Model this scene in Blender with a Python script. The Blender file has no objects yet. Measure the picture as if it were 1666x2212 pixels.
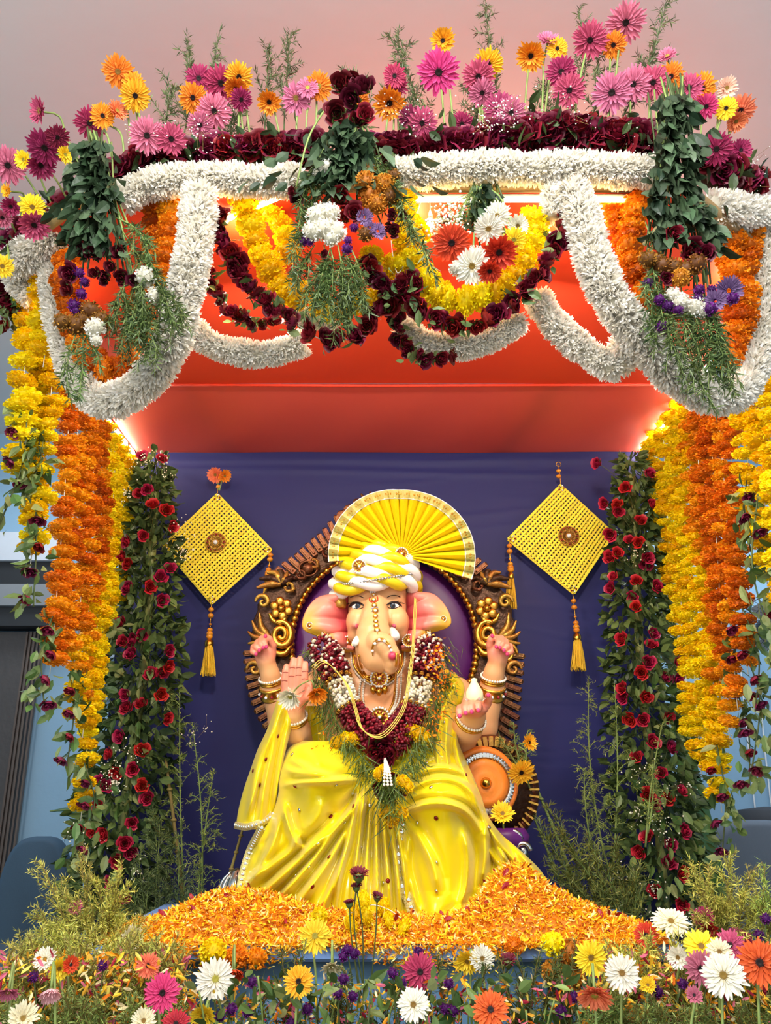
import bpy, math, random
import numpy as np
from mathutils import Vector, Matrix
from mathutils.bvhtree import BVHTree

scn = bpy.context.scene
COL = scn.collection
random.seed(7)
RNG = np.random.default_rng(7)

# ------------------------------------------------------------------ camera
FPX, TILT, CAMZ = 1780.0, math.radians(18.5), 1.6
FW = np.array([0, math.cos(TILT), math.sin(TILT)])
UP = np.array([0, -math.sin(TILT), math.cos(TILT)])
CAM = np.array([0, 0, CAMZ])
cd = bpy.data.cameras.new('camera')
cd.sensor_fit = 'VERTICAL'
cd.sensor_height = 24.0
cd.lens = FPX * 24.0 / 2212.0
cam = bpy.data.objects.new('camera', cd)
COL.objects.link(cam)
cam.location = CAM
cam.rotation_euler = (math.radians(90) + TILT, 0, 0)
scn.camera = cam

# ------------------------------------------------------------------ world, light, exposure
w = bpy.data.worlds.new('room_light')
scn.world = w
w.use_nodes = True
w.node_tree.nodes['Background'].inputs[0].default_value = (0.93, 0.97, 1.0, 1)
w.node_tree.nodes['Background'].inputs[1].default_value = 0.62
scn.view_settings.view_transform = 'Standard'
scn.view_settings.look = 'None'
scn.view_settings.gamma = 1.0
scn.view_settings.use_curve_mapping = False
scn.cycles.max_bounces = 6
scn.cycles.diffuse_bounces = 3
scn.cycles.glossy_bounces = 3
scn.cycles.transmission_bounces = 3
scn.view_settings.exposure = 1.0

def area(name, loc, rot, sx, sy, power, col):
    l = bpy.data.lights.new(name, 'AREA')
    l.shape = 'RECTANGLE'; l.size = sx; l.size_y = sy
    l.energy = power; l.color = col
    o = bpy.data.objects.new(name, l); COL.objects.link(o)
    o.location = loc; o.rotation_euler = rot
    return o
R = math.radians
area('ceiling_lamp_front', (0.4, 0.5, 4.25), (R(36), 0, 0), 2.4, .8, 95, (1, .99, .97))
area('ceiling_lamp_side', (-2.6, -0.6, 3.2), (R(62), 0, R(-38)), 1.0, 1.0, 42, (1, .96, .9))
area('ceiling_lamp_back_room', (2.4, 5.0, 4.1), (0, 0, 0), 1.6, 0.8, 26, (.8, .92, 1))
area('ceiling_lamp_back_room', (-2.3, 4.9, 4.1), (0, 0, 0), 1.2, 0.8, 16, (.8, .92, 1))
# warm fill lights added under the canopy roof to brighten the idol
area('idol_fill', (-0.55, 2.45, 3.25), (R(38), 0, R(-14)), .25, .12, 9, (1, .93, .80))
area('idol_fill', (0.65, 2.45, 3.25), (R(38), 0, R(14)), .25, .12, 9, (1, .93, .80))
# added red uplights stand in for LED light passing through the canopy cloth
for x, p in ((-.75, 1.5), (.35, 4.6), (1.1, 2.6)):
    area('ceiling_glow_fill', (x, 3.35, 3.52), (R(180), 0, 0), .7, .4, p, (1, .42, .26))

# ------------------------------------------------------------------ measuring helpers
def ray(px, py):
    return FW + np.array([1.0, 0, 0]) * (px - 833.0) / FPX + UP * (1106.0 - py) / FPX
def at(px, py, Y):
    d = ray(px, py)
    return CAM + d * (Y / d[1])
def mpp(px, py, Y):                      # metres per pixel there
    return Y / ray(px, py)[1] / FPX
def on_z(px, py, z):
    d = ray(px, py)
    return CAM + d * ((z - CAMZ) / d[2])
def lin(h):
    if isinstance(h, str):
        h = h.lstrip('#'); c = [int(h[i:i + 2], 16) / 255 for i in (0, 2, 4)]
    else:
        c = list(h)
    return tuple(x / 12.92 if x <= .04045 else ((x + .055) / 1.055) ** 2.4 for x in c)
def nrm(v):
    v = np.asarray(v, float); return v / (np.linalg.norm(v, axis=-1, keepdims=True) + 1e-12)

# ------------------------------------------------------------------ materials
MATS = {}
def mat(name, col, rough=.6, var=.12, metal=0, bump=0, bscale=60, attr=False, trans=0, sheen=0, emit=0, spec=.4, alpha=1, aniso=0):
    if name in MATS: return MATS[name]
    m = bpy.data.materials.new(name); m.use_nodes = True
    nt = m.node_tree; N = nt.nodes; L = nt.links
    b = N['Principled BSDF']
    b.inputs['Roughness'].default_value = rough
    b.inputs['Metallic'].default_value = metal
    b.inputs['Specular IOR Level'].default_value = spec
    c = lin(col) if col is not None else (1, 1, 1)
    if sheen:
        b.inputs['Sheen Weight'].default_value = sheen
    src = None
    if attr:
        a = N.new('ShaderNodeAttribute'); a.attribute_name = 'Col'; src = a.outputs['Color']
    if var:
        oi = N.new('ShaderNodeObjectInfo')
        no = N.new('ShaderNodeTexNoise'); no.inputs['Scale'].default_value = bscale * .35; no.inputs['Detail'].default_value = 3
        tc = N.new('ShaderNodeTexCoord'); L.new(tc.outputs['Object'], no.inputs['Vector'])
        ad = N.new('ShaderNodeMath'); ad.operation = 'ADD'
        L.new(oi.outputs['Random'], ad.inputs[0]); L.new(no.outputs['Fac'], ad.inputs[1])
        mr = N.new('ShaderNodeMapRange'); mr.inputs[1].default_value = .2; mr.inputs[2].default_value = 1.8
        mr.inputs[3].default_value = 1 - var; mr.inputs[4].default_value = 1 + var
        L.new(ad.outputs[0], mr.inputs[0])
        hs = N.new('ShaderNodeHueSaturation')
        hs.inputs['Color'].default_value = (*c, 1)
        if src: L.new(src, hs.inputs['Color'])
        L.new(mr.outputs[0], hs.inputs['Value'])
        mh = N.new('ShaderNodeMapRange'); mh.inputs[3].default_value = .5 - var * .06; mh.inputs[4].default_value = .5 + var * .06
        L.new(oi.outputs['Random'], mh.inputs[0]); L.new(mh.outputs[0], hs.inputs['Hue'])
        src = hs.outputs['Color']
    if src: L.new(src, b.inputs['Base Color'])
    else: b.inputs['Base Color'].default_value = (*c, 1)
    if bump:
        n2 = N.new('ShaderNodeTexNoise'); n2.inputs['Scale'].default_value = bscale; n2.inputs['Detail'].default_value = 4
        t2 = N.new('ShaderNodeTexCoord'); L.new(t2.outputs['Object'], n2.inputs['Vector'])
        bp = N.new('ShaderNodeBump'); bp.inputs['Strength'].default_value = bump; bp.inputs['Distance'].default_value = .01
        L.new(n2.outputs['Fac'], bp.inputs['Height']); L.new(bp.outputs['Normal'], b.inputs['Normal'])
    if emit:
        b.inputs['Emission Color'].default_value = (*c, 1); b.inputs['Emission Strength'].default_value = emit
    if trans:
        t = N.new('ShaderNodeBsdfTranslucent'); mx = N.new('ShaderNodeMixShader'); mx.inputs[0].default_value = trans
        if src: L.new(src, t.inputs['Color'])
        else: t.inputs['Color'].default_value = (*c, 1)
        L.new(b.outputs[0], mx.inputs[1]); L.new(t.outputs[0], mx.inputs[2])
        L.new(mx.outputs[0], N['Material Output'].inputs['Surface'])
    MATS[name] = m
    return m

# ------------------------------------------------------------------ mesh builder
class MB:
    def __init__(s):
        s.V = []; s.F = []; s.C = []; s.n = 0; s.col = None
    def color(s, h):
        s.col = None if h is None else np.array(lin(h)); return s
    def add(s, V, F, C=None):
        V = np.asarray(V, float).reshape(-1, 3)
        if isinstance(F, np.ndarray): F = F.tolist()
        n = s.n
        s.V.append(V)
        s.F.extend([tuple(i + n for i in f) for f in F])
        if C is None:
            C = np.tile(s.col if s.col is not None else np.ones(3), (len(V), 1))
        s.C.append(np.asarray(C, float).reshape(-1, 3))
        s.n += len(V)
        return s
    def scatter(s, T, pos, mats, cols=None, scale=None):
        """T=(verts,faces); pos (m,3); mats (m,3,3) columns are the axes; scale (m,) or (m,3)."""
        TV, TF = T; TV = np.asarray(TV, float); TF = [list(f) for f in TF]
        pos = np.asarray(pos, float).reshape(-1, 3); m = len(pos)
        if m == 0: return s
        tv = np.tile(TV[None], (m, 1, 1))
        if scale is not None:
            sc = np.asarray(scale, float)
            sc = sc.reshape(m, 1, 1) if sc.ndim == 1 else sc.reshape(m, 1, 3)
            tv = tv * sc
        W = np.einsum('mij,mvj->mvi', np.asarray(mats, float), tv) + pos[:, None, :]
        nv = len(TV)
        off = np.arange(m) * nv + s.n
        for f in TF:
            s.F.extend(map(tuple, (off[:, None] + np.array(f)[None]).tolist()))
        s.V.append(W.reshape(-1, 3))
        if cols is None:
            C = np.tile(s.col if s.col is not None else np.ones(3), (m * nv, 1))
        else:
            C = np.repeat(np.asarray(cols, float).reshape(m, 3), nv, 0)
        s.C.append(C); s.n += m * nv
        return s
    def tube(s, P, r, n=8, cap=True):
        P = np.asarray(P, float); m = len(P)
        r = np.full(m, r, float) if np.isscalar(r) else np.asarray(r, float)
        T = np.gradient(P, axis=0); T = nrm(T)
        a = np.array([0, 0, 1.0]) if abs(T[0][2]) < .9 else np.array([1.0, 0, 0])
        u = nrm(np.cross(T[0], a)); rings = []
        ang = np.arange(n) * 2 * math.pi / n
        for i in range(m):
            u = nrm(u - T[i] * np.dot(u, T[i])); v = np.cross(T[i], u)
            rings.append(P[i] + r[i] * (np.cos(ang)[:, None] * u + np.sin(ang)[:, None] * v))
        V = np.concatenate(rings); F = []
        for i in range(m - 1):
            for j in range(n):
                k = (j + 1) % n
                F.append((i * n + j, i * n + k, (i + 1) * n + k, (i + 1) * n + j))
        if cap:
            F.append(tuple(range(n))[::-1]); F.append(tuple((m - 1) * n + j for j in range(n)))
        return s.add(V, F)
    def box(s, c, size, M=None, bev=0):
        x, y, z = np.asarray(size, float) / 2
        if bev:
            b = bev
            V = []
            for zz, q in ((-z, b), (-z + b, 0), (z - b, 0), (z, b)):
                V += [(-x + q, -y + q, zz), (x - q, -y + q, zz), (x - q, y - q, zz), (-x + q, y - q, zz)]
            F = [(3, 2, 1, 0), (12, 13, 14, 15)]
            for i in range(3):
                for j in range(4):
                    k = (j + 1) % 4
                    F.append((i * 4 + j, i * 4 + k, i * 4 + 4 + k, i * 4 + 4 + j))
        else:
            V = [(-x, -y, -z), (x, -y, -z), (x, y, -z), (-x, y, -z), (-x, -y, z), (x, -y, z), (x, y, z), (-x, y, z)]
            F = [(3, 2, 1, 0), (4, 5, 6, 7), (0, 1, 5, 4), (1, 2, 6, 5), (2, 3, 7, 6), (3, 0, 4, 7)]
        V = np.array(V, float)
        if M is not None: V = V @ np.asarray(M).T
        return s.add(V + np.asarray(c, float), F)
    def ball(s, c, r, nu=10, nv=7, M=None):
        V, F = ball_t(nu, nv)
        V = V * (np.asarray(r, float) if not np.isscalar(r) else r)
        if M is not None: V = V @ np.asarray(M).T
        return s.add(V + np.asarray(c, float), F)
    def lathe(s, prof, c, axis, n=24):
        """prof list of (r, h) along axis."""
        M = frame(axis); V = []; F = []
        ang = np.arange(n) * 2 * math.pi / n
        for r, h in prof:
            V.append(np.stack([r * np.cos(ang), r * np.sin(ang), np.full(n, h)], 1))
        V = np.concatenate(V) @ M.T + np.asarray(c)
        for i in range(len(prof) - 1):
            for j in range(n):
                k = (j + 1) % n
                F.append((i * n + j, i * n + k, (i + 1) * n + k, (i + 1) * n + j))
        F.append(tuple(range(n))[::-1]); F.append(tuple((len(prof) - 1) * n + j for j in range(n)))
        return s.add(V, F)
    def grid(s, P, C=None):
        """P (a,b,3) -> quads"""
        a, b = P.shape[:2]
        i = np.arange(a * b).reshape(a, b)
        F = np.stack([i[:-1, :-1], i[1:, :-1], i[1:, 1:], i[:-1, 1:]], -1).reshape(-1, 4)
        return s.add(P.reshape(-1, 3), F, None if C is None else C.reshape(-1, 3))
    def mesh(s, name, m, smooth=True, origin=None):
        me = bpy.data.meshes.new(name)
        V = np.concatenate(s.V) if s.V else np.zeros((0, 3))
        if origin is not None: V = V - np.asarray(origin, float)
        me.from_pydata(V.tolist(), [], s.F)
        C = np.concatenate(s.C)
        at_ = me.attributes.new('Col', 'FLOAT_COLOR', 'POINT')
        at_.data.foreach_set('color', np.concatenate([C, np.ones((len(C), 1))], 1).astype(np.float32).ravel())
        if m is not None: me.materials.append(m)
        if smooth:
            me.polygons.foreach_set('use_smooth', np.ones(len(me.polygons), bool))
        me.update()
        return me
    def build(s, name, m, parent=None, smooth=True, kind=None, label=None):
        org = None
        if parent is None:
            V = np.concatenate(s.V); org = (V.min(0) + V.max(0)) / 2; org[2] = V[:, 2].min()
        me = s.mesh(name, m, smooth, org)
        o = link(name, me, parent)
        if org is not None: o.location = org
        if kind: o['kind'] = kind
        if label: o['label'] = label
        return o
def wpos(o):
    p = np.array(o.location)
    while o.parent is not None:
        o = o.parent; p = p + np.array(o.location)
    return p
def link(name, me, parent=None, loc=None, M=None, s=1.0):
    """loc / M are in world space; roots of things are never rotated or scaled."""
    o = bpy.data.objects.new(name, me)
    COL.objects.link(o)
    base = np.zeros(3)
    if parent is not None:
        o.parent = parent; base = wpos(parent)
    if loc is None: loc = np.zeros(3)
    L3 = Matrix.Identity(4) if M is None else Matrix(np.asarray(M).tolist()).to_4x4()
    sc = (s, s, s) if np.isscalar(s) else tuple(s)
    o.rotation_mode = 'QUATERNION'
    o.rotation_quaternion = L3.to_quaternion()
    o.scale = sc
    o.location = np.asarray(loc, float) - base
    return o
def thing(name, label, cat, loc, group=None):
    o = bpy.data.objects.new(name, None); COL.objects.link(o)
    o.empty_display_size = .05
    o.location = np.asarray(loc, float)
    o['label'] = label; o['category'] = cat
    if group: o['group'] = group
    return o
def tag(o, label, cat, group=None):
    o['label'] = label; o['category'] = cat
    if group: o['group'] = group
    return o
def struct(o): o['kind'] = 'structure'; return o

def frame(axis, spin=0.0):
    """matrix whose z column is axis"""
    z = nrm(axis); a = np.array([0, 0, 1.0]) if abs(z[2]) < .95 else np.array([0, 1.0, 0])
    x = nrm(np.cross(a, z)); y = np.cross(z, x)
    c, s_ = math.cos(spin), math.sin(spin)
    return np.stack([x * c + y * s_, -x * s_ + y * c, z], 1)
def frames(Z, spin):
    Z = nrm(Z); m = len(Z)
    A = np.tile([0, 0, 1.0], (m, 1)); A[np.abs(Z[:, 2]) > .95] = (0, 1, 0)
    X = nrm(np.cross(A, Z)); Y = np.cross(Z, X)
    c = np.cos(spin)[:, None]; s_ = np.sin(spin)[:, None]
    return np.stack([X * c + Y * s_, -X * s_ + Y * c, Z], 2)
_bt = {}
def ball_t(nu=10, nv=7):
    k = (nu, nv)
    if k in _bt: return _bt[k]
    V = [(0, 0, -1)]; F = []
    for i in range(1, nv):
        a = -math.pi / 2 + math.pi * i / nv
        for j in range(nu):
            b = 2 * math.pi * j / nu
            V.append((math.cos(a) * math.cos(b), math.cos(a) * math.sin(b), math.sin(a)))
    V.append((0, 0, 1)); e = len(V) - 1
    for j in range(nu):
        k2 = (j + 1) % nu
        F.append((0, 1 + k2, 1 + j)); F.append((e, 1 + (nv - 2) * nu + j, 1 + (nv - 2) * nu + k2))
        for i in range(nv - 2):
            F.append((1 + i * nu + j, 1 + i * nu + k2, 1 + (i + 1) * nu + k2, 1 + (i + 1) * nu + j))
    _bt[k] = (np.array(V, float), F)
    return _bt[k]
def smooth_path(P, n):
    """Catmull-Rom through P, n points evenly spaced by length"""
    P = np.asarray(P, float)
    if len(P) == 2:
        return P[0] + np.linspace(0, 1, n)[:, None] * (P[1] - P[0])
    Q = np.vstack([2 * P[0] - P[1], P, 2 * P[-1] - P[-2]])
    out = []
    for i in range(1, len(Q) - 2):
        t = np.linspace(0, 1, 16, endpoint=False)[:, None]
        a, b, c, d = Q[i - 1], Q[i], Q[i + 1], Q[i + 2]
        out.append(.5 * (2 * b + (c - a) * t + (2 * a - 5 * b + 4 * c - d) * t ** 2 + (3 * b - a - 3 * c + d) * t ** 3))
    out.append(P[-1:]); out = np.vstack(out)
    L = np.concatenate([[0], np.cumsum(np.linalg.norm(np.diff(out, axis=0), axis=1))])
    s_ = np.linspace(0, L[-1], n)
    return np.stack([np.interp(s_, L, out[:, k]) for k in range(out.shape[1])], 1)
def plen(P):
    P = np.asarray(P, float); return float(np.linalg.norm(np.diff(P, axis=0), axis=1).sum())
def pxpath(pts, Y, n=None):
    """pixel polyline [(x,y[,Y])] -> world path"""
    W = np.array([at(p[0], p[1], p[2] if len(p) > 2 else Y) for p in pts])
    W2 = smooth_path(W, 64)
    if n is None: return W2
    return smooth_path(W, n)
def bvh_of(o):
    me = o.data
    base = wpos(o)
    return BVHTree.FromPolygons([Vector(v.co) + Vector(base) for v in me.vertices], [tuple(p.vertices) for p in me.polygons])
def hit(px, py, *trees):
    d = nrm(ray(px, py)); best = None
    for t in trees:
        h = t.ray_cast(Vector(CAM), Vector(d))
        if h[0] is not None and (best is None or h[3] < best[2]):
            n = np.array(h[1]);
            if np.dot(n, d) > 0: n = -n
            best = (np.array(h[0]), n, h[3])
    return best
def hitp(px, py, Y, lift, *trees):
    h = hit(px, py, *trees)
    if h is None: return at(px, py, Y)
    return h[0] + h[1] * lift

# ------------------------------------------------------------------ setting
ROOF_Z = CAMZ + 1.785
CEIL_Z, BACK_Y = 4.35, 6.2
m_wall = mat('blue_paint', '#8fb2cc', .75, .05, bump=.1, bscale=30)
m_ceil = mat('ceiling_plaster', '#d6d2cf', .85, .03, bump=.08, bscale=12)
m_floor = mat('floor_tile', '#a9a59c', .35, .08, bscale=8)
def slab(name, c, size, m):
    o = MB().box(c, size).build(name, m, None, smooth=False); return struct(o)
slab('floor', (0, 2.2, -.05), (7.2, 8.2, .1), m_floor)
slab('ceiling', (0, 2.2, CEIL_Z + .05), (7.2, 8.2, .1), m_ceil)
slab('wall_back', (0, BACK_Y + .05, CEIL_Z / 2), (7.2, .1, CEIL_Z), m_wall)
slab('wall_left', (-3.55, 2.2, CEIL_Z / 2), (.1, 8.2, CEIL_Z), m_wall)
slab('wall_right', (3.55, 2.2, CEIL_Z / 2), (.1, 8.2, CEIL_Z), m_wall)
slab('baseboard_back', (0, BACK_Y - .012, .06), (7.0, .024, .12), mat('skirting', '#6d7780', .5, .05))
# ------------------------------------------------------------------ flower kit
M_PETAL = mat('petal', None, .55, .14, attr=True, trans=.22, bscale=40, spec=.25)
M_WHITE = mat('white_petal', None, .6, .04, attr=True, trans=.35, bscale=20, spec=.2)
M_ROSE = mat('rose_petal', None, .45, .22, attr=True, trans=.08, bscale=30, spec=.35)
M_LEAF = mat('leaf_green', None, .45, .25, attr=True, trans=.15, bscale=25, spec=.4)
M_STEM = mat('green_stem', '#7d8f4c', .55, .2, bscale=30)
M_DSTEM = mat('dark_stem', '#47532b', .6, .2, bscale=30)
M_TWIG = mat('brown_twig', '#7a6a35', .7, .2, bscale=30)
M_STRING = mat('cotton_string', '#ddd6c4', .8, .05)

LEAF_T = (np.array([(0, 0, 0), (-.2, .03, .25), (.2, .03, .25), (-.24, .05, .55), (.24, .05, .55), (-.13, 0, .82), (.13, 0, .82), (0, -.1, 1.02),
                    (0, -.01, .25), (0, -.02, .55), (0, -.05, .82)], float),
          [(0, 8, 1), (0, 2, 8), (1, 8, 9, 3), (8, 2, 4, 9), (3, 9, 10, 5), (9, 4, 6, 10), (5, 10, 7), (10, 6, 7)])
NEEDLE_T = (np.array([(0, 0, 0), (.07, .01, .4), (0, 0, 1), (-.07, .01, .4)], float), [(0, 1, 2, 3)])
BLADE_T = (np.array([(-.06, 0, 0), (.06, 0, 0), (.08, .05, .5), (-.08, .05, .5), (0, .16, 1.0)], float), [(0, 1, 2, 3), (3, 2, 4)])
WPET_T = (np.array([(-.1, 0, 0), (.1, 0, 0), (.17, .03, .55), (-.17, .03, .55), (.07, .12, 1.0), (-.07, .12, 1.0)], float), [(0, 1, 2, 3), (3, 2, 4, 5)])
RUF_T = (np.array([(0, 0, 0), (-.19, .05, .24), (.02, -.06, .34), (.2, .05, .26), (-.09, .1, .36), (.11, -.03, .38)], float),
         [(0, 2, 1), (0, 3, 2), (1, 2, 4), (2, 3, 5)])

def fib(n):
    i = np.arange(n) + .5
    z = 1 - 2 * i / n; a = math.pi * (1 + 5 ** .5) * i; r = np.sqrt(1 - z * z)
    return np.stack([r * np.cos(a), r * np.sin(a), z], 1)

def marigold_mesh(name, ca, cb, seed, n=170):
    g = np.random.default_rng(seed)
    D = nrm(fib(n) + g.normal(0, .12, (n, 3)))
    P = D * .76
    Z = nrm(D + g.normal(0, .3, (n, 3)))
    t = g.random(n)[:, None]
    cols = np.array(lin(ca)) * (1 - t) + np.array(lin(cb)) * t
    m = MB(); m.col = np.array(lin(cb)) * .8
    m.ball((0, 0, 0), .80, 10, 7)
    m.scatter(RUF_T, P, frames(Z, g.random(n) * 6.28), cols, scale=.6 + g.random(n) * .3)
    return m.mesh(name, M_PETAL)
MARI = {c: [marigold_mesh('marigold_' + c, a, b, s + 5 * i) for s in range(3)] for i, (c, a, b) in enumerate(
    [('yellow', '#fff01e', '#ffdc00'), ('gold', '#ffe400', '#fac400'), ('amber', '#fbb41e', '#f09a0c'),
     ('orange', '#f89e1c', '#ea800c'), ('rust', '#ea8812', '#cf660a'), ('tan', '#dd9a35', '#b8711a')])}

def rose_mesh(name, ca, cb, seed, n=17, open_=1.0):
    g = np.random.default_rng(seed); m = MB()
    A, B = np.array(lin(ca)), np.array(lin(cb))
    u = np.linspace(-1, 1, 6); v = np.linspace(0, 1, 5)
    U, Vv = np.meshgrid(u, v, indexing='ij')
    for k in range(n):
        f = k / (n - 1)
        a0 = k * 2.4 + g.random() * .4
        r0 = .05 + .50 * f
        h = .95 - .28 * f + g.random() * .1
        span = 1.15 - .35 * f
        lean = (.02 + .34 * f * f) * open_
        wid = np.sqrt(np.clip(1 - (Vv * .92) ** 6, 0, 1)) * (.55 + .45 * np.sin(np.pi * np.clip(Vv * .85 + .1, 0, 1)))
        th = a0 + U * span * (.35 + .65 * wid)
        rr = r0 * (.75 + .45 * np.sin(np.pi * np.clip(Vv, 0, .75))) + lean * Vv + (.20 * f) * Vv ** 4 + .05 * np.abs(U) ** 2 * (Vv)
        rr = rr * (1 - .75 * (1 - f) ** 1.5 * np.clip(Vv - .25, 0, 1))
        zz = -.35 + h * (Vv - .22 * f * Vv ** 3 * open_) - .10 * U ** 2 * Vv
        zz = zz + .04 * np.sin(5 * U + k) * Vv
        P = np.stack([rr * np.cos(th), rr * np.sin(th), zz], -1)
        t = (np.clip(Vv * .8 + .2 * g.random(), 0, 1))[..., None]
        m.grid(P, A * (1 - t) + B * t)
    m.col = np.array(lin('#4f6426'))
    for k in range(5):
        a = k * 1.2566
        d = np.array([math.cos(a) * .8, math.sin(a) * .8, .25])
        m.scatter(LEAF_T, [[0, 0, -.38]], frames(d[None], np.array([math.pi])), scale=np.array([.75]))
    return m.mesh(name, M_ROSE)
ROSE = {'red': [rose_mesh('rose_red', '#7d0a1c', '#bc2440', 20 + i, 20, .8) for i in range(3)],
        'crimson': [rose_mesh('rose_crimson', '#4a0814', '#8a1a2e', 30 + i, 15, .6) for i in range(2)],
        'maroon': [rose_mesh('rose_maroon', '#30040e', '#6c1024', 40 + i, 18, 1.05) for i in range(3)],
        'wine': [rose_mesh('rose_wine', '#3a0a22', '#8a2248', 50 + i, 16, .9) for i in range(2)],
        'dry': [rose_mesh('rose_dry', '#2a060e', '#5f1022', 60 + i, 14, .5) for i in range(2)]}

def gerb_mesh(name, ca, cb, cup, seed, n=25):
    """unit radius, faces +z; cup<0 reflexed, >0 closed"""
    g = np.random.default_rng(seed); m = MB()
    A, B = np.array(lin(ca)), np.array(lin(cb))
    for ring, (cnt, rl, lift, w) in enumerate(((n, 1.0, 0, .102), (n, .92, .045, .092), (13, .5, .09, .075))):
        ls = np.linspace(0, 1, 5); ws = np.array([-1, 0, 1.0])
        for k in range(cnt):
            a = (k + .5 * ring + g.normal(0, .13)) * 2 * math.pi / cnt
            L = rl * (1 + g.normal(0, .06))
            cu = cup + g.normal(0, .13)
            Lg, Wg = np.meshgrid(ls, ws, indexing='ij')
            prof = np.array([.35, .8, 1.0, .92, .28])[:, None]
            r = .16 + (L - .16) * Lg
            tw = Wg * prof * w
            hgt = lift + (.05 * Wg ** 2) * prof + cu * Lg ** 2 * .55
            rr = .16 + (r - .16) * (math.cos(min(abs(cu), 1.4) * .75))
            sp = g.normal(0, .06) * Lg ** 2
            x = rr * math.cos(a) - (tw + sp) * math.sin(a); y = rr * math.sin(a) + (tw + sp) * math.cos(a)
            t = np.clip(Lg * 1.05, 0, 1)[..., None]
            m.grid(np.stack([x, y, hgt], -1), A * (1 - t) + B * t)
    return m.mesh(name, M_PETAL)
GC = {'pink': ('#b04a66', '#dc7c98'), 'rosepink': ('#a83258', '#cc5a7e'), 'hotpink': ('#bd2060', '#dc4684'), 'magenta': ('#82163f', '#a42c5a'),
      'darkpink': ('#8f1c48', '#b53a62'), 'wine': ('#5d0f2c', '#862044'), 'orange': ('#e06a08', '#f39a2a'), 'yelloworange': ('#ef9d0c', '#f9bd2e'),
      'yellow': ('#f1c40c', '#ffe33a'), 'white': ('#e2dcc4', '#f0ecdd'), 'cream': ('#e6dcae', '#f6efcf'), 'redorange': ('#b5300f', '#e0572a'),
      'coral': ('#de6238', '#f08a60'), 'palepink': ('#d98d9d', '#f0c0c6'), 'dustypink': ('#a84a62', '#c77487'), 'peach': ('#e0a58a', '#f4cdb8'), 'red': ('#8d1520', '#c02a35')}
_gm = {}
def gerb(c, cup, v=0):
    k = (c, round(cup * 2) / 2, v)
    if k not in _gm: _gm[k] = gerb_mesh('petals', *GC[c], k[1], hash(c) % 97 + v if False else sum(map(ord, c)) + v)
    return _gm[k]
def disc_mesh(name, ca, cb, seed):
    g = np.random.default_rng(seed); m = MB(); m.col = np.array(lin(ca))
    m.lathe([(.2, -.03), (.23, .05), (.19, .10), (.08, .08), (.01, .06)], (0, 0, 0), (0, 0, 1), 14)
    n = 70; f = np.sqrt((np.arange(n) + .5) / n); a = np.arange(n) * 2.4
    P = np.stack([f * .23 * np.cos(a), f * .23 * np.sin(a), .085 + .03 * np.sin(f * 3)], 1)
    Z = np.stack([f * np.cos(a) * .7, f * np.sin(a) * .7, np.ones(n)], 1)
    m.scatter(NEEDLE_T, P, frames(Z, g.random(n) * 6), np.where((f > .75)[:, None], np.array(lin(cb)), np.array(lin(ca))), scale=.06 + .06 * f)
    return m.mesh(name, M_PETAL)
DISC = {'dark': disc_mesh('disc', '#1d0d0c', '#4a1420', 1), 'green': disc_mesh('disc', '#a59a3c', '#e6d66a', 2), 'tan': disc_mesh('disc', '#8a6a2a', '#f0c040', 3)}
CALYX = MB().color('#66783a').lathe([(.02, -.28), (.1, -.24), (.2, -.1), (.23, 0), (.1, .02)], (0, 0, 0), (0, 0, 1), 12).mesh('calyx', M_LEAF)

def gerbera(px, py, r, c, label, Y, face=(0, 0), cup=0., base=None, disc='dark', group=None, cat='flower', stem_r=.0036, v=0, neck=.06, tall=True):
    """face: lean of the flower's axis from the line of sight (x, z); base: world point where its stem starts"""
    P = at(px, py, Y); R_ = r * mpp(px, py, Y)
    axis = nrm(nrm(CAM - P) + np.array([face[0], 0, face[1]]))
    Mx = frame(axis, random.random() * 6)
    B = np.asarray(base if base is not None else P - np.array([0, 0, .4]), float)
    t = thing('gerbera', label, cat, B, group)
    link('petals', gerb(c, cup, v), t, P, Mx, R_)
    link('disc', DISC[disc], t, P, Mx, R_)
    link('calyx', CALYX, t, P, Mx, R_)
    N_ = P - axis * R_ * .26
    q = [B, B * .5 + N_ * .5 + np.array([0, 0, .12 * np.linalg.norm(N_ - B)]), N_ - axis * neck, N_]
    if np.linalg.norm(N_ - B) < neck * 1.5: q = [B, N_]
    MB().tube(smooth_path(q, 18), stem_r, 6).build('stem', M_STEM, t)
    return t

def leaf_cols(n, g, a='#3c5a2c', b='#6f8450'):
    t = g.random(n)[:, None]
    return np.array(lin(a)) * (1 - t) + np.array(lin(b)) * t

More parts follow.
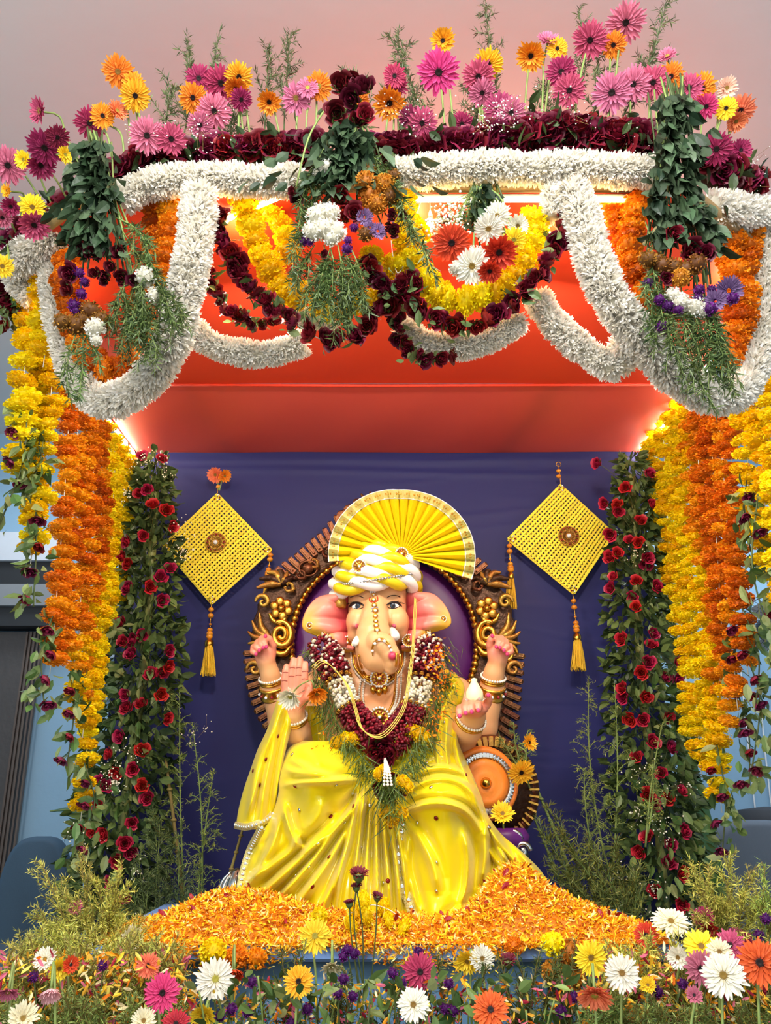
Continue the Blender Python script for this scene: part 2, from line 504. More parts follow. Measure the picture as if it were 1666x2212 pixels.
def spray(base, tip, n_br, br_len, needle, dens, g, start=.25, droop=0., width=.5, ca='#4f6a2a', cb='#9aa844', stem_r=.004, up=.9, curve=0., tpl=None, sub=0):
    """a leafy stem: main axis, side branches and needle leaves -> (stem MB, foliage MB)"""
    base = np.asarray(base, float); tip = np.asarray(tip, float)
    ax = nrm(tip - base); L = np.linalg.norm(tip - base)
    side = nrm(np.cross(ax, [0, 1, .1]))
    n0 = 12
    s_ = np.linspace(0, 1, n0)[:, None]
    main = base + (tip - base) * s_ + side * curve * L * np.sin(s_ * math.pi) * .5
    st = MB(); st.tube(main, np.linspace(stem_r, stem_r * .35, n0), 5)
    paths = [main[int(n0 * max(start, .2)):]]
    for k in range(n_br):
        f = start + (1 - start) * (k + g.random()) / n_br
        i = f * (n0 - 1); a = int(min(i, n0 - 2)); p = main[a] + (main[a + 1] - main[a]) * (i - a)
        ang = g.random() * 6.283
        out = nrm(np.cross(ax, [math.cos(ang), math.sin(ang), .2]))
        d = nrm(ax * up + out * width * 1.6)
        l = br_len * (1.15 - .75 * f) * (.7 + .6 * g.random())
        q = np.linspace(0, 1, 6)[:, None]
        br = p + d * l * q + np.array([0, 0, -1.0]) * droop * l * q ** 2
        st.tube(br, np.linspace(stem_r * .45, stem_r * .2, 6), 4, cap=False)
        paths.append(br)
        for j in range(sub):
            q0 = .25 + .7 * g.random(); b0 = br[0] + (br[-1] - br[0]) * q0 + np.array([0, 0, -1.]) * droop * l * q0 ** 2
            d2 = nrm(d + g.normal(0, .6, 3)); q4 = np.linspace(0, 1, 4)[:, None]
            b2 = b0 + d2 * l * .4 * q4 + np.array([0, 0, -1.0]) * droop * l * .4 * q4 ** 2
            paths.append(b2)
            st.tube(b2, stem_r * .22, 3, cap=False)
    fo = MB(); PP = []; ZZ = []
    for p in paths:
        l = plen(p); n = max(3, int(l * dens)); W = smooth_path(p, n)
        T = nrm(np.gradient(W, axis=0)); 
        o = nrm(g.normal(0, 1, (n, 3)))
        PP.append(W); ZZ.append(nrm(T * .75 + o * .9))
    PP = np.vstack(PP); ZZ = np.vstack(ZZ); n = len(PP)
    fo.scatter(tpl or NEEDLE_T, PP, frames(ZZ, g.random(n) * 6.28), leaf_cols(n, g, ca, cb), scale=needle * (.6 + .8 * g.random(n)))
    return st, fo

def plant(name, label, cat, base, sprays, group=None, twig=None):
    t = thing(name, label, cat, base, group)
    for st, fo in sprays:
        st.build('stem', twig or M_STEM, t)
        o = fo.build('foliage', M_LEAF, t, smooth=False); o['kind'] = 'stuff'
    return t

# dotted white filler flowers
DOT_T = ball_t(5, 3)
def breath(path_pts, spread, n, g, mb_stem, mb_dot, size=.004):
    W = smooth_path(path_pts, n); P = W + g.normal(0, spread, (n, 3))
    mb_dot.scatter(DOT_T, P, np.tile(np.eye(3), (n, 1, 1)), scale=size * (.6 + .8 * g.random(n)))
    for i in range(0, n, 4):
        mb_stem.tube([W[max(0, i - 3)], P[i]], .0006, 3, cap=False)

def white_garland(px_or_world, r, label, seed, dens=11500, warm=0.0):
    """a rope of white chrysanthemum florets: thread core and a dense fur of petals"""
    g = np.random.default_rng(seed)
    W = smooth_path(px_or_world, max(12, int(plen(px_or_world) / .03)))
    L = plen(W); n = int(L * dens)
    core = MB().color('#e9e3cd'); core.tube(W, r * .66, 10)
    f = g.random(n) * (len(W) - 1); i = np.minimum(f.astype(int), len(W) - 2); q = (f - i)[:, None]
    C = W[i] * (1 - q) + W[i + 1] * q
    T = nrm(W[i + 1] - W[i])
    o = g.normal(0, 1, (n, 3)); o = nrm(o - T * (o * T).sum(1, keepdims=True))
    lump = 1 + .13 * np.sin(f * 1.7 + seed) * np.sin(f * .63)
    P = C + o * (r * .62 * lump)[:, None]
    Z = nrm(o + T * g.normal(0, .55, (n, 1)) + g.normal(0, .25, (n, 3)) + np.array([0, 0, -.12]))
    t = g.random(n)[:, None]
    cols = np.array(lin('#fbf8f2')) * (1 - t) + np.array(lin('#ece5d4')) * t
    m = MB(); m.scatter(WPET_T, P, frames(Z, g.random(n) * 6.28), cols, scale=np.stack([r * .55 * np.ones(n), r * .6 * np.ones(n), r * (.36 + .30 * g.random(n))], 1))
    mid = W[len(W) // 2]
    th = thing('white_garland', label, 'garland', mid, 'white chrysanthemum garlands on the canopy')
    core.build('core', M_WHITE, th)
    o_ = m.build('florets', M_WHITE, th, smooth=False); o_['kind'] = 'stuff'
    return th

def bead_string(parent, W, r, mesh_list, squash=.62, step=1.0, jitter=.25, name='marigold', rnd=None):
    """blooms strung one behind the other along W as child parts"""
    rnd = rnd or random
    L = plen(W); n = max(2, int(L / (r * 2 * squash * step)))
    Q = smooth_path(W, n); T = nrm(np.gradient(Q, axis=0))
    for p, t in zip(Q, T):
        ax = nrm(t + np.array([rnd.gauss(0, .18) for _ in range(3)]))
        j = np.array([rnd.gauss(0, jitter * r * .5) for _ in range(3)])
        s = r * rnd.uniform(.9, 1.12)
        link(name, rnd.choice(mesh_list), parent, p + j, frame(ax, rnd.random() * 6.28), (s, s, s * squash * 1.02))
def string_part(parent, W, r=.0016):
    MB().tube(W, r, 5).build('thread', M_STRING, parent)
def leaves_part(parent, P, Z, size, g, ca='#3c5a2c', cb='#7d8c55', single=0, name='leaf', pal=None):
    """leaves: the first `single` of them objects of their own, the rest one part"""
    n = len(P); fr = frames(np.asarray(Z), g.random(n) * 6.28)
    sz = size * (.7 + .6 * g.random(n))
    k = min(single, n)
    for i in range(k):
        link(name, random.choice(pal or LEAF_M), parent, P[i], fr[i], sz[i])
    if n > k:
        m = MB(); m.scatter(LEAF_T, P[k:], fr[k:], leaf_cols(n - k, g, ca, cb), scale=sz[k:])
        o = m.build('foliage', M_LEAF, parent, smooth=False); o['kind'] = 'stuff'
def leaf_mesh(c):
    m = MB().color(c); m.add(*LEAF_T); return m.mesh('leaf', M_LEAF, smooth=False)
LEAF_M = [leaf_mesh(c) for c in ('#3c5628', '#4f6a33', '#6a7c44', '#84905a')]
LEAF_D = [leaf_mesh(c) for c in ('#1d2f1e', '#2c4028', '#3d5236', '#4d6044')]
# ------------------------------------------------------------------ background of the room
wood = mat('dark_wood', '#4a4645', .5, .2, bump=.3, bscale=25)
y = BACK_Y - .05
d1 = thing('door_1', 'tall grey-brown wooden door slab at the side of the back wall', 'door', (-2.95, y, 0)); d1['kind'] = 'structure'
MB().box((-3.0, y, 1.35), (.8, .09, 2.7)).build('panel', wood, d1, smooth=False)
for k in range(5):
    MB().box((-2.66 + k * .028, y - .05, 1.35), (.014, .03, 2.7)).build('moulding', mat('wood_mould', '#5d5048', .45, .2), d1, smooth=False)
MB().tube([(-3.3, y - .06, 1.0), (-3.3, y - .11, 1.0), (-3.3, y - .11, 1.25), (-3.3, y - .06, 1.25)], .012, 8).build('handle', mat('steel', '#9a9a98', .3, 0, 1), d1)
trimm = mat('black_trim', '#1f2023', .5, .1)
for i, (z0, z1, m_) in enumerate(((2.72, 2.86, trimm), (2.86, 3.02, mat('grey_trim', '#7b7e82', .6, .05)), (3.02, 3.2, trimm), (3.2, 3.42, mat('light_trim', '#b7bcc4', .6, .05)))):
    o = MB().box((-2.9, y - .08, (z0 + z1) / 2), (1.1 - .06 * i, .22 + .1 * (i % 2), z1 - z0)).build('trim_%d' % (i + 1), m_, None, smooth=False); struct(o)
# marble slab on the wall behind the curtain of strands
mb = mat('grey_marble', '#8fa0ac', .25, .22, bscale=9)
o = thing('wall_panel', 'grey marble wall panel seen between the marigold strands', 'panel', at(235, 1480, y))
for k in range(3):
    p = at(222, 1470 - 90 * k, y)
    MB().box((p[0] + .05, y + .02, p[2]), (.5, .03, .285), bev=.004).build('tile', mb, o, smooth=False)
# rounded chair backs
def lounge(px, py, Y, wd, ht, c, label):
    p = at(px, py, Y); t = thing('lounge_chair', label, 'chair', (p[0], Y, 0))
    u = np.linspace(0, 1, 24); a = np.pi * (1 - u)
    def arc(sc, z0, dz): return np.stack([p[0] + np.sign(np.cos(a)) * np.abs(np.cos(a)) ** .6 * wd / 2 * sc, np.full(24, Y), z0 + np.sin(a) ** .45 * dz], 1)
    top = arc(1, .45, ht - .45)
    G = []
    for dy, sc in ((-.05, .96), (-.075, .86), (.0, .3)): pass
    rows = []
    for dy, sc, hz in ((0, .001, .5), (-.07, .85, .98), (-.055, .96, 1), (-.02, 1, 1.01), (.03, 1, 1.01), (.06, .95, 1), (.07, .85, .98), (.05, .001, .5)):
        r_ = arc(sc, .42, (ht - .42) * hz); r_[:, 1] += dy; rows.append(r_)
    m = MB(); m.grid(np.array(rows)); m.build('backrest', mat(c, {'slate_fabric': '#3d5468', 'grey_fabric': '#5d6672'}[c], .8, .06, bump=.1, bscale=200), t)
    MB().box((p[0], Y - .3, .42), (wd * .95, .6, .14), bev=.04).build('seat', MATS[c], t)
    for sx in (-1, 1):
        for sy in (-.52, -.05):
            MB().tube([(p[0] + sx * wd * .4, Y + sy, .36), (p[0] + sx * wd * .42, Y + sy, 0)], (.02), 8).build('leg', trimm, t)
    return t
lounge(78, 1905, 5.0, .42, 1.33, 'slate_fabric', 'dark slate rounded chair back beside the wooden door')
lounge(1640, 1840, 4.9, .72, 1.42, 'grey_fabric', 'large grey rounded chair back below the black bag')
p = at(1650, 1790, 5.2)
t = thing('black_bag', 'black bag with a flat rim behind the grey chair', 'bag', (p[0], 5.2, 0))
MB().lathe([(.16, 0), (.2, .1), (.2, p[2] - .02), (.19, p[2] + .02), (.17, p[2] + .1), (.02, p[2] + .12)], (p[0] + .08, 5.3, 0), (0, 0, 1), 20).build('body', mat('black_cloth', '#33363c', .8, .1), t)
MB().tube([(p[0] + .08 + .19 * math.cos(a_), 5.3 + .19 * math.sin(a_), p[2]) for a_ in np.linspace(0, 6.3, 24)], .012, 6).build('rim', trimm, t)
# wire guard fan on the wall
p = at(1668, 1352, 5.6)
t = thing('wall_fan', 'black wire guard fan on the blue wall beyond the strands', 'fan', p)
m = MB()
for k in range(36):
    a_ = k * math.pi / 18; d = np.array([math.cos(a_), 0, math.sin(a_)])
    m.tube([p + d * .03 + (0, -.06, 0), p + d * .12 + (0, -.075, 0), p + d * .2 + (0, 0, 0)], .0022, 4, cap=False)
for rr in (.2, .14, .08): m.tube([p + rr * np.array([math.cos(a_), 0, math.sin(a_)]) + (0, -.07 * (1 - (rr / .22) ** 2), 0) for a_ in np.linspace(0, 6.29, 30)], .003, 4)
m.build('guard', trimm, t)
MB().lathe([(.06, .0), (.07, .1), (.05, .16), (.02, .7)], p, (0, 1, 0), 14).build('motor', trimm, t)
for k in range(3):
    a_ = k * 2.094; d = np.array([math.cos(a_), 0, math.sin(a_)]); e = np.array([-math.sin(a_), 0, math.cos(a_)])
    G = np.array([[p + d * q * .17 + e * w_ * .05 * q + (0, .02 * w_, 0) for w_ in (-1, 0, 1)] for q in np.linspace(.1, 1, 5)])
    MB().grid(G).build('blade', MATS['grey_trim'], t)
# white cables hanging down the blue wall
for x0, y0, x1, y1, lb in ((1600, 1440, 1655, 1930, 'thin white cable hanging nearer the strands on the blue wall'), (1640, 1440, 1664, 1720, 'thin white cable hanging nearer the fan on the blue wall')):
    P = pxpath([(x0, y0), ((x0 + x1) / 2 - 3, (y0 + y1) / 2), (x1, y1)], BACK_Y - .03)
    P = np.vstack([P, [P[-1][0], P[-1][1], .1]])
    tag(MB().tube(P, .006, 6).build('cable', mat('white_plastic', '#e8eaec', .4, 0), None), lb, 'cable')
p = at(1490, 1690, BACK_Y - .04)
t = thing('wall_socket', 'white socket plate with plug on the blue wall', 'socket', p)
MB().box(p, (.1, .03, .2), bev=.006).build('plate', MATS['white_plastic'], t)
MB().box(p + (0, -.03, -.03), (.05, .05, .06), bev=.006).build('plug', MATS['white_plastic'], t)

# ------------------------------------------------------------------ canopy
XL, XR = -1.418, 1.441
YB, YS, YF = 4.3, 2.58, 2.16
red = mat('red_cloth', '#d83a20', .6, .04, bump=.12, bscale=6, trans=.2)
cl = mat('timber', '#8d7448', .7, .2, bump=.3, bscale=40)
can = thing('canopy', 'wooden canopy frame roofed with stretched red cloth over the idol', 'canopy', ((XL + XR) / 2, 3.4, 0))
FLx, FRx = -.92, .95
def roofpan(Y0, xl0, xr0, Y1, xl1, xr1, z0, z1, sag, nx=40, ny=14, seed=0):
    g = np.random.default_rng(seed)
    P = np.zeros((ny, nx, 3))
    for i in range(ny):
        f = i / (ny - 1); 
        for j in range(nx):
            q = j / (nx - 1); xl = xl0 + (xl1 - xl0) * f; xr = xr0 + (xr1 - xr0) * f
            P[i, j] = (xl + (xr - xl) * q, Y0 + (Y1 - Y0) * f, z0 + (z1 - z0) * f - sag * math.sin(math.pi * f) * (math.sin(math.pi * q) ** .5) + .004 * math.sin(q * 31 + f * 5) * math.sin(math.pi * f))
    return P
zr = ROOF_Z
MB().grid(roofpan(YF, FLx, FRx, YS, XL, XR, zr + .01, zr + .01, .0)).build('cloth', red, can)
MB().grid(roofpan(YS, XL, XR, 3.45, XL, XR, zr + .01, zr - .0, .015)).build('cloth', red, can)
MB().grid(roofpan(3.45, XL, XR, YB, XL, XR, zr - .002, zr - .01, .02, seed=2)).build('cloth', mat('red_cloth_lit', '#e4604a', .55, .05, bump=.12, bscale=5, trans=.25), can)  # rear panel: same cloth, tube lamp glow put into a lighter colour
MB().tube([(XL, 3.45, zr - .004), (0, 3.45, zr - .012), (XR, 3.45, zr - .004)], .007, 6).build('seam', red, can)
for x0, x1 in ((-.83, -.93), (.62, .80)):
    MB().box(((x0 + x1) / 2, (3.45 + YB) / 2, zr + .05), (.09, .9, .05), np.array([[1, (x1 - x0) / -.9, 0], [0, 1, 0], [0, 0, 1]])).build('rafter', cl, can, smooth=False)
rails = [((FLx, YF), (FRx, YF)), ((FLx, YF), (XL, YS)), ((FRx, YF), (XR, YS)), ((XL, YS), (XL, YB)), ((XR, YS), (XR, YB)), ((XL, YB), (XR, YB))]
for (a_, b_) in rails:
    MB().tube([(*a_, zr + .03), (*b_, zr + .03)], .022, 8).build('rail', cl, can)
posts = {'left': (XL - .0, 4.12), 'right': (XR - .01, 4.12)}
for k, (x, y_) in posts.items():
    MB().tube([(x, y_, 0), (x, y_, zr + .02)], .03, 12).build('post', mat('bamboo', '#8f9350', .5, .15, bump=.3, bscale=30), can)
# LED tubes under the rails
led = mat('led_white', '#fff4dd', .3, 0, emit=60)
ledw = mat('led_warm', '#ffdf9a', .3, 0, emit=12)
def tube_lamp(P, label, m_=None, r=.0065):
    P = np.asarray(P, float); t = thing('led_tube', label, 'lamp', P[0])
    MB().tube(P, r, 8).build('diffuser', m_ or led, t)
    d = P[-1] - P[0]; o = np.array([0, 0, .014])
    MB().tube(P + o, r * 1.25, 6).build('housing', MATS['white_plastic'], t)
    for q in (P[0], P[-1]): MB().ball(q, r * 1.7, 8, 6).build('end_cap', MATS['white_plastic'], t)
zl = zr - .03
tube_lamp([(XL + .02, 3.3, zl), (XL + .02, 4.24, zl)], 'glowing white tube lamp under the red roof edge beside the door-side strands')
tube_lamp([(XR - .02, 2.95, zl), (XR - .02, 4.24, zl)], 'glowing white tube lamp under the red roof edge nearer the wall fan')
tube_lamp([(XR + .012, 4.2, zl - .02), (XR + .012, 4.2, zl - .27)], 'short upright glowing tube lamp beside the bamboo post')
tube_lamp([at(488, 476, 2.25), at(640, 412, 2.15)], 'slanting warm lamp tube glimpsed between maroon and yellow swags, door side', ledw)
tube_lamp([(.02, 2.165, zl + .012), (.8, 2.165, zl + .012)], 'warm lamp tube behind the long front white garland, fan side', ledw)
for bx, by, lb in ((930, 480, 'bare glowing bulb between yellow swag and upper red gerbera'), (1184, 506, 'bare glowing bulb between fat yellow swag and maroon roses')):
    b_ = at(bx, by, 2.2); t = thing('led_bulb', lb, 'lamp', b_)
    MB().lathe([(.004, -.03), (.011, -.02), (.013, -.008), (.010, .004), (.006, .01)], b_, (0, 0, 1), 12).build('globe', ledw, t)
    MB().lathe([(.007, .0), (.008, .02), (.005, .03), (.0012, .04), (.0012, zr - b_[2] + .02)], b_ + np.array([0, 0, .008]), (0, 0, 1), 10).build('socket', MATS['white_plastic'], t)
for x, y_, c_, p_ in ((-.5, 2.3, (1, .68, .3), 6), (.1, 2.3, (1, .68, .3), 6), (.6, 2.3, (1, .68, .3), 6), (-1.25, 2.62, (1, .75, .4), 4), (1.27, 2.62, (1, .75, .4), 4)):
    l = bpy.data.lights.new('led_bulb', 'POINT'); l.energy = p_ * .45; l.color = c_; l.shadow_soft_size = .03
    o = bpy.data.objects.new('led_bulb', l); COL.objects.link(o); o.location = (x, y_, zr - .06)

# ------------------------------------------------------------------ navy backdrop
navy = mat('navy_satin', '#22265e', .55, .04, bump=.04, bscale=8, sheen=.15, spec=.25)
g = np.random.default_rng(3)
nx, nz = 150, 190
zb = .55; zt = zr - .01
X = np.linspace(XL + .03, XR - .03, nx); Z = np.linspace(zt, zb, nz)
XX, ZZ = np.meshgrid(X, Z)
D = np.zeros_like(XX)
for k in range(95):                       # long shallow sideways creases
    cx, cz = g.uniform(X[0], X[-1]), zt - (zt - zb) * (1 - g.random() ** .7)
    l, wz, am, sl = g.uniform(.1, .5), g.uniform(.005, .012), g.uniform(.001, .0046), g.normal(0, .06)
    D -= am * np.exp(-((XX - cx) / l) ** 2 - ((ZZ - cz - sl * (XX - cx) - .03 * ((XX - cx) / .5) ** 2) / wz) ** 2)
D += .008 * np.sin(XX * 4.2) * np.sin(ZZ * 2.1 + 1)
D -= .006 * np.exp(-((ZZ - zt + .05) / .02) ** 2) + .006 * np.exp(-((ZZ - zt + .12 + .02 * XX) / .015) ** 2)
P = np.stack([XX, 4.25 + D, ZZ], -1)
bd = thing('backdrop_cloth', 'navy blue satin cloth backdrop with sideways creases behind the idol', 'backdrop', (0, 4.25, zb))
MB().grid(P).build('cloth', navy, bd)
MB().tube([(XL + .03, 4.262, zt + .002), (XR - .03, 4.262, zt + .002)], .008, 6).build('top_rod', navy, bd)
MB().box((0, 4.275, (zt + zb) / 2), (XR - XL - .06, .012, zt - zb)).build('backing', mat('backing_cloth', '#1d1c3c', .8, .02), bd)
for (x, y_, w_, h_) in ((362, 1467, 50, 5), (1115, 1427, 14, 4)): pass

# ------------------------------------------------------------------ dais
blue = mat('blue_painted_wood', '#6a92be', .55, .25, bump=.25, bscale=14)
TZ = 1.13
da = thing('dais_table', 'blue painted table carrying the idol, its edge showing through the flowers', 'table', (0, 3.4, 0))
MB().box((0, 3.55, TZ - .025), (1.9, 1.3, .05), bev=.01).build('tabletop', blue, da, smooth=False)
MB().box((0, 2.97, TZ - .30), (1.84, .03, .5)).build('front_panel', blue, da, smooth=False)
for sx in (-1, 1):
    MB().box((sx * .905, 3.55, TZ - .3), (.03, 1.2, .5)).build('side_panel', blue, da, smooth=False)
    for yy in (3.02, 4.1): MB().box((sx * .86, yy, .54), (.07, .07, 1.08)).build('leg', blue, da, smooth=False)
# ------------------------------------------------------------------ sculpting: signed distances -> one continuous surface
class Sculpt:
    def __init__(s, lo, hi, h):
        s.lo = np.asarray(lo, float); s.h = h
        s.n = np.ceil((np.asarray(hi) - s.lo) / h).astype(int) + 1
        s.D = np.full(s.n, .3, np.float32); s.C = np.zeros((*s.n, 3), np.float32)
    def box(s, lo, hi, pad):
        a = np.clip(np.floor((lo - pad - s.lo) / s.h).astype(int), 0, s.n); b = np.clip(np.ceil((hi + pad - s.lo) / s.h).astype(int) + 1, 0, s.n)
        sl = tuple(slice(i, j) for i, j in zip(a, b))
        G = [s.lo[k] + s.h * np.arange(a[k], b[k]) for k in range(3)]
        return sl, np.stack(np.meshgrid(*G, indexing='ij'), -1)
    def put(s, sl, d, col, k, sub=False):
        D = s.D[sl]
        if sub:
            hh = np.clip(.5 - .5 * (d + D) / k, 0, 1); s.D[sl] = D * (1 - hh) - d * hh + k * hh * (1 - hh); return
        hh = np.clip(.5 + .5 * (D - d) / k, 0, 1)
        s.D[sl] = D * (1 - hh) + d * hh - k * hh * (1 - hh)
        h2 = hh[..., None]
        s.C[sl] = s.C[sl] * (1 - h2) + np.array(lin(col), np.float32) * h2
    def ell(s, c, r, col, k=.015, M=None, sub=False):
        c = np.asarray(c, float); r = np.asarray(r, float); R_ = r.max() if M is not None else r
        sl, G = s.box(c - R_, c + R_, k + .02)
        if 0 in G.shape: return
        q = G - c
        if M is not None: q = q @ np.asarray(M)
        k0 = np.linalg.norm(q / r, axis=-1); k1 = np.linalg.norm(q / r ** 2, axis=-1) + 1e-9
        s.put(sl, k0 * (k0 - 1) / k1, col, k, sub)
    def cap(s, a, b, ra, rb, col, k=.01, sub=False):
        a = np.asarray(a, float); b = np.asarray(b, float); R_ = max(ra, rb)
        sl, G = s.box(np.minimum(a, b) - R_, np.maximum(a, b) + R_, k + .02)
        if 0 in G.shape: return
        ab = b - a; t = np.clip(((G - a) @ ab) / (ab @ ab + 1e-12), 0, 1)
        d = np.linalg.norm(G - a - t[..., None] * ab, axis=-1) - (ra + (rb - ra) * t)
        s.put(sl, d, col, k, sub)
    def chain(s, P, r, col, k=.01):
        for i in range(len(P) - 1): s.cap(P[i], P[i + 1], r[i], r[i + 1], col, k)
    def mesh(s):
        D = s.D; ins = D < 0
        c = np.zeros(np.array(D.shape) - 1, np.int8)
        for i in (0, 1):
            for j in (0, 1):
                for k in (0, 1): c += ins[i:D.shape[0] - 1 + i, j:D.shape[1] - 1 + j, k:D.shape[2] - 1 + k]
        act = np.argwhere((c > 0) & (c < 8)); idx = -np.ones(c.shape, np.int64); idx[tuple(act.T)] = np.arange(len(act))
        S = np.zeros((len(act), 3)); W = np.zeros(len(act))
        cor = [np.array(x) for x in np.ndindex(2, 2, 2)]
        for a in range(8):
            for b in range(a + 1, 8):
                if np.abs(cor[a] - cor[b]).sum() != 1: continue
                da = D[tuple((act + cor[a]).T)]; db = D[tuple((act + cor[b]).T)]
                m = (da < 0) != (db < 0); t = np.where(m, da / np.where(m, da - db, 1), 0)[:, None]
                S += np.where(m[:, None], cor[a] + t * (cor[b] - cor[a]), 0); W += m
        V = s.lo + s.h * (act + S / W[:, None]); F = []
        for ax in range(3):
            u, v = [(1, 2), (2, 0), (0, 1)][ax]
            sh = list(D.shape); A = [slice(None)] * 3; B = [slice(None)] * 3; A[ax] = slice(0, -1); B[ax] = slice(1, None)
            e = np.argwhere(ins[tuple(A)] != ins[tuple(B)])
            e = e[(e[:, u] > 0) & (e[:, v] > 0) & (e[:, u] < D.shape[u] - 1) & (e[:, v] < D.shape[v] - 1)]
            q = []
            for du, dv in ((0, 0), (1, 0), (1, 1), (0, 1)):
                f = e.copy(); f[:, u] -= du; f[:, v] -= dv; q.append(idx[tuple(f.T)])
            q = np.stack(q, 1); fl = ins[tuple(A)][tuple(e.T)]
            q[~fl] = q[~fl][:, ::-1]; F.append(q)
        F = np.concatenate(F); F = F[(F >= 0).all(1)]
        cc = s.C[tuple(np.clip(np.round((V - s.lo) / s.h).astype(int), 0, s.n - 1).T)]
        return V, F, cc

YST = 3.75
def SP(px, py, dy=0.0): return at(px, py, YST + dy)
PXM = mpp(825, 1450, YST)                        # metres per pixel at the idol
SK, SK2, PINK, LIP = '#e6ab76', '#df9a66', '#e0886c', '#d23f62'
sc = Sculpt(SP(525, 1720, -.1) * (1, 0, 1) + (0, YST - .52, 0), SP(1130, 1225, .0) * (1, 0, 1) + (0, YST + .25, 0), .0042)
p = PXM
# trunk of the body
sc.ell(SP(818, 1600, -.02), (122 * p, .20, 118 * p), SK2, .03)
sc.ell(SP(818, 1490, .02), (118 * p, .15, 105 * p), SK, .04)
sc.ell(SP(735, 1450, .02), (62 * p, .10, 50 * p), SK, .04); sc.ell(SP(905, 1450, .02), (62 * p, .10, 50 * p), SK, .04)
sc.ell(SP(780, 1490, -.08), (42 * p, .06, 34 * p), SK, .03); sc.ell(SP(862, 1490, -.08), (42 * p, .06, 34 * p), SK, .03)
sc.cap(SP(815, 1440, .0), SP(815, 1380, .0), 62 * p, 52 * p, SK, .03)
# head: brow dome, cheeks, trunk
sc.ell(SP(815, 1312, -.06), (64 * p, .145, 66 * p), SK, .02)
sc.ell(SP(788, 1280, -.10), (36 * p, .09, 30 * p), SK, .03); sc.ell(SP(842, 1280, -.10), (36 * p, .09, 30 * p), SK, .03)
sc.ell(SP(777, 1344, -.12), (29 * p, .085, 34 * p), SK, .02); sc.ell(SP(855, 1344, -.12), (29 * p, .085, 34 * p), SK, .02)
sc.ell(SP(772, 1376, -.10), (22 * p, .06, 16 * p), SK, .02); sc.ell(SP(858, 1372, -.10), (22 * p, .06, 16 * p), SK, .02)
sc.chain([SP(812, 1290, -.17), SP(810, 1335, -.215), SP(807, 1372, -.25), SP(806, 1400, -.27), SP(814, 1420, -.28), SP(830, 1428, -.285), SP(842, 1432, -.29)],
         np.array([20, 27, 34, 34, 29, 20, 13]) * p, SK, .016)
sc.chain([SP(800, 1398, -.30), SP(815, 1386, -.325), SP(832, 1394, -.335), SP(843, 1412, -.335), SP(846, 1432, -.325), SP(843, 1445, -.315)],
         np.array([16, 22, 21, 18, 14, 11]) * p, SK, .008)
sc.ell(SP(848, 1417, -.37), (8 * p, .02, 8 * p), LIP, .006)
sc.ell(SP(767, 1352, -.19), (6 * p, .02, 6 * p), PINK, .012)
for k in range(5):                                # rings of the trunk
    y_ = 1348 + 13 * k
    sc.ell(SP(776 + 1.5 * k, y_, -.27 - .01 * k), (9 * p, .02, 2.2 * p), SK, .004, sub=True) if False else None
# arms
def arm(P, r, k=.018): sc.chain([SP(*q) for q in P], np.array(r) * p, SK, k)
arm([(745, 1445, .08), (660, 1500, .10), (612, 1560, .04), (590, 1490, -.02), (584, 1458, -.06), (575, 1430, -.08)], [40, 34, 30, 25, 19, 20])
arm([(890, 1445, .08), (985, 1500, .10), (1040, 1572, .04), (1062, 1490, -.02), (1067, 1455, -.06), (1075, 1428, -.08)], [40, 36, 33, 26, 20, 20])
arm([(735, 1450, .0), (690, 1540, .0), (652, 1640, -.06), (640, 1580, -.18), (634, 1542, -.24), (634, 1510, -.26)], [44, 36, 34, 28, 21, 21])
arm([(895, 1450, .0), (955, 1540, .0), (985, 1610, -.05), (1008, 1572, -.2), (1022, 1545, -.26), (1024, 1532, -.30)], [44, 38, 36, 31, 24, 22])
# hands: palm + five fingers each
def hand(palm, pr, fingers, k=.006, M=None):
    sc.ell(SP(*palm), pr, PINK, .012, M)
    for P, r in fingers:
        m_ = len(P); rr = np.linspace(r, r * .72, m_) * p
        for i in range(m_ - 1): sc.cap(SP(*P[i]), SP(*P[i + 1]), rr[i], rr[i + 1], PINK, k if i == 0 else .003)
FB = [  # blessing hand, palm to the viewer
    ([(617, 1492, -.275), (615, 1468, -.285), (617, 1450, -.29), (619, 1440, -.285)], 8.5),
    ([(629, 1488, -.28), (630, 1458, -.29), (632, 1440, -.295), (634, 1426, -.29)], 9),
    ([(643, 1488, -.28), (645, 1456, -.29), (646, 1440, -.295), (648, 1424, -.29)], 9),
    ([(656, 1492, -.275), (658, 1464, -.285), (659, 1448, -.29), (660, 1434, -.285)], 8.5),
    ([(652, 1518, -.28), (664, 1505, -.30), (668, 1490, -.305), (668, 1478, -.30)], 9.5)]
hand((635, 1507, -.27), (29 * p, .03, 33 * p), FB)
FL = [  # raised left back hand, fingers folded to the palm
    ([(560, 1402, -.09), (548, 1398, -.12), (546, 1408, -.15), (552, 1412, -.155)], 7.5),
    ([(566, 1396, -.09), (557, 1388, -.125), (553, 1398, -.155), (559, 1404, -.16)], 8),
    ([(574, 1393, -.09), (566, 1380, -.125), (563, 1391, -.155), (568, 1398, -.16)], 8),
    ([(582, 1395, -.09), (576, 1376, -.115), (571, 1386, -.15), (575, 1396, -.155)], 7.5),
    ([(588, 1412, -.09), (590, 1394, -.11), (582, 1380, -.13), (575, 1375, -.14)], 8.5)]
hand((573, 1413, -.095), (23 * p, .032, 25 * p), FL)
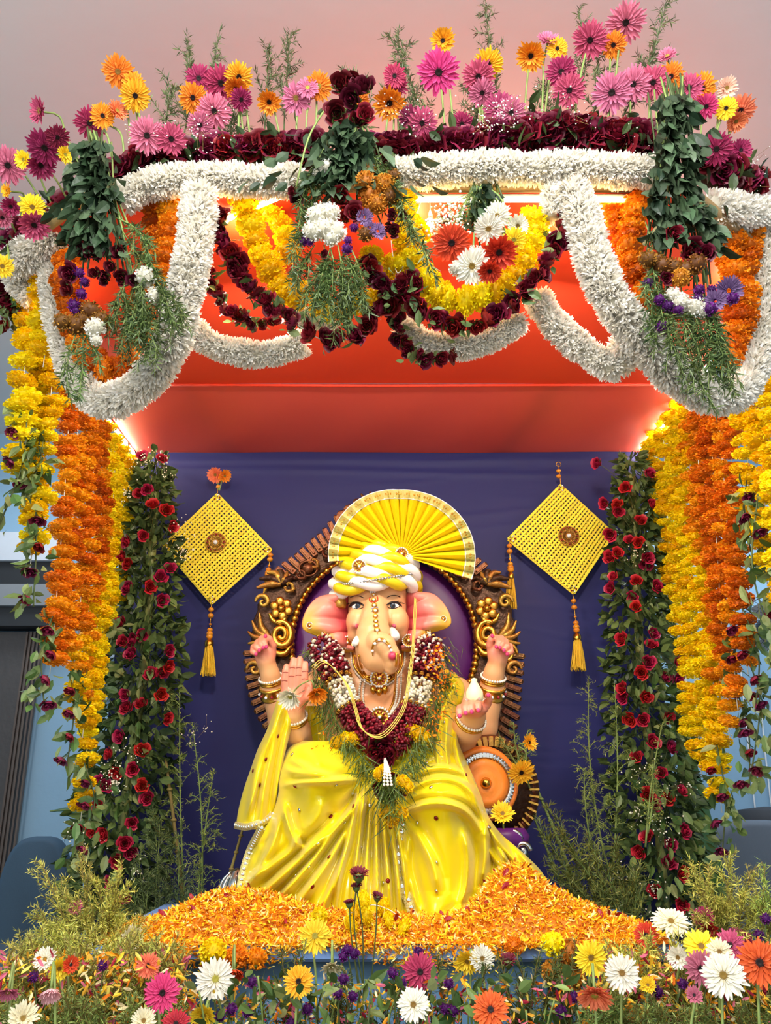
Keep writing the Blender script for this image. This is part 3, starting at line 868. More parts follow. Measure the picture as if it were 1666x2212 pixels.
FR = [
    ([(1092, 1402, -.09), (1102, 1396, -.12), (1104, 1408, -.15), (1097, 1412, -.155)], 7.5),
    ([(1084, 1396, -.09), (1092, 1386, -.125), (1096, 1397, -.155), (1090, 1404, -.16)], 8),
    ([(1076, 1393, -.09), (1083, 1379, -.125), (1086, 1391, -.155), (1081, 1398, -.16)], 8),
    ([(1068, 1395, -.09), (1073, 1378, -.115), (1077, 1387, -.15), (1073, 1396, -.155)], 7.5),
    ([(1062, 1410, -.09), (1058, 1394, -.11), (1060, 1382, -.125), (1063, 1375, -.13)], 8.5)]
hand((1076, 1412, -.095), (23 * p, .032, 25 * p), FR)
FO = [  # open palm-up hand, fingers towards the viewer
    ([(1002, 1534, -.36), (994, 1530, -.42), (992, 1536, -.455), (993, 1545, -.465)], 8),
    ([(1012, 1532, -.37), (1006, 1524, -.43), (1005, 1530, -.465), (1006, 1539, -.475)], 8.5),
    ([(1023, 1530, -.37), (1019, 1521, -.43), (1018, 1527, -.465), (1019, 1536, -.475)], 8.5),
    ([(1034, 1530, -.36), (1033, 1520, -.41), (1033, 1525, -.445), (1033, 1533, -.455)], 8.5),
    ([(1044, 1532, -.33), (1053, 1520, -.34), (1056, 1510, -.36), (1055, 1503, -.375)], 9)]
hand((1022, 1533, -.335), (28 * p, .05, 14 * p), FO)
NAILS = [(f[0][-1], f[0][-2]) for f in FL + FR + FO]
V, F, CC = sc.mesh()
M_SKIN = mat('painted_skin', None, .38, .03, attr=True, bump=.02, bscale=40, spec=.45)
idol = thing('seated_idol', 'seated elephant-headed four-armed painted idol with raised blessing hand', 'statue', (SP(815, 1720)[0], YST, TZ + .12))
body_mb = MB(); body_mb.add(V, F, CC); body = body_mb.build('body', M_SKIN, idol)
cs = body.modifiers.new('smooth', 'SMOOTH'); cs.factor = .5; cs.iterations = 3
TB = BVHTree.FromPolygons([Vector(v) for v in V], F.tolist())
del sc
def H(px, py, lift=.004, *more): return hitp(px, py, YST - .25, lift, TB, *more)

gold = mat('gold_metal', '#d9a441', .28, .10, 1.0, bump=.15, bscale=120)
goldp = mat('gold_paint', '#b98a3e', .38, .2, .75, bump=.35, bscale=70)
silver = mat('silver_metal', '#c9c9c4', .25, .08, 1.0, bump=.1, bscale=80)
pearl = mat('pearl', '#f3ead8', .25, .04, spec=.7)
gemr = mat('red_gem', '#8c1722', .12, .05, spec=.8)
gemw = mat('white_gem', '#eef2f4', .08, .02, spec=1.0)
black = mat('black_paint', '#1b1210', .4, .05)
nailm = mat('pink_paint', '#d63f74', .3, .05)
whitep = mat('white_paint', '#f4f1ea', .3, .02)
# ears: fluted fans, pink shading to yellow tips (painted)
def ear(inner, outer, name):
    nI, nO = 40, 26
    A = smooth_path(np.array([SP(*q) for q in inner]), nI); B = smooth_path(np.array([SP(*q) for q in outer]), nI)
    P = np.zeros((nI, nO, 3)); C = np.zeros((nI, nO, 3))
    pk, sal, yl = np.array(lin('#cf4f5c')), np.array(lin('#ea8f7c')), np.array(lin('#eebb2c'))
    for i in range(nI):
        for j in range(nO):
            f = j / (nO - 1); e = i / (nI - 1)
            q = A[i] * (1 - f) + B[i] * f
            rib = -.045 * (abs(math.sin(e * 4.5 * math.pi)) ** .5 - .5) * math.sin(math.pi * min(1, f * 1.1)) ** .7 * (1 - .4 * f)
            q = q + np.array([0, -.05 * math.sin(f * math.pi) + rib, 0])
            edge = min(e, 1 - e) * 2
            P[i, j] = q
            t = np.clip((f - .15) / .5, 0, 1); c = pk * (1 - t) + sal * t
            ty = np.clip((f - .58) / .25, 0, 1) * np.clip((e - .25) / .3, 0, 1)
            C[i, j] = c * (1 - ty) + yl * ty
    m = MB(); m.grid(P, C); o = m.build(name, M_SKIN, idol)
    s_ = o.modifiers.new('thick', 'SOLIDIFY'); s_.thickness = .014; s_.offset = 0
    t = BVHTree.FromPolygons([Vector(v) for v in P.reshape(-1, 3)], [tuple(x.vertices) for x in o.data.polygons])
    return t
TE1 = ear([(760, 1290, -.06), (752, 1315, -.06), (752, 1345, -.06), (757, 1375, -.06), (766, 1405, -.05)],
          [(738, 1284, -.05), (690, 1292, -.1), (663, 1320, -.12), (655, 1356, -.13), (680, 1370, -.12), (704, 1380, -.12), (712, 1402, -.1), (735, 1406, -.08), (764, 1408, -.06)], 'ear')
TE2 = ear([(872, 1290, -.06), (879, 1315, -.06), (879, 1345, -.06), (873, 1375, -.06), (866, 1402, -.05)],
          [(892, 1281, -.05), (936, 1286, -.1), (964, 1315, -.12), (973, 1348, -.13), (948, 1360, -.12), (925, 1368, -.12), (915, 1392, -.1), (895, 1404, -.08), (868, 1406, -.06)], 'ear')
# eyes, brows, tusks
for ex, ey, sx in ((773, 1309, -1), (849, 1308, 1)):
    c = H(ex, ey, -.006); hN = hit(ex, ey, TB); n_ = nrm(hN[1] * .6 + nrm(CAM - c) * .7); Mf = frame(n_)
    e = MB().ball(c, (14.5 * p, 7.4 * p, 5 * p), 16, 10, Mf).build('eye', whitep, idol)
    c2 = c + n_ * 4.2 * p + np.array([1.5 * p * 0, 0, 0])
    MB().ball(c2, (6.3 * p, 6.6 * p, 2.4 * p), 14, 8, Mf).build('iris', mat('iris_blue', '#2f3b4a', .15, .1), e)
    MB().ball(c2 + n_ * 1.4 * p, (3.1 * p, 3.3 * p, 1.4 * p), 10, 6, Mf).build('pupil', black, e)
    up = [H(ex + sx * q, ey - 7 + .03 * q * q, .0035) for q in (-14, -7, 0, 7, 13, 18)]
    MB().tube(smooth_path(up, 16), np.interp(np.arange(16), [0, 10, 15], [.003, .0075, .002]), 6).build('eyelid', black, e)
    lo = [H(ex + sx * q, ey + 7 - .026 * q * q, .002) for q in (-13, -6, 0, 7, 14)]
    MB().tube(smooth_path(lo, 12), .0016, 5).build('lower_lid', black, e)
    for q in range(7):                            # lashes fan outwards
        a = H(ex + sx * (6 + 2.2 * q), ey - 7 + .45 * q, .004)
        MB().tube([a, a + np.array([sx * .012, -.012, .008 - .002 * q]) * .9], [.0016, .0004], 4).build('lash', black, e)
    br = [H(ex + sx * q, ey - 22 + .035 * (q - 2) ** 2 * .6, .003) for q in (-13, -6, 0, 7, 15)]
    MB().tube(smooth_path(br, 16), .0018, 5).build('eyebrow', black, idol)
    ck = H(ex + sx * 4 - sx * 2, 1352, .0005); MB().ball(ck, (5 * p, 5 * p, 1.2 * p), 10, 6, frame(hit(ex + sx * 2, 1352, TB)[1])).build('cheek_dot', mat('rouge', '#d9677e', .5, .05), idol)
for P, r in (([(785, 1372, -.2), (774, 1382, -.27), (766, 1390, -.33)], (9.5, 9, 6)), ([(846, 1364, -.2), (852, 1369, -.27), (855, 1375, -.32)], (9.5, 9, 8.5))):
    MB().tube(smooth_path([SP(*q) for q in P], 10), np.interp(np.arange(10), [0, 5, 9], r) * p, 12).build('tusk', whitep, idol)
for a, b in NAILS:
    A, B = SP(*a), SP(*b); d = nrm(A - B); o_ = nrm(CAM - A)
    MB().ball(A + o_ * 5.2 * p + d * 1.5 * p, (3.8 * p, 4.6 * p, 2.6 * p), 8, 6, frame(o_)).build('nail', nailm, idol)
for f in range(4):
    for q in (1, 2):
        x0, y0, _ = FB[f][0][q]
        MB().tube([H(x0 - 6, y0 + 3, .0008), H(x0, y0 + 2, .0012), H(x0 + 6, y0 + 3, .0008)], .0011, 4).build('crease', mat('red_line', '#9c4136', .5, 0), idol)
# forehead mark and jewelled chain down the trunk
MB().tube(smooth_path([H(x, y_, .002) for x, y_ in ((800, 1290), (799, 1297), (805, 1301), (807, 1292), (809, 1301), (816, 1297), (815, 1289))], 26), .0026, 6).build('forehead_mark', mat('vermilion', '#d2451e', .4, .05), idol)
ch = MB(); q = smooth_path([H(x, y_, .004) for x, y_ in ((807, 1288), (808, 1305), (811, 1322), (812, 1340), (814, 1356), (816, 1370))], 40)
MB().tube(q, .0016, 5).build('chain_thread', gold, idol)
for x, y_, r in ((808, 1286, 4), (808, 1297, 5), (809, 1309, 5.5), (811, 1320, 6), (811, 1332, 5), (812, 1343, 5), (813, 1352, 5.5), (815, 1363, 6)):
    c = H(x, y_, .004); n_ = nrm(CAM - c)
    b = MB().lathe([(r * p, 0), (r * p * 1.05, r * p * .3), (r * p * .7, r * p * .5)], c, n_, 12).build('chain_bead', gold, idol)
    MB().ball(c + n_ * r * p * .5, r * p * .5, 8, 6).build('gem', gemw, b)
for sx in (-1, 0, 1):
    c = H(806 + 4 * sx, 1277, .006); MB().ball(c, (2.6 * p, 2 * p, 6.5 * p), 8, 6).build('crest_petal', gemw, idol)
for dx in (-11, -9, 9, 11):
    pass
MB().tube(smooth_path([H(x, y_, .003) for x, y_ in ((803, 1315), (817, 1313))], 6), .0022, 5).build('trunk_mark', mat('blue_mark', '#9fb2d6', .4, .02), idol)
MB().tube(smooth_path([H(x, y_, .003) for x, y_ in ((803, 1321), (818, 1319))], 6), .0022, 5).build('trunk_mark', MATS['blue_mark'], idol)
# bridle of gold round the curl of the trunk
m = MB()
for off in (0, 5): m.tube(smooth_path([H(x, y_, .004) for x, y_ in ((806, 1412 + off), (805, 1398 + off), (812, 1383 + off), (826, 1380 + off), (838, 1388 + off), (845, 1402 + off))], 24), .0026, 6)
m.build('trunk_band', gold, idol)
for x, y_ in ((806, 1404), (811, 1390), (820, 1383), (831, 1386), (840, 1396), (845, 1407)):
    MB().ball(H(x, y_, .007), 3.2 * p, 8, 6).build('trunk_stud', gemw, idol)

# ------------------------------------------------------------------ jewellery: each piece lifts off, each is its own thing
def rosette(parent, c, n_, r, name='medallion', m1=None):
    n_ = nrm(n_)
    b = MB().lathe([(r, 0), (r * 1.02, r * .12), (r * .8, r * .2), (r * .75, r * .12), (r * .4, r * .16), (r * .36, r * .3), (.01 * r, .34 * r)], c, n_, 28).build(name, m1 or gold, parent)
    Mf = frame(n_); m = MB(); m2 = MB()
    for k in range(20):
        a = k * math.pi / 10; m.ball(c + Mf @ np.array([r * .92 * math.cos(a), r * .92 * math.sin(a), r * .2]), r * .13, 7, 5)
    for k in range(10):
        a = k * math.pi / 5; m2.ball(c + Mf @ np.array([r * .55 * math.cos(a), r * .55 * math.sin(a), r * .2]), r * .11, 7, 5)
    o = m.build('rim_stones', gemw, b); o['kind'] = 'stuff'
    o = m2.build('red_stones', gemr, b); o['kind'] = 'stuff'
    MB().ball(c + n_ * r * .34, r * .16, 8, 6).build('centre_stone', gemw, b)
    return b
def pearls(parent, W, r, name='pearl_row', m_=None):
    n = max(3, int(plen(W) / (r * 1.9))); Q = smooth_path(W, n); m = MB()
    m.scatter(ball_t(7, 5), Q, np.tile(np.eye(3), (n, 1, 1)), scale=np.full(n, r))
    o = m.build(name, m_ or pearl, parent); o['kind'] = 'stuff'; return o
def hp(pts, lift=.006, n=60): return smooth_path([H(x, y_, lift) for x, y_ in pts], n)
nk = thing('necklace', 'short broad gold collar necklace with round white and red medallion', 'necklace', H(815, 1440))
for k, (ins) in enumerate((0, 7, 14)):
    MB().tube(hp([(764 + ins, 1415), (768 + ins, 1440), (782 + ins * .7, 1462), (800, 1476 - ins), (820, 1479 - ins), (840, 1474 - ins), (858 - ins * .7, 1458), (868 - ins, 1436), (868 - ins, 1412)], .007), 2.6 * p, 7).build('band', gold, nk)
pearls(nk, hp([(760, 1412), (764, 1442), (779, 1466), (800, 1481), (821, 1484), (842, 1479), (861, 1462), (872, 1436), (873, 1405)], .009), 2.2 * p)
rosette(nk, H(819, 1467, .014), hit(819, 1467, TB)[1] * .4 + nrm(CAM - H(819, 1467)), 19 * p)
for sx in (-1, 0, 1):
    MB().lathe([(.5 * p, -13 * p), (6 * p, -6 * p), (7 * p, 0), (3 * p, 6 * p)], H(819 + sx * 13, 1489 + 6 * (sx == 0), .012), (0, 0, 1), 10).build('pendant_drop', gold, nk)
nk2 = thing('long_necklace', 'long pearl and gold chain with lower round medallion on belly', 'necklace', H(820, 1540))
for off in (0, 8):
    pearls(nk2, hp([(788 - off, 1470), (785 - off, 1500), (788 - off * .8, 1525), (797, 1542 + off * .4)], .010), 2.4 * p)
    pearls(nk2, hp([(858 + off, 1450), (857 + off, 1490), (853 + off * .8, 1520), (843, 1542 + off * .4)], .010), 2.4 * p)
MB().tube(hp([(852, 1450), (853, 1490), (848, 1520), (838, 1540)], .010), 2.2 * p, 7).build('chain', gold, nk2)
rosette(nk2, H(820, 1553, .016), hit(820, 1553, TB)[1] * .4 + nrm(CAM - H(820, 1553)), 21 * p)
for sx in (-1, 1):
    MB().ball(H(820 + sx * 24, 1558, .012), (7 * p, 4 * p, 9 * p), 10, 7).build('side_leaf', gold, nk2)
def bangle(c, ax, R_, lab, kind):
    t = thing('bangle', lab, 'bangle', c); Mf = frame(ax)
    def ring(r, h, th): return [c + Mf @ np.array([r * math.cos(a), r * math.sin(a), h]) for a in np.linspace(0, 2 * math.pi, 30)]
    if kind == 'pearl':
        pearls(t, np.array(ring(R_ + 3 * p, 0, 0)), 2.8 * p)
        MB().tube(ring(R_ + 1.5 * p, -5 * p, 0), 2.6 * p, 7).build('gold_ring', gold, t)
        MB().tube(ring(R_ + 1.5 * p, -10 * p, 0), 2.6 * p, 7).build('gold_ring', gold, t)
    else:
        MB().lathe([(R_ - 2 * p, -14 * p), (R_ + 2 * p, -14 * p), (R_ + 3 * p, -10 * p), (R_ + 1.5 * p, -8 * p), (R_ + 2.5 * p, 0), (R_ + 1.5 * p, 8 * p), (R_ + 3 * p, 10 * p), (R_ + 1 * p, 14 * p), (R_ - 2 * p, 14 * p)], c, ax, 30).build('cuff', gold, t)
        for k in range(14):
            a = k * 2 * math.pi / 14; q = c + Mf @ np.array([(R_ + 2.6 * p) * math.cos(a), (R_ + 2.6 * p) * math.sin(a), 0])
            MB().ball(q, 3.6 * p, 6, 4).build('stone', gemr if k % 2 else gemw, t)
    return t
def seg(a, b, f): A, B = SP(*a), SP(*b); return A + (B - A) * f, nrm(B - A)
for a, b, f, R_, kd, lb in (((590, 1490, -.02), (584, 1458, -.06), .82, 22, 'pearl', 'pearl and gold bangles on the raised wrist above the blessing hand'),
                            ((590, 1490, -.02), (584, 1458, -.06), -.1, 27, 'cuff', 'wide jewelled gold cuff below pearl bangles, behind the blessing hand'),
                            ((1062, 1490, -.02), (1067, 1455, -.06), .8, 23, 'pearl', 'pearl and gold bangles on raised wrist above the open-palm hand'),
                            ((1062, 1490, -.02), (1067, 1455, -.06), -.1, 28, 'cuff', 'wide jewelled gold cuff above the open-palm hand'),
                            ((640, 1580, -.18), (634, 1542, -.24), .85, 23, 'pearl', 'pearl and gold bangles on the wrist of the blessing hand'),
                            ((1008, 1572, -.2), (1022, 1545, -.26), .75, 27, 'pearl', 'pearl and gold bangle on the wrist of open-palm hand')):
    c, ax = seg(a, b, f); bangle(c, ax, R_ * p, lb, kd)
def stud(px, py, tree, r, lab):
    h = hit(px, py, tree)
    c = h[0] if h else SP(px, py, -.12); n_ = nrm(CAM - c)
    t = thing('ear_stud', lab, 'earring', c + n_ * .01)
    rosette(t, c + n_ * .010, n_, r * p)
for x, y_, tr, r, lb in ((669, 1351, TE1, 7, 'small round stud near the tip of the ear on blessing-hand side'), (702, 1369, TE1, 7, 'small round stud on lower notch of the ear, blessing-hand side'), (751, 1388, TE1, 14, 'large round earring on the lobe, blessing-hand side'),
                         (958, 1337, TE2, 7, 'small round stud near the tip of the ear on open-palm side'), (923, 1365, TE2, 7, 'small round stud on lower notch of the ear, open-palm side'), (883, 1384, TE2, 14, 'large round earring on the lobe, open-palm side')):
    stud(x, y_, tr, r, lb)
# ------------------------------------------------------------------ throne behind the idol
bronze = mat('dark_bronze', '#4a3020', .38, .3, .6, bump=.6, bscale=45)
copper = mat('copper_paint', '#6f4428', .36, .25, .7, bump=.4, bscale=60)
purple = mat('purple_gloss', '#5b1a6b', .38, .06, spec=.4)
YT = 4.06
TPX, TPY = 830.0, 1392.0
def TP(r, a, dy=0): return at(TPX + r * math.cos(R(a)), TPY - r * math.sin(R(a)), YT + dy)
kp = mpp(TPX, TPY, YT)
throne = thing('throne', 'carved dark bronze and gold throne with purple oval back panel behind the idol', 'throne', (at(815, 1700, YT)[0], 3.95, TZ))
AA = [-140, -120, -90, -60, -40, -30, -20, -10, 0, 10, 20, 30, 45, 60, 70, 80, 90, 100, 110, 120, 135, 150, 160, 170, 180, 190, 200, 210, 220]
RR = [300, 300, 300, 320, 335, 318, 298, 290, 288, 286, 284, 276, 258, 262, 284, 305, 312, 306, 284, 262, 258, 276, 284, 286, 288, 290, 296, 300, 300]
def rout(a): return float(np.interp((a + 140) % 360 - 140, AA, RR))
ang = np.linspace(-180, 180, 145)
rows = []
for f, dy in ((0, .05), (0, 0), (.12, -.045), (.3, -.02), (.55, -.035), (.8, -.015), (.97, -.03), (1, .0), (1, .05)):
    rows.append([TP(198 + (rout(a) - 198) * f + 2.5 * math.sin(a * .9) * f, a, dy) for a in ang])
MB().grid(np.array(rows)).build('carved_frame', bronze, throne)
# purple oval
c0 = at(TPX, TPY, YT + .03)
rows = [[c0 + np.array([205 * kp * f * math.cos(R(a)), -.05 * (1 - f * f) ** .6, 196 * kp * f * math.sin(R(a))]) for a in np.linspace(0, 360, 73)] for f in np.linspace(.001, 1, 14)]
MB().grid(np.array(rows)).build('back_panel', purple, throne)
# gold rope border, one bead block after the other
blk = MB(); blk.ball((0, 0, 0), (8.5 * kp, 7.5 * kp, 8 * kp), 10, 7); blk = blk.mesh('border_block', gold)
for k in range(90):
    a = k * 4; pz = TP(201, a, -.035); q = TP(201, a + 1, -.035)
    link('border_block', blk, throne, pz, frame(nrm(q - pz)))
# ray blocks round the rim
rb = MB(); rb.box((0, 0, 0), (22 * kp, 11 * kp, 40 * kp), bev=3.5 * kp); rb.box((10 * kp, 0, 2 * kp), (8 * kp, 5 * kp, 30 * kp), bev=2 * kp); rb.box((-10 * kp, 0, 2 * kp), (8 * kp, 5 * kp, 30 * kp), bev=2 * kp); rb = rb.mesh('ray_block', copper, False)
for a in [x for x in np.arange(38, 76, 3.4)] + [x for x in np.arange(104, 146, 3.4)] + [x for x in np.arange(184, 226, 3.4)] + [x for x in np.arange(-46, -4, 3.4)] + [80, 85, 95, 100, 90]:
    pz = TP(rout(a) - 4, a, -.02); link('ray_block', rb, throne, pz, frame(nrm(TP(rout(a) + 20, a) - TP(rout(a), a))))
def tubes(parent, pts, r0, r1, name, m, dy=-.05, n=22):
    W = smooth_path([at(x, y, YT + dy) for x, y in pts], n)
    rr = np.interp(np.linspace(0, 1, n), [0, .35, 1], [r0 * .5, r0, r1]) * kp
    return MB().tube(W, rr, 8).build(name, m, parent)
for s, cx in ((-1, 830), (1, 830)):
    X = lambda d: cx + s * d
    # scroll volute of gold
    th = np.linspace(0, 3.6 * math.pi, 40); rad = 31 - 2.3 * th
    tubes(throne, [(X(222 + (r_ * math.cos(t_ + 1)) * .8), 1372 - r_ * math.sin(t_ + 1)) for r_, t_ in zip(rad, th)], 9, 5, 'scroll', gold, -.075, 60)
    tubes(throne, [(X(202), 1395), (X(215), 1412), (X(235), 1408), (X(246), 1385)], 8, 3, 'scroll', gold, -.07)
    tubes(throne, [(X(210), 1330), (X(222), 1345), (X(240), 1340), (X(248), 1325)], 7, 3, 'scroll', gold, -.07)
    # leaf fan
    for k in range(7):
        a = R(60 - 24 * k); l = 62 if k < 5 else 50
        q0 = (X(243), 1382); tubes(throne, [q0, (X(243 + l * .5 * math.cos(a) + 6), 1382 - l * .5 * math.sin(a)), (X(243 + l * math.cos(a) * .85), 1382 - l * math.sin(a) - 5)], 9, 2, 'carved_leaf', goldp, -.045)
    for k in range(6):
        a = R(150 - 30 * k); q0 = (X(222), 1262); l = 48
        tubes(throne, [q0, (X(222 + l * .5 * math.cos(a)), 1262 - l * .55 * math.sin(a)), (X(222 + l * .95 * math.cos(a) + 8), 1262 - l * .8 * math.sin(a) + 8)], 10, 3, 'carved_leaf', goldp if k % 2 else bronze, -.05)
    # five-petal flower
    for k in range(6):
        a = R(60 * k + 20); q = at(X(222 + 16 * math.cos(a)), 1314 - 16 * math.sin(a), YT - .075)
        MB().ball(q, (10 * kp, 4 * kp, 10 * kp), 10, 6).build('carved_petal', gold, throne)
    MB().ball(at(X(222), 1314, YT - .085), 7 * kp, 10, 7).build('flower_boss', gold, throne)
    # oval boss in the arch
    q = TP(232, 90 + s * -45 if False else (135 if s < 0 else 45), -.06)
    MB().ball(q, (13 * kp, 9 * kp, 13 * kp), 14, 8).build('boss', copper, throne)
    MB().tube([q + np.array([20 * kp * math.cos(t_), 0, 17 * kp * math.sin(t_)]) for t_ in np.linspace(0, 6.2832, 24)], 3 * kp, 6).build('boss_rim', copper, throne)
    # coils beside the raised hand
    th = np.linspace(0, 2.6 * math.pi, 30)
    for (ox, oy, r_) in ((266, 1412, 22), (280, 1445, 17), (262, 1300, 16)):
        tubes(throne, [(X(ox + (r_ - 1.8 * t_) * math.cos(t_)), oy - (r_ - 1.8 * t_) * math.sin(t_)) for t_ in th], 6, 3, 'scroll', gold if r_ > 20 else goldp, -.06, 40)
for k in range(5):
    a = R(150 - 30 * k); tubes(throne, [(800, 1100), (800 + 20 * math.cos(a), 1100 - 20 * math.sin(a)), (800 + 40 * math.cos(a), 1096 - 34 * math.sin(a))], 8, 2, 'carved_leaf', copper, -.05)
for a in list(range(104, 150, 9)) + list(range(32, 78, 9)) + list(range(186, 226, 9)) + list(range(-44, -4, 9)):
    for sg in (-1, 1):
        r0 = 216 + (rout(a) - 250) * .5
        W = smooth_path([TP(r0, a, -.055), TP(r0 + 10, a + sg * 2.2, -.065), TP(r0 + 20, a + sg * 1.2, -.06), TP(r0 + 15, a + sg * .5, -.06)], 14)
        MB().tube(W, np.interp(np.arange(14), [0, 5, 13], [5, 4, 2]) * kp, 6).build('carved_scroll', goldp if a % 2 else copper, throne)
# seat block and legs
zs = SP(815, 1712)[2]
MB().box((SP(815, 1712)[0], 3.80, (TZ + zs) / 2), (.78, .5, zs - TZ), bev=.02).build('seat', bronze, throne, smooth=False)
MB().box((SP(815, 1712)[0], 3.99, (TZ + 1.5) / 2), (.9, .1, .5), bev=.02).build('back_base', bronze, throne, smooth=False)
for px in (512, 1100):
    b = at(px, 1965, 3.56); b[2] = TZ; q_ = .62
    MB().lathe([(r_ * q_, h_ * q_) for r_, h_ in ((.06, 0), (.085, .02), (.07, .05), (.095, .10), (.10, .15), (.075, .21), (.05, .25), (.02, .27))], b, (0, 0, 1), 16).build('silver_foot', silver, throne)
    for k in range(8):
        a = k * math.pi / 4; d = np.array([math.cos(a), math.sin(a), 0]) * q_
        MB().tube(smooth_path([b + d * .085 + (0, 0, .02), b + d * .115 + (0, 0, .07), b + d * .10 + (0, 0, .12), b + d * .05 + (0, 0, .155)], 10), np.array([.004, .012, .016, .017, .016, .014, .012, .010, .006, .003]) * q_, 6).build('foot_leaf', silver, throne)
for px, py in ((1108, 1812), (1128, 1838), (1096, 1834)):
    q = at(px, py, 3.58)
    MB().tube([q + np.array([.034 * (1 - t_ / 9) * math.cos(t_), -.0, .034 * (1 - t_ / 9) * math.sin(t_)]) for t_ in np.linspace(0, 8, 30)], .010, 7).build('silver_scroll', silver, throne)
MB().lathe([(.06, .0), (.10, .02), (.11, .06), (.09, .09)], at(1088, 1822, 3.66) + np.array([0, 0, -.03]), (0, 0, 1), 20).build('purple_pad', purple, throne)
MB().lathe([(.05, 0), (.09, .03), (.10, .09), (.08, .14)], at(1092, 1850, 3.66) - np.array([0, 0, .09]), (0, 0, 1), 18).build('silver_neck', silver, throne)
# wheel-shaped arm with fluted bronze ring, orange bolster end
cb = at(1062, 1705, 3.72)
rows = [[cb + np.array([r_ * kp2 * math.cos(t_) * (1 + .0 * math.sin(60 * t_)), dy + .008 * math.sin(34 * t_) * (0 < i < 4), r_ * kp2 * 1.12 * math.sin(t_)]) for t_ in np.linspace(0, 6.2832, 140)]
        for i, (r_, dy) in enumerate(((72, .05), (72, -.02), (84, -.045), (94, -.04), (102, -.01), (102, .05))) for kp2 in (mpp(1068, 1705, 3.72),)]
MB().grid(np.array(rows)).build('fluted_arm_ring', copper, throne)
MB().lathe([(60 * mpp(1068, 1705, 3.72), .02), (86 * mpp(1068, 1705, 3.72), .02), (86 * mpp(1068, 1705, 3.72), .05)], cb, (0, -1, 0), 40).build('arm_plate', bronze, throne)
fb = MB(); fb.box((0, 0, 0), (.018, .008, .044), bev=.0025); fb = fb.mesh('flute', goldp, False)
for k in range(44):
    a = k * math.pi / 22; d = np.array([math.cos(a), 0, 1.12 * math.sin(a)])
    link('flute', fb, throne, cb + d * 88 * mpp(1068, 1705, 3.72) + (0, -.05, 0), frame(nrm(d)))
orange = mat('orange_paint', '#e98125', .45, .06, bump=.15, bscale=60)
bo = thing('bolster', 'round orange bolster end with silver ring and knob beside the yellow drape', 'cushion', at(1048, 1695, 3.66))
cb2 = at(1046, 1692, 3.60); n_ = nrm(np.array([.12, -1, .02])); q = mpp(1046, 1692, 3.6)
MB().lathe([(58 * q, -.10), (76 * q, -.06), (79 * q, -.02), (74 * q, .012), (66 * q, .018), (64 * q, .01)], cb2, n_, 44).build('cover', orange, bo)
MB().lathe([(64 * q, .0), (64 * q, .02), (57 * q, .028), (52 * q, .02), (52 * q, .0)], cb2, n_, 44).build('silver_ring', silver, bo)
MB().lathe([(52 * q, .0), (51 * q, .022), (36 * q, .03), (30 * q, .024), (22 * q, .034), (14 * q, .03), (.1 * q, .03)], cb2, n_, 44).build('end_disc', orange, bo)
MB().lathe([(11 * q, .028), (12 * q, .036), (7 * q, .05), (.5 * q, .058)], cb2, n_, 18).build('knob', gold, bo)
Mf = frame(n_)
fl = MB(); fl.box((0, 0, 0), (.012, .005, .022), bev=.002); fl = fl.mesh('groove', silver, False)
for k in range(48):
    a = k * math.pi / 24; d = Mf @ np.array([math.cos(a), math.sin(a), 0]); link('ring_rib', fl, bo, cb2 + d * 58 * q + n_ * .026, frame(d))

# ------------------------------------------------------------------ turban with pleated fan
ysilk = mat('yellow_silk', '#e4ca10', .36, .04, bump=.06, bscale=90, spec=.5)
wsilk = mat('white_silk', '#efe9e2', .5, .03, bump=.06, bscale=90)
lace = mat('gold_lace', '#dccf8a', .4, .2, .35, bump=.8, bscale=160)
tb = thing('turban', 'yellow and white twisted turban with large pleated yellow fan on the idol', 'turban', SP(812, 1285, -.08))
tc = SP(812, 1240, -.05); q = PXM
MB().ball(tc, (82 * q, .15, 52 * q), 24, 14).build('cap', wsilk, tb)
def coil(cy, rx, ry, tilt, rad, c_, ph, n=90, x0=812, dy=-.06, tw=7):
    c = SP(x0, cy, dy); W = []
    for i in range(n):
        a = 2 * math.pi * i / (n - 1)
        o = np.array([rx * q * math.cos(a), -ry * math.sin(a), 0]); n1 = nrm(np.array([math.cos(a) / rx, -math.sin(a) / (ry / q), 0]))
        b = tw * a + ph
        W.append(c + o + np.array([0, 0, tilt * q * math.cos(a)]) + (n1 * math.cos(b) + np.array([0, 0, 1]) * math.sin(b)) * rad * q * .55)
    MB().tube(W, rad * q * .78, 10).build('twist', c_, tb)
for i, (cy, rx, ry, tl, rd) in enumerate(((1278, 84, .185, 8, 15), (1256, 86, .185, 9, 15), (1234, 80, .17, 10, 15), (1213, 66, .15, 8, 14), (1196, 48, .11, 6, 13))):
    coil(cy, rx, ry, tl, rd, ysilk, i * .8, tw=5); coil(cy, rx, ry, tl, rd, wsilk if i < 4 else ysilk, i * .8 + math.pi, tw=5)
W = [SP(812 + 90 * math.cos(a), 1252 - 14 * math.cos(a) - 0 * math.sin(a), -.06 - .225 * math.sin(a)) for a in np.linspace(.0, math.pi, 40)]
pearls(tb, np.array(W), 3.4 * q, 'mirror_chain', silver)
for px, py, r in ((776, 1223, 15), (868, 1196, 14)):
    c = SP(px, py, -.27 if px < 800 else -.2); rosette(tb, c, nrm(CAM - c), r * q, 'brooch')
MB().lathe([(5 * q, 0), (9 * q, -.01), (13 * q, -.04), (12 * q, -.06), (8 * q, -.064)], SP(736, 1284, -.12), (0, 0, 1), 18).build('tassel_bell', goldp, tb)
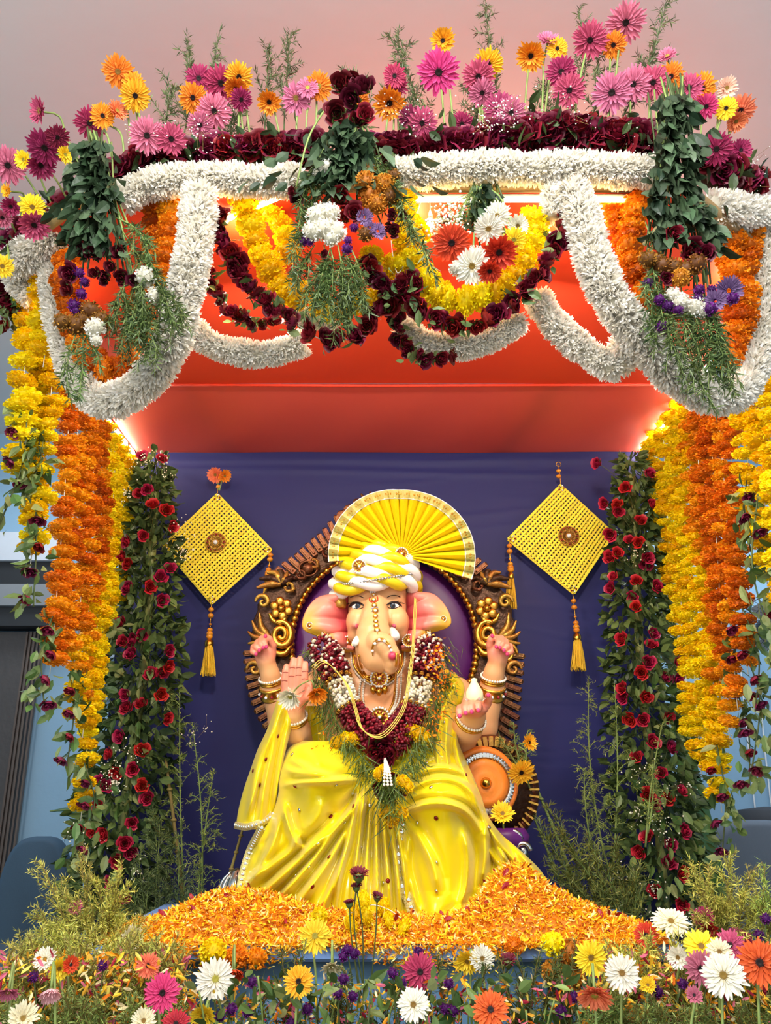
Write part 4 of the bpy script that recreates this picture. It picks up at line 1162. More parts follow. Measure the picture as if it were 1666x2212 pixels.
# fan: pleats of silk radiating from the hub, lace along the rim
hub = SP(868, 1200, -.15)
AN = [186, 170, 150, 130, 110, 92, 70, 50, 30, 10, -10, -19]
RD = [158, 158, 156, 152, 146, 140, 142, 147, 153, 157, 159, 159]
npl = 21; th = np.linspace(185, -19, npl * 4 + 1); fr_ = np.linspace(.06, 1, 16)
G = np.zeros((len(fr_), len(th), 3))
for j, a in enumerate(th):
    rr = np.interp(-a, [-x for x in AN], RD)
    z_ = abs(((j / 4) % 1) * 2 - 1)
    for i, f in enumerate(fr_):
        px, py = 868 + rr * f * math.cos(R(a)), 1200 - rr * f * math.sin(R(a))
        G[i, j] = SP(px, py, -.15 - .035 * f - .055 * z_ * f ** .8 + .03 * f * f)
k88 = 14
o = MB().grid(G[:k88 + 1]).build('fan_pleats', ysilk, tb, smooth=False); sm = o.modifiers.new('thick', 'SOLIDIFY'); sm.thickness = .002
Gl = G[k88 - 1:].copy(); Gl[:, :, 1] -= .006
o = MB().grid(Gl).build('lace_border', lace, tb, smooth=False); sm = o.modifiers.new('thick', 'SOLIDIFY'); sm.thickness = .002
m = MB()
for row in (G[-1], G[k88 - 1]): m.tube(row[::2] + np.array([0, -.006, 0]), .0035, 5)
o = m.build('lace_edge', wsilk, tb); o['kind'] = 'stuff'
n = 62; i_ = np.linspace(1, len(th) - 2, n).astype(int); m = MB()
m.scatter(ball_t(6, 4), (G[-1, i_] + G[k88 - 1, i_]) / 2 + np.array([0, -.010, 0]), np.tile(np.eye(3), (n, 1, 1)), scale=np.full(n, .0055))
o = m.build('lace_beads', gold, tb); o['kind'] = 'stuff'
MB().lathe([(12 * q, 0), (14 * q, .01), (8 * q, .02)], hub + np.array([0, .03, -.02]), (0, -1, 0), 14).build('knot', ysilk, tb)
# ------------------------------------------------------------------ satin drapery
satin = mat('yellow_satin', '#e6d000', .22, .03, bump=.03, bscale=30, spec=.55, sheen=.15)
mirror = mat('mirror_sequin', '#d8d8d2', .08, .05, 1.0)
redseq = mat('red_sequin', '#7a1a1a', .2, .05, .6)
def seg_d(X, Y, pl):
    """distance field to a pixel polyline and the fraction along it"""
    best = np.full(X.shape, 1e9); fr = np.zeros(X.shape); tot = sum(math.dist(pl[i], pl[i + 1]) for i in range(len(pl) - 1)); acc = 0; sd = np.zeros(X.shape)
    for i in range(len(pl) - 1):
        ax, ay = pl[i]; bx, by = pl[i + 1]; dx, dy = bx - ax, by - ay; L = math.hypot(dx, dy)
        t = np.clip(((X - ax) * dx + (Y - ay) * dy) / L ** 2, 0, 1)
        d = np.hypot(X - ax - t * dx, Y - ay - t * dy); m = d < best
        best = np.where(m, d, best); fr = np.where(m, (acc + t * L) / tot, fr)
        sd = np.where(m, ((X - ax) * dy - (Y - ay) * dx) / L, sd); acc += L
    return best, fr, sd
FOLD = 2.0
def sheet(rows, nx, ny, depth, folds, name, parent, edge=14, roll=.05, m_=None):
    """cloth between left/right outlines given per pixel row, depth(X,Y) + fold ridges, edges turning back"""
    ys = [r[0] for r in rows]; py = np.linspace(ys[0], ys[-1], ny)
    xl = smooth_1(ys, [r[1] for r in rows], py); xr = smooth_1(ys, [r[2] for r in rows], py)
    u = np.linspace(0, 1, nx); X = xl[:, None] + (xr - xl)[:, None] * u[None]; Y = np.tile(py[:, None], (1, nx))
    D = depth(X, Y)
    for pl, amp, wd in folds:
        pl = smooth_path(np.array(pl, float), 14).tolist()
        d, f, sd = seg_d(X, Y, pl)
        taper = np.clip(np.sin(np.pi * np.clip(f, .02, .98)) * 1.6, 0, 1)
        D = D - FOLD * amp * taper * np.exp(-(d / wd) ** 2) + FOLD * amp * .55 * taper * np.exp(-((sd - 1.7 * wd) ** 2 + np.maximum(d - np.abs(sd), 0) ** 2) / (wd * 1.1) ** 2)
    e = np.minimum(X - xl[:, None], xr[:, None] - X)
    D = D + roll * np.exp(-e / edge)
    P = np.zeros((ny, nx, 3))
    for i in range(ny):
        for j in range(nx): P[i, j] = at(X[i, j], Y[i, j], D[i, j])
    mb = MB(); mb.grid(P); o = mb.build(name, m_ or satin, parent)
    s_ = o.modifiers.new('thick', 'SOLIDIFY'); s_.thickness = .004; s_.offset = -1
    tr = BVHTree.FromPolygons([Vector(v) for v in P.reshape(-1, 3)], [tuple(x.vertices) for x in o.data.polygons])
    return tr
def smooth_1(x, y, q):
    P = smooth_path(np.array([x, y], float).T, 300); return np.interp(q, P[:, 0], P[:, 1])
def bump2(X, Y, cx, cy, sx, sy, a): return a * np.exp(-((X - cx) / sx) ** 2 - ((Y - cy) / sy) ** 2)
def dh_depth(X, Y):
    t = np.clip((Y - 1600) / 390, 0, 1)
    D = 3.50 - .10 * t
    D = D - bump2(X, np.minimum(Y, 1690), 688, 1690, 78, 78, .30) * (1 - .55 * np.clip((Y - 1690) / 160, 0, 1))
    D = D - bump2(X, np.minimum(Y, 1745), 955, 1745, 80, 92, .29) * (1 - .4 * np.clip((Y - 1745) / 180, 0, 1))
    D = D - bump2(X, Y, 640, 1930, 90, 110, .10) - bump2(X, Y, 800, 1950, 60, 160, .12) - bump2(X, Y, 950, 1960, 70, 90, .02)
    D = D - .05 * np.clip(Y - 1640, 0, 60) / 60
    return D + .004 * np.sin(X * .05 + Y * .02) + .003 * np.sin(X * .11 - Y * .04)
dh_rows = [(1600, 655, 940), (1612, 628, 975), (1640, 610, 1000), (1680, 603, 1022), (1720, 600, 1040), (1760, 585, 1054), (1800, 560, 1078), (1840, 542, 1108), (1880, 526, 1140), (1920, 518, 1160), (1950, 522, 1165), (2000, 560, 1165)]
F_ = []
F_ += [([(608, 1697), (660, 1690), (720, 1688), (782, 1684)], .030, 6), ([(625, 1640), (680, 1668), (730, 1683), (775, 1680)], .020, 8), ([(612, 1660), (640, 1668), (690, 1676)], .016, 7)]
F_ += [([(530, 1965), (600, 1900), (660, 1845), (720, 1790), (765, 1740), (795, 1690)], .040, 9), ([(570, 1975), (640, 1900), (700, 1830), (745, 1770), (790, 1700)], .030, 7), ([(625, 1975), (690, 1890), (735, 1820), (770, 1750), (798, 1690)], .040, 9),
       ([(690, 1975), (730, 1890), (760, 1810), (785, 1740), (802, 1690)], .035, 8), ([(520, 1930), (560, 1880), (590, 1820), (606, 1760), (612, 1720)], .028, 9), ([(545, 1900), (600, 1860), (632, 1835), (650, 1790)], .026, 8),
       ([(612, 1730), (622, 1780), (640, 1820), (664, 1832)], .030, 8), ([(655, 1850), (670, 1820), (700, 1790), (740, 1750)], .022, 7), ([(700, 1720), (690, 1760), (660, 1800)], .014, 12)]
for i, (a, b) in enumerate(((778, 735), (789, 768), (800, 792), (811, 815), (822, 838), (834, 858), (846, 872))):
    F_.append(([(a, 1665), (a + (b - a) * .3, 1760), (b, 1880), (b + (b - a) * .4, 1990)], .026 + .006 * (i % 2), 5.5))
F_ += [([(872, 1758), (915, 1738), (965, 1736), (1010, 1755), (1042, 1800)], .036, 7), ([(872, 1712), (930, 1684), (985, 1686), (1025, 1715), (1050, 1760)], .028, 7), ([(872, 1690), (920, 1662), (970, 1658), (1015, 1680)], .022, 7),
       ([(876, 1775), (905, 1810), (935, 1870), (950, 1940)], .018, 10), ([(1000, 1780), (1012, 1850), (1005, 1930), (980, 1985)], .036, 9), ([(1046, 1770), (1050, 1840), (1040, 1920)], .03, 9), ([(880, 1800), (880, 1880), (905, 1975)], .022, 8),
       ([(1075, 1800), (1090, 1860), (1085, 1930)], .025, 9), ([(960, 1990), (1010, 1960), (1040, 1940)], .02, 8), ([(1010, 1690), (1040, 1760), (1075, 1830), (1120, 1890)], .028, 8)]
dh = thing('satin_dhoti', 'shiny yellow satin skirt draped over the idol knees with sequins', 'drape', at(830, 1985, 3.2))
TD = sheet(dh_rows, 250, 210, dh_depth, F_, 'cloth', dh, 12, .10)
def ribbon(parent, pts, trees, wpx, name, m_, lift=.006, n=60, Y0=3.3):
    W = smooth_path([hitp(x, y, Y0, lift, *trees) for x, y in pts], n); k = mpp(pts[0][0], pts[0][1], Y0)
    T = nrm(np.gradient(W, axis=0)); S = nrm(np.cross(T, nrm(CAM - W)))
    G = np.stack([W - S * wpx * k / 2, W - nrm(np.cross(S, T)) * 0, W + S * wpx * k / 2], 1)
    G[:, 1] += nrm(CAM - W) * .003
    o = MB().grid(G).build(name, m_, parent); s_ = o.modifiers.new('thick', 'SOLIDIFY'); s_.thickness = .003
    for sgn in (-1, 1): MB().tube(W + S * sgn * wpx * k / 2, .0028, 5).build(name + '_cord', lace, parent)
    cnt = int(plen(W) / (wpx * k * .75)); Q = smooth_path(W, cnt) + nrm(CAM - smooth_path(W, cnt)) * .006
    dm = MB(); dm.lathe([(.5, 0), (.5, .12), (.35, .16), (.01, .16)], (0, 0, 0), (0, 0, 1), 10); dm = dm.mesh('mirror', mirror)
    for c in Q: link('mirror', dm, parent, c, frame(nrm(CAM - c)), wpx * k * .52)
ribbon(dh, [(878, 1752), (868, 1800), (864, 1850), (868, 1900), (882, 1950), (902, 1995)], [TD], 19, 'lace_trim', lace)
ribbon(dh, [(566, 1788), (545, 1835), (530, 1880), (523, 1925), (530, 1955), (546, 1980)], [TD], 15, 'lace_trim', lace)
sq = MB(); sq.lathe([(.0075, 0), (.0085, .002), (.004, .004), (.001, .004)], (0, 0, 0), (0, 0, 1), 10); sqm = sq.mesh('sequin', mirror); sqr = sq.mesh('sequin', redseq)
for i, (x, y) in enumerate([(632, 1630), (638, 1698), (726, 1696), (648, 1750), (715, 1764), (744, 1777), (763, 1715), (765, 1742), (798, 1740), (687, 1822), (712, 1852), (667, 1873), (640, 1891), (674, 1915), (780, 1830), (828, 1908), (838, 1903), (902, 1778), (932, 1701), (943, 1767), (943, 1863), (944, 1925), (1006, 1675), (1056, 1785), (922, 1648), (845, 1787), (800, 1775)]):
    h = hit(x, y, TD)
    if h: link('sequin', sqr if i % 3 == 1 else sqm, dh, h[0] + h[1] * .002, frame(h[1]))
# scarf over the arm by the blessing hand
sh = thing('satin_scarf', 'yellow satin scarf end hanging below the blessing hand with silver hem', 'drape', at(560, 1780, 3.5))
T1 = sheet([(1500, 602, 625), (1540, 590, 632), (1580, 575, 628), (1620, 556, 618), (1660, 542, 610), (1700, 528, 606), (1740, 517, 600), (1775, 511, 592), (1792, 512, 580)], 70, 90,
      lambda X, Y: 3.47 - .035 * np.sin((X - (560 - (Y - 1650) * .28)) * .045) + .0 * X, [([(610, 1510), (590, 1600), (570, 1700), (560, 1790)], .03, 9), ([(622, 1560), (606, 1650), (592, 1760)], .022, 7), ([(585, 1570), (555, 1660), (535, 1780)], .025, 9), ([(600, 1530), (575, 1620), (548, 1720), (525, 1780)], .012, 5)], 'cloth', sh, 8, .05)
ribbon(sh, [(511, 1782), (535, 1786), (560, 1777), (578, 1768), (588, 1757)], [T1], 12, 'silver_hem', lace, Y0=3.45)
T1b = sheet([(1525, 650, 690), (1560, 655, 705), (1600, 650, 725), (1640, 640, 740)], 40, 40, lambda X, Y: 3.62 + .0 * X + .02 * np.sin(X * .12), [([(690, 1540), (700, 1600), (690, 1640)], .02, 7)], 'inner_fold', sh, 8, .03)
for x, y in ((575, 1640), (560, 1695), (600, 1590), (548, 1665)):
    h = hit(x, y, T1)
    if h: link('sequin', sqr, sh, h[0] + h[1] * .002, frame(h[1]))
sh2 = thing('satin_scarf', 'yellow satin scarf falling from shoulder past the orange bolster to the petals', 'drape', at(1100, 1930, 3.4))
T2 = sheet([(1455, 968, 985), (1480, 955, 1003), (1510, 945, 1000), (1550, 938, 985), (1600, 932, 990), (1640, 935, 1006), (1680, 940, 1024), (1720, 955, 1040), (1760, 985, 1054), (1800, 1020, 1082), (1840, 1050, 1128), (1880, 1075, 1168), (1920, 1095, 1190), (1955, 1110, 1194)], 70, 170,
      lambda X, Y: 3.56 - .20 * np.clip((Y - 1455) / 300, 0, 1) + .012 * np.sin(X * .11 - Y * .045), [([(985, 1465), (965, 1560), (965, 1640), (1000, 1740), (1050, 1830), (1110, 1920)], .035, 9), ([(975, 1480), (950, 1560), (945, 1640), (970, 1720)], .025, 7), ([(990, 1540), (985, 1620), (1015, 1700), (1050, 1780), (1120, 1870), (1165, 1930)], .028, 8), ([(1060, 1800), (1090, 1870), (1120, 1950)], .02, 8), ([(1100, 1820), (1150, 1880), (1180, 1950)], .03, 9)], 'cloth', sh2, 8, .05)
for x, y in ((975, 1672), (1006, 1690), (955, 1630), (1056, 1787), (960, 1560)):
    h = hit(x, y, T2)
    if h: link('sequin', sqm, sh2, h[0] + h[1] * .002, frame(h[1]))
# yellow thread hung on the idol
th_ = [(896, 1290), (893, 1340), (890, 1400), (882, 1460), (872, 1520), (850, 1560), (822, 1586), (795, 1585), (775, 1565), (765, 1530), (748, 1480), (722, 1445), (695, 1425), (674, 1440)]
tt = thing('sacred_thread', 'loose yellow thread looping from turban across chest of the idol', 'thread', SP(820, 1590, -.3))
for off in (0, 4, 8):
    W = smooth_path([SP(x + off * (.6 if i < 6 else .9), y + off * .8, -.50 if 3 <= i <= 10 else (-.22 if i < 2 else -.32)) for i, (x, y) in enumerate(th_)], 80)
    MB().tube(W, .0017, 5).build('strand', mat('yellow_thread', '#e6c55a', .7, .1), tt)
# ------------------------------------------------------------------ flower garland round the neck
ng = thing('flower_garland', 'rose petal garland with fern, tuberoses and pearls hanging on the idol chest', 'garland', SP(830, 1620, -.3))
g = np.random.default_rng(77)
Lp = [SP(x, y, d) for x, y, d in ((690, 1392, -.12), (712, 1425, -.2), (735, 1475, -.25), (755, 1530, -.28), (790, 1578, -.31), (832, 1615, -.33))]
Rp = [SP(x, y, d) for x, y, d in ((928, 1388, -.12), (920, 1425, -.2), (908, 1480, -.25), (892, 1535, -.28), (866, 1580, -.31), (832, 1615, -.33))]
beads = {'maroon_petal_beads': [], 'tuberose_buds': []}
for W in (Lp, Rp):
    W = smooth_path(W, 200); T = nrm(np.gradient(W, axis=0))
    string_part(ng, W)
    for i in range(4, 199):
        f = i / 199
        for q_ in range(7):
            o = g.normal(0, 1, 3); o = nrm(o - T[i] * np.dot(o, T[i])); rad = (26 + 4 * math.sin(f * 9)) * PXM
            white = .42 < f < .60
            if .36 < f < .42 or .60 < f < .63: continue
            P_ = W[i] + o * rad * g.uniform(.8, 1)
            dot = f < .36 and (i // 3 + q_) % 4 == 0
            beads['tuberose_buds' if white or dot else 'maroon_petal_beads'].append((P_ + o * (.006 if dot else 0), nrm(o + T[i] * .4)))
    for f in (.39, .615, .03):
        for k in range(12):
            a = k * math.pi / 6; c = W[int(f * 199)]; Mf = frame(T[int(f * 199)])
            q_ = c + Mf @ np.array([math.cos(a), math.sin(a), 0]) * 25 * PXM
            MB().tube([q_ + Mf @ np.array([.008 * math.cos(t_), .008 * math.sin(t_), .001 * t_]) for t_ in np.linspace(0, 9, 14)], .0026, 5).build('gold_curl', gold, ng)
for nm, L in beads.items():
    P_ = np.array([x[0] for x in L]); Z_ = np.array([x[1] for x in L]); m = MB()
    cols = np.array([lin(c) for c in (('#5a0a1c', '#85142c', '#6d0e24') if nm[0] == 'm' else ('#f3ead0', '#fffaf0', '#e5dcb8'))])[g.integers(0, 3, len(L))]
    m.scatter(ball_t(6, 5), P_, frames(Z_, g.random(len(L)) * 6), cols, scale=np.tile([.009, .007, .013], (len(L), 1)) if nm[0] == 'm' else np.tile([.0075, .0075, .010], (len(L), 1)))
    o = m.build(nm, M_ROSE if nm[0] == 'm' else M_WHITE, ng); o['kind'] = 'stuff'
for x, y, s_ in ((822, 1610, 24), (842, 1620, 22), (832, 1640, 22), (812, 1628, 20), (824, 1702, 20), (848, 1692, 20), (862, 1706, 18), (838, 1712, 20)):
    c = SP(x, y, -.42 if y < 1660 else -.55); link('rose', random.choice(ROSE['crimson'] + ROSE['maroon']), ng, c, frame(nrm(np.array([g.normal(0, .3), -1, -.5]))), s_ * PXM)
for x, y, s_ in ((730, 1605, 15), (748, 1598, 16), (765, 1595, 14), (890, 1580, 15), (905, 1586, 16), (918, 1596, 15), (822, 1672, 13), (830, 1665, 12), (836, 1755, 14), (852, 1752, 15), (866, 1758, 14), (848, 1768, 15), (870, 1690, 14), (880, 1700, 12)):
    c = SP(x, y, -.34 if y < 1640 else -.58); link('marigold', random.choice(MARI['gold']), ng, c, frame(nrm(np.array([0, -1, .2]))), s_ * PXM)
for dx in (-8, 0, 8):
    W = smooth_path([SP(832, 1640, -.58), SP(836 + dx * .6, 1665, -.65), SP(838 + dx, 1695, -.67)], 20); pearls(ng, W, 2.6 * PXM, 'pearl_strand')
m = MB(); PP, ZZ, SZ = [], [], []
for pts, dn, n in ((((672, 1400), (690, 1460), (712, 1530), (752, 1600), (800, 1655), (838, 1700)), (-.25, -.4, -1), 900), (((960, 1395), (955, 1460), (940, 1530), (910, 1600), (880, 1650), (845, 1700)), (.25, -.4, -1), 900), (((838, 1690), (845, 1730), (850, 1760)), (0, -.4, -1), 160)):
    W = smooth_path([SP(x, y, -.14 - .24 * min(1, (y - 1390) / 230.) - (.22 if y > 1680 else .08 if y > 1620 else 0)) for x, y in pts], 120)
    ii = g.integers(0, 120, n); PP.append(W[ii] + g.normal(0, .022, (n, 3))); ZZ.append(nrm(np.array(dn) + g.normal(0, .55, (n, 3)))); SZ.append(g.uniform(.05, .10, n))
    MB().tube(W, .003, 5).build('fern_stem', M_DSTEM, ng)
PP, ZZ, SZ = np.vstack(PP), np.vstack(ZZ), np.concatenate(SZ)
NEEDLE_S = (NEEDLE_T[0] * np.array([.35, .35, 1]), NEEDLE_T[1])
m.scatter(NEEDLE_S, PP, frames(ZZ, g.random(len(PP)) * 6), leaf_cols(len(PP), g, '#2c4218', '#6b8434'), scale=SZ)
o = m.build('fern_foliage', M_LEAF, ng, smooth=False); o['kind'] = 'stuff'
PETAL_T = (np.array([(0, 0, 0), (-.25, .06, .4), (.25, .06, .4), (-.2, .0, .85), (.2, .0, .85), (0, .12, 1.05), (0, -.04, .45)], float), [(0, 6, 1), (0, 2, 6), (1, 6, 3), (6, 2, 4), (6, 4, 3), (3, 4, 5)])
n = 260; L = [(945, 1420), (960, 1470), (950, 1530), (930, 1570), (690, 1480), (700, 1620)]
P_ = []
for k in range(n):
    x, y = L[g.choice(6, p=[.25, .25, .2, .15, .05, .1])]; P_.append(SP(x + g.normal(0, 14), y + g.normal(0, 18), -.30 - .08 * (y > 1500)))
o = MB().scatter(PETAL_T, P_, frames(g.normal(0, 1, (n, 3)), g.random(n) * 6), np.array([lin(c) for c in ('#f08a12', '#ffb01e', '#e06a0a')])[g.integers(0, 3, n)], scale=g.uniform(.010, .02, n)).build('loose_petals', M_PETAL, ng, smooth=False); o['kind'] = 'stuff'
# flowers and sweet held in the hands
def held(px, py, r, c, label, dy, face, base, disc='tan', cup=.4):
    return gerbera(px, py, r, c, label, YST + dy, face, cup, base, disc, neck=.03)
held(628, 1504, 31, 'white', 'white gerbera hanging head down across the blessing palm', -.36, (-.35, -.55), SP(668, 1470, -.33), 'green', .9)
held(684, 1498, 27, 'orange', 'orange gerbera hanging beside the blessing palm thumb', -.34, (.3, -.6), SP(672, 1468, -.33), 'tan', .9)
sw = thing('bud', 'pale cream magnolia-like bud resting on the open palm', 'flower', SP(1026, 1518, -.40))
MB().lathe([(.002, -.0), (.026, .002), (.036, .02), (.034, .045), (.02, .07), (.012, .085), (.013, .095), (.002, .10)], SP(1026, 1519, -.40), (0, 0, 1), 18).build('bud_body', mat('cream_bud', '#ece6b4', .5, .05), sw)
for k in range(5):
    a = k * 1.2566; MB().scatter(LEAF_T, [SP(1026, 1519, -.40)], frames(np.array([[math.cos(a), math.sin(a), .35]]), np.array([math.pi])), scale=np.array([.05])).build('sepal', M_LEAF, sw)
# ------------------------------------------------------------------ white garlands on the canopy
YG = 2.10
def wg(pts, Y, rpx, label, seed):
    W = pxpath(pts, Y); mid = pts[len(pts) // 2]
    return white_garland(W, rpx * mpp(mid[0], mid[1], Y), label, seed)
wg([(262, 432), (300, 408), (360, 392), (450, 385), (560, 392), (650, 390)], YG, 32, 'thick white garland along the front edge above the door side yellow swag', 1)
wg([(850, 378), (940, 370), (1050, 362), (1150, 366), (1250, 362), (1340, 370), (1430, 372)], YG, 33, 'thick white garland along the front edge below the longest row of maroon roses', 2)
wg([(432, 415, 2.08), (428, 470, 2.08), (415, 560, 2.08), (398, 640, 2.1), (378, 720, 2.12), (345, 790, 2.2), (290, 845, 2.3), (225, 868, 2.4), (185, 838, 2.45), (150, 770, 2.5), (130, 690, 2.5), (118, 610, 2.5), (122, 530, 2.5)], 2.2, 37, 'big white garland loop ending round the orange loop beside the yellow strands, door side', 3)
wg([(152, 470, 2.38), (110, 515, 2.42), (60, 550, 2.46), (28, 578, 2.5)], 2.4, 35, 'short white garland along the slanted canopy corner, door side', 4)
wg([(30, 585, 2.54), (48, 615, 2.56), (75, 640, 2.58)], 2.5, 30, 'stub of white garland curling under the canopy corner above yellow strand', 14)
wg([(400, 690), (440, 735), (500, 758), (560, 766), (610, 758), (655, 738)], 2.3, 27, 'hanging white garland swag below the maroon swag, door side', 5)
wg([(640, 680), (690, 693), (725, 690)], 2.32, 20, 'scrap of white garland peeping under the yellow swag', 15)
wg([(868, 705), (905, 735), (960, 748), (1020, 746), (1075, 725), (1122, 690)], 2.26, 27, 'hanging white garland swag half hidden under the maroon swag, fan side', 6)
wg([(1160, 640), (1190, 690), (1235, 735), (1290, 775), (1330, 795), (1350, 760), (1340, 735)], 2.24, 30, 'drooping white garland swag joining the big loop, fan side', 7)
wg([(1195, 400), (1190, 430), (1192, 470)], 2.12, 22, 'short upright white garland beside the maroon rose swag', 16)
wg([(1232, 405, 2.08), (1258, 470, 2.08), (1282, 560, 2.08), (1318, 640, 2.1), (1375, 720, 2.14), (1440, 795, 2.2), (1510, 845, 2.3), (1565, 858, 2.36), (1610, 830, 2.42), (1635, 760, 2.46), (1650, 660, 2.48), (1652, 560, 2.48), (1650, 490, 2.48)], 2.2, 38, 'big white garland loop round the leafiest bunch, fan side', 8)
wg([(1535, 448, 2.3), (1590, 458, 2.36), (1640, 465, 2.42), (1690, 475, 2.5)], 2.4, 36, 'short white garland along the slanted canopy corner, fan side', 9)

# ------------------------------------------------------------------ marigold swags
def mswag(name, pts, Y, rpx, cols, label, group=None, squash=.6, sd=0, jit=.25):
    W = pxpath(pts, Y); mid = pts[len(pts) // 2]
    t = thing(name, label, 'garland', W[len(W) // 2], group)
    r = rpx * mpp(mid[0], mid[1], Y)
    ml = sum([MARI[c] for c in cols], [])
    string_part(t, W)
    bead_string(t, W, r, ml, .62, step=.72, rnd=random.Random(sd), jitter=jit)
    return t
MS = 'marigold swags on the canopy'
mswag('marigold_swag', [(522, 425), (535, 470), (560, 530), (590, 590), (640, 640), (700, 662), (770, 660), (828, 640)], 2.2, 31, ['yellow', 'gold'], 'long yellow marigold swag passing below the middle bunch', MS, sd=1)
mswag('marigold_swag', [(600, 425), (605, 480), (625, 540)], 2.26, 28, ['yellow', 'gold'], 'short yellow marigold swag running behind the middle bunch', MS, sd=2)
mswag('marigold_swag', [(868, 430), (880, 500), (900, 580), (935, 630), (985, 652), (1050, 640), (1105, 600), (1140, 540), (1158, 470)], 2.14, 34, ['yellow', 'gold'], 'fat yellow marigold swag cupping the red and white gerberas', MS, sd=3)
mswag('marigold_swag', [(918, 405), (905, 450), (880, 520), (850, 580)], 2.2, 30, ['yellow', 'gold'], 'yellow marigold swag crossing behind the dried blooms, centre', MS, sd=4, jit=.8)
mswag('marigold_swag', [(845, 520), (850, 560), (860, 590), (880, 560)], 2.12, 31, ['yellow', 'gold'], 'knot of yellow marigolds between the middle bunch and red gerberas', MS, sd=5, jit=1.2)
mswag('marigold_swag', [(368, 412), (372, 480), (362, 550), (352, 612)], 2.16, 28, ['amber', 'orange'], 'straight orange marigold swag between leafy bunch and white loop, nearer the loop', MS, sd=6)
mswag('marigold_swag', [(330, 450), (332, 520), (340, 590)], 2.2, 28, ['orange', 'rust'], 'orange marigold swag behind the leafy bunch, further from the white loop', MS, sd=7)
mswag('marigold_swag', [(140, 560), (150, 660), (180, 750), (230, 798), (275, 785), (300, 730), (310, 640)], 2.42, 32, ['orange', 'rust'], 'orange marigold loop inside the big white loop, door side', MS, sd=8)
mswag('marigold_swag', [(1375, 405), (1372, 480), (1362, 550), (1385, 620), (1400, 680)], 2.16, 32, ['orange', 'rust'], 'orange marigold swag hugging the leafiest bunch, upright', MS, sd=9)
mswag('marigold_swag', [(1300, 405), (1320, 455), (1345, 510), (1365, 560)], 2.2, 26, ['orange', 'rust'], 'slanting orange marigold swag joining the upright orange one', MS, sd=10)
mswag('marigold_swag', [(1572, 495), (1580, 560), (1585, 640), (1590, 720), (1560, 770)], 2.42, 34, ['orange', 'rust'], 'orange marigold swag inside the big white loop, wall fan side, inner', MS, sd=11)
mswag('marigold_swag', [(1622, 480), (1618, 560), (1608, 650), (1595, 740)], 2.44, 30, ['orange', 'rust'], 'orange marigold swag against the outer arm of the white loop, wall fan side', MS, sd=12)

# ------------------------------------------------------------------ maroon rose garlands
def rose_garland(pts, Y, rpx, label, sd, kinds=('maroon', 'crimson'), step=.62, leafn=60):
    g = np.random.default_rng(sd); W = pxpath(pts, Y); mid = pts[len(pts) // 2]; r = rpx * mpp(mid[0], mid[1], Y)
    t = thing('rose_garland', label, 'garland', W[len(W) // 2], 'maroon rose garlands on the canopy')
    string_part(t, W)
    n = max(3, int(plen(W) / (r * step))); Q = smooth_path(W, n); T = nrm(np.gradient(Q, axis=0))
    ml = sum([ROSE[k] for k in kinds], [])
    for p, d in zip(Q, T):
        o = nrm(np.array([g.normal(), -abs(g.normal()) - .5, g.normal() * .8]))
        ax = nrm(d * g.normal(0, .4) + o)
        link('rose', random.choice(ml), t, p + o * r * .3, frame(ax, g.random() * 6), r * g.uniform(.62, .85))
    P = Q[g.integers(0, n, leafn)] + g.normal(0, r * .4, (leafn, 3))
    leaves_part(t, P, nrm(g.normal(0, 1, (leafn, 3))), r * .9, g)
    return t
rose_garland([(475, 465), (490, 520), (520, 590), (570, 650), (640, 700), (700, 735), (760, 730), (800, 700), (850, 650)], 2.14, 33, 'long maroon rose garland sweeping below the yellow swag, door side', 1)
rose_garland([(1232, 425), (1215, 500), (1185, 570), (1130, 635), (1070, 685), (1000, 705), (940, 690), (890, 655), (850, 630)], 2.12, 34, 'long maroon rose garland sweeping below the red gerberas, fan side', 2)
rose_garland([(452, 590), (470, 640), (500, 675), (550, 695), (600, 700)], 2.36, 24, 'thin maroon rose garland hanging deeper under the canopy, door side', 3)
rose_garland([(850, 650), (860, 720), (890, 762), (930, 778), (970, 768)], 2.2, 26, 'tail of maroon rose garland hanging lowest under the canopy centre', 4)
rose_garland([(965, 405), (968, 440), (960, 475)], 2.3, 26, 'stub of maroon rose garland under the front edge above the red gerbera', 5)
rose_garland([(790, 570), (820, 610), (850, 640), (880, 600), (905, 615)], 2.1, 30, 'maroon roses strung across the centre beside the yellow knot', 6)
rose_garland([(8, 620, 2.62), (25, 660, 2.64), (20, 700, 2.66)], 2.6, 34, 'maroon rose garland hanging outside the canopy corner by the yellow strands', 7)

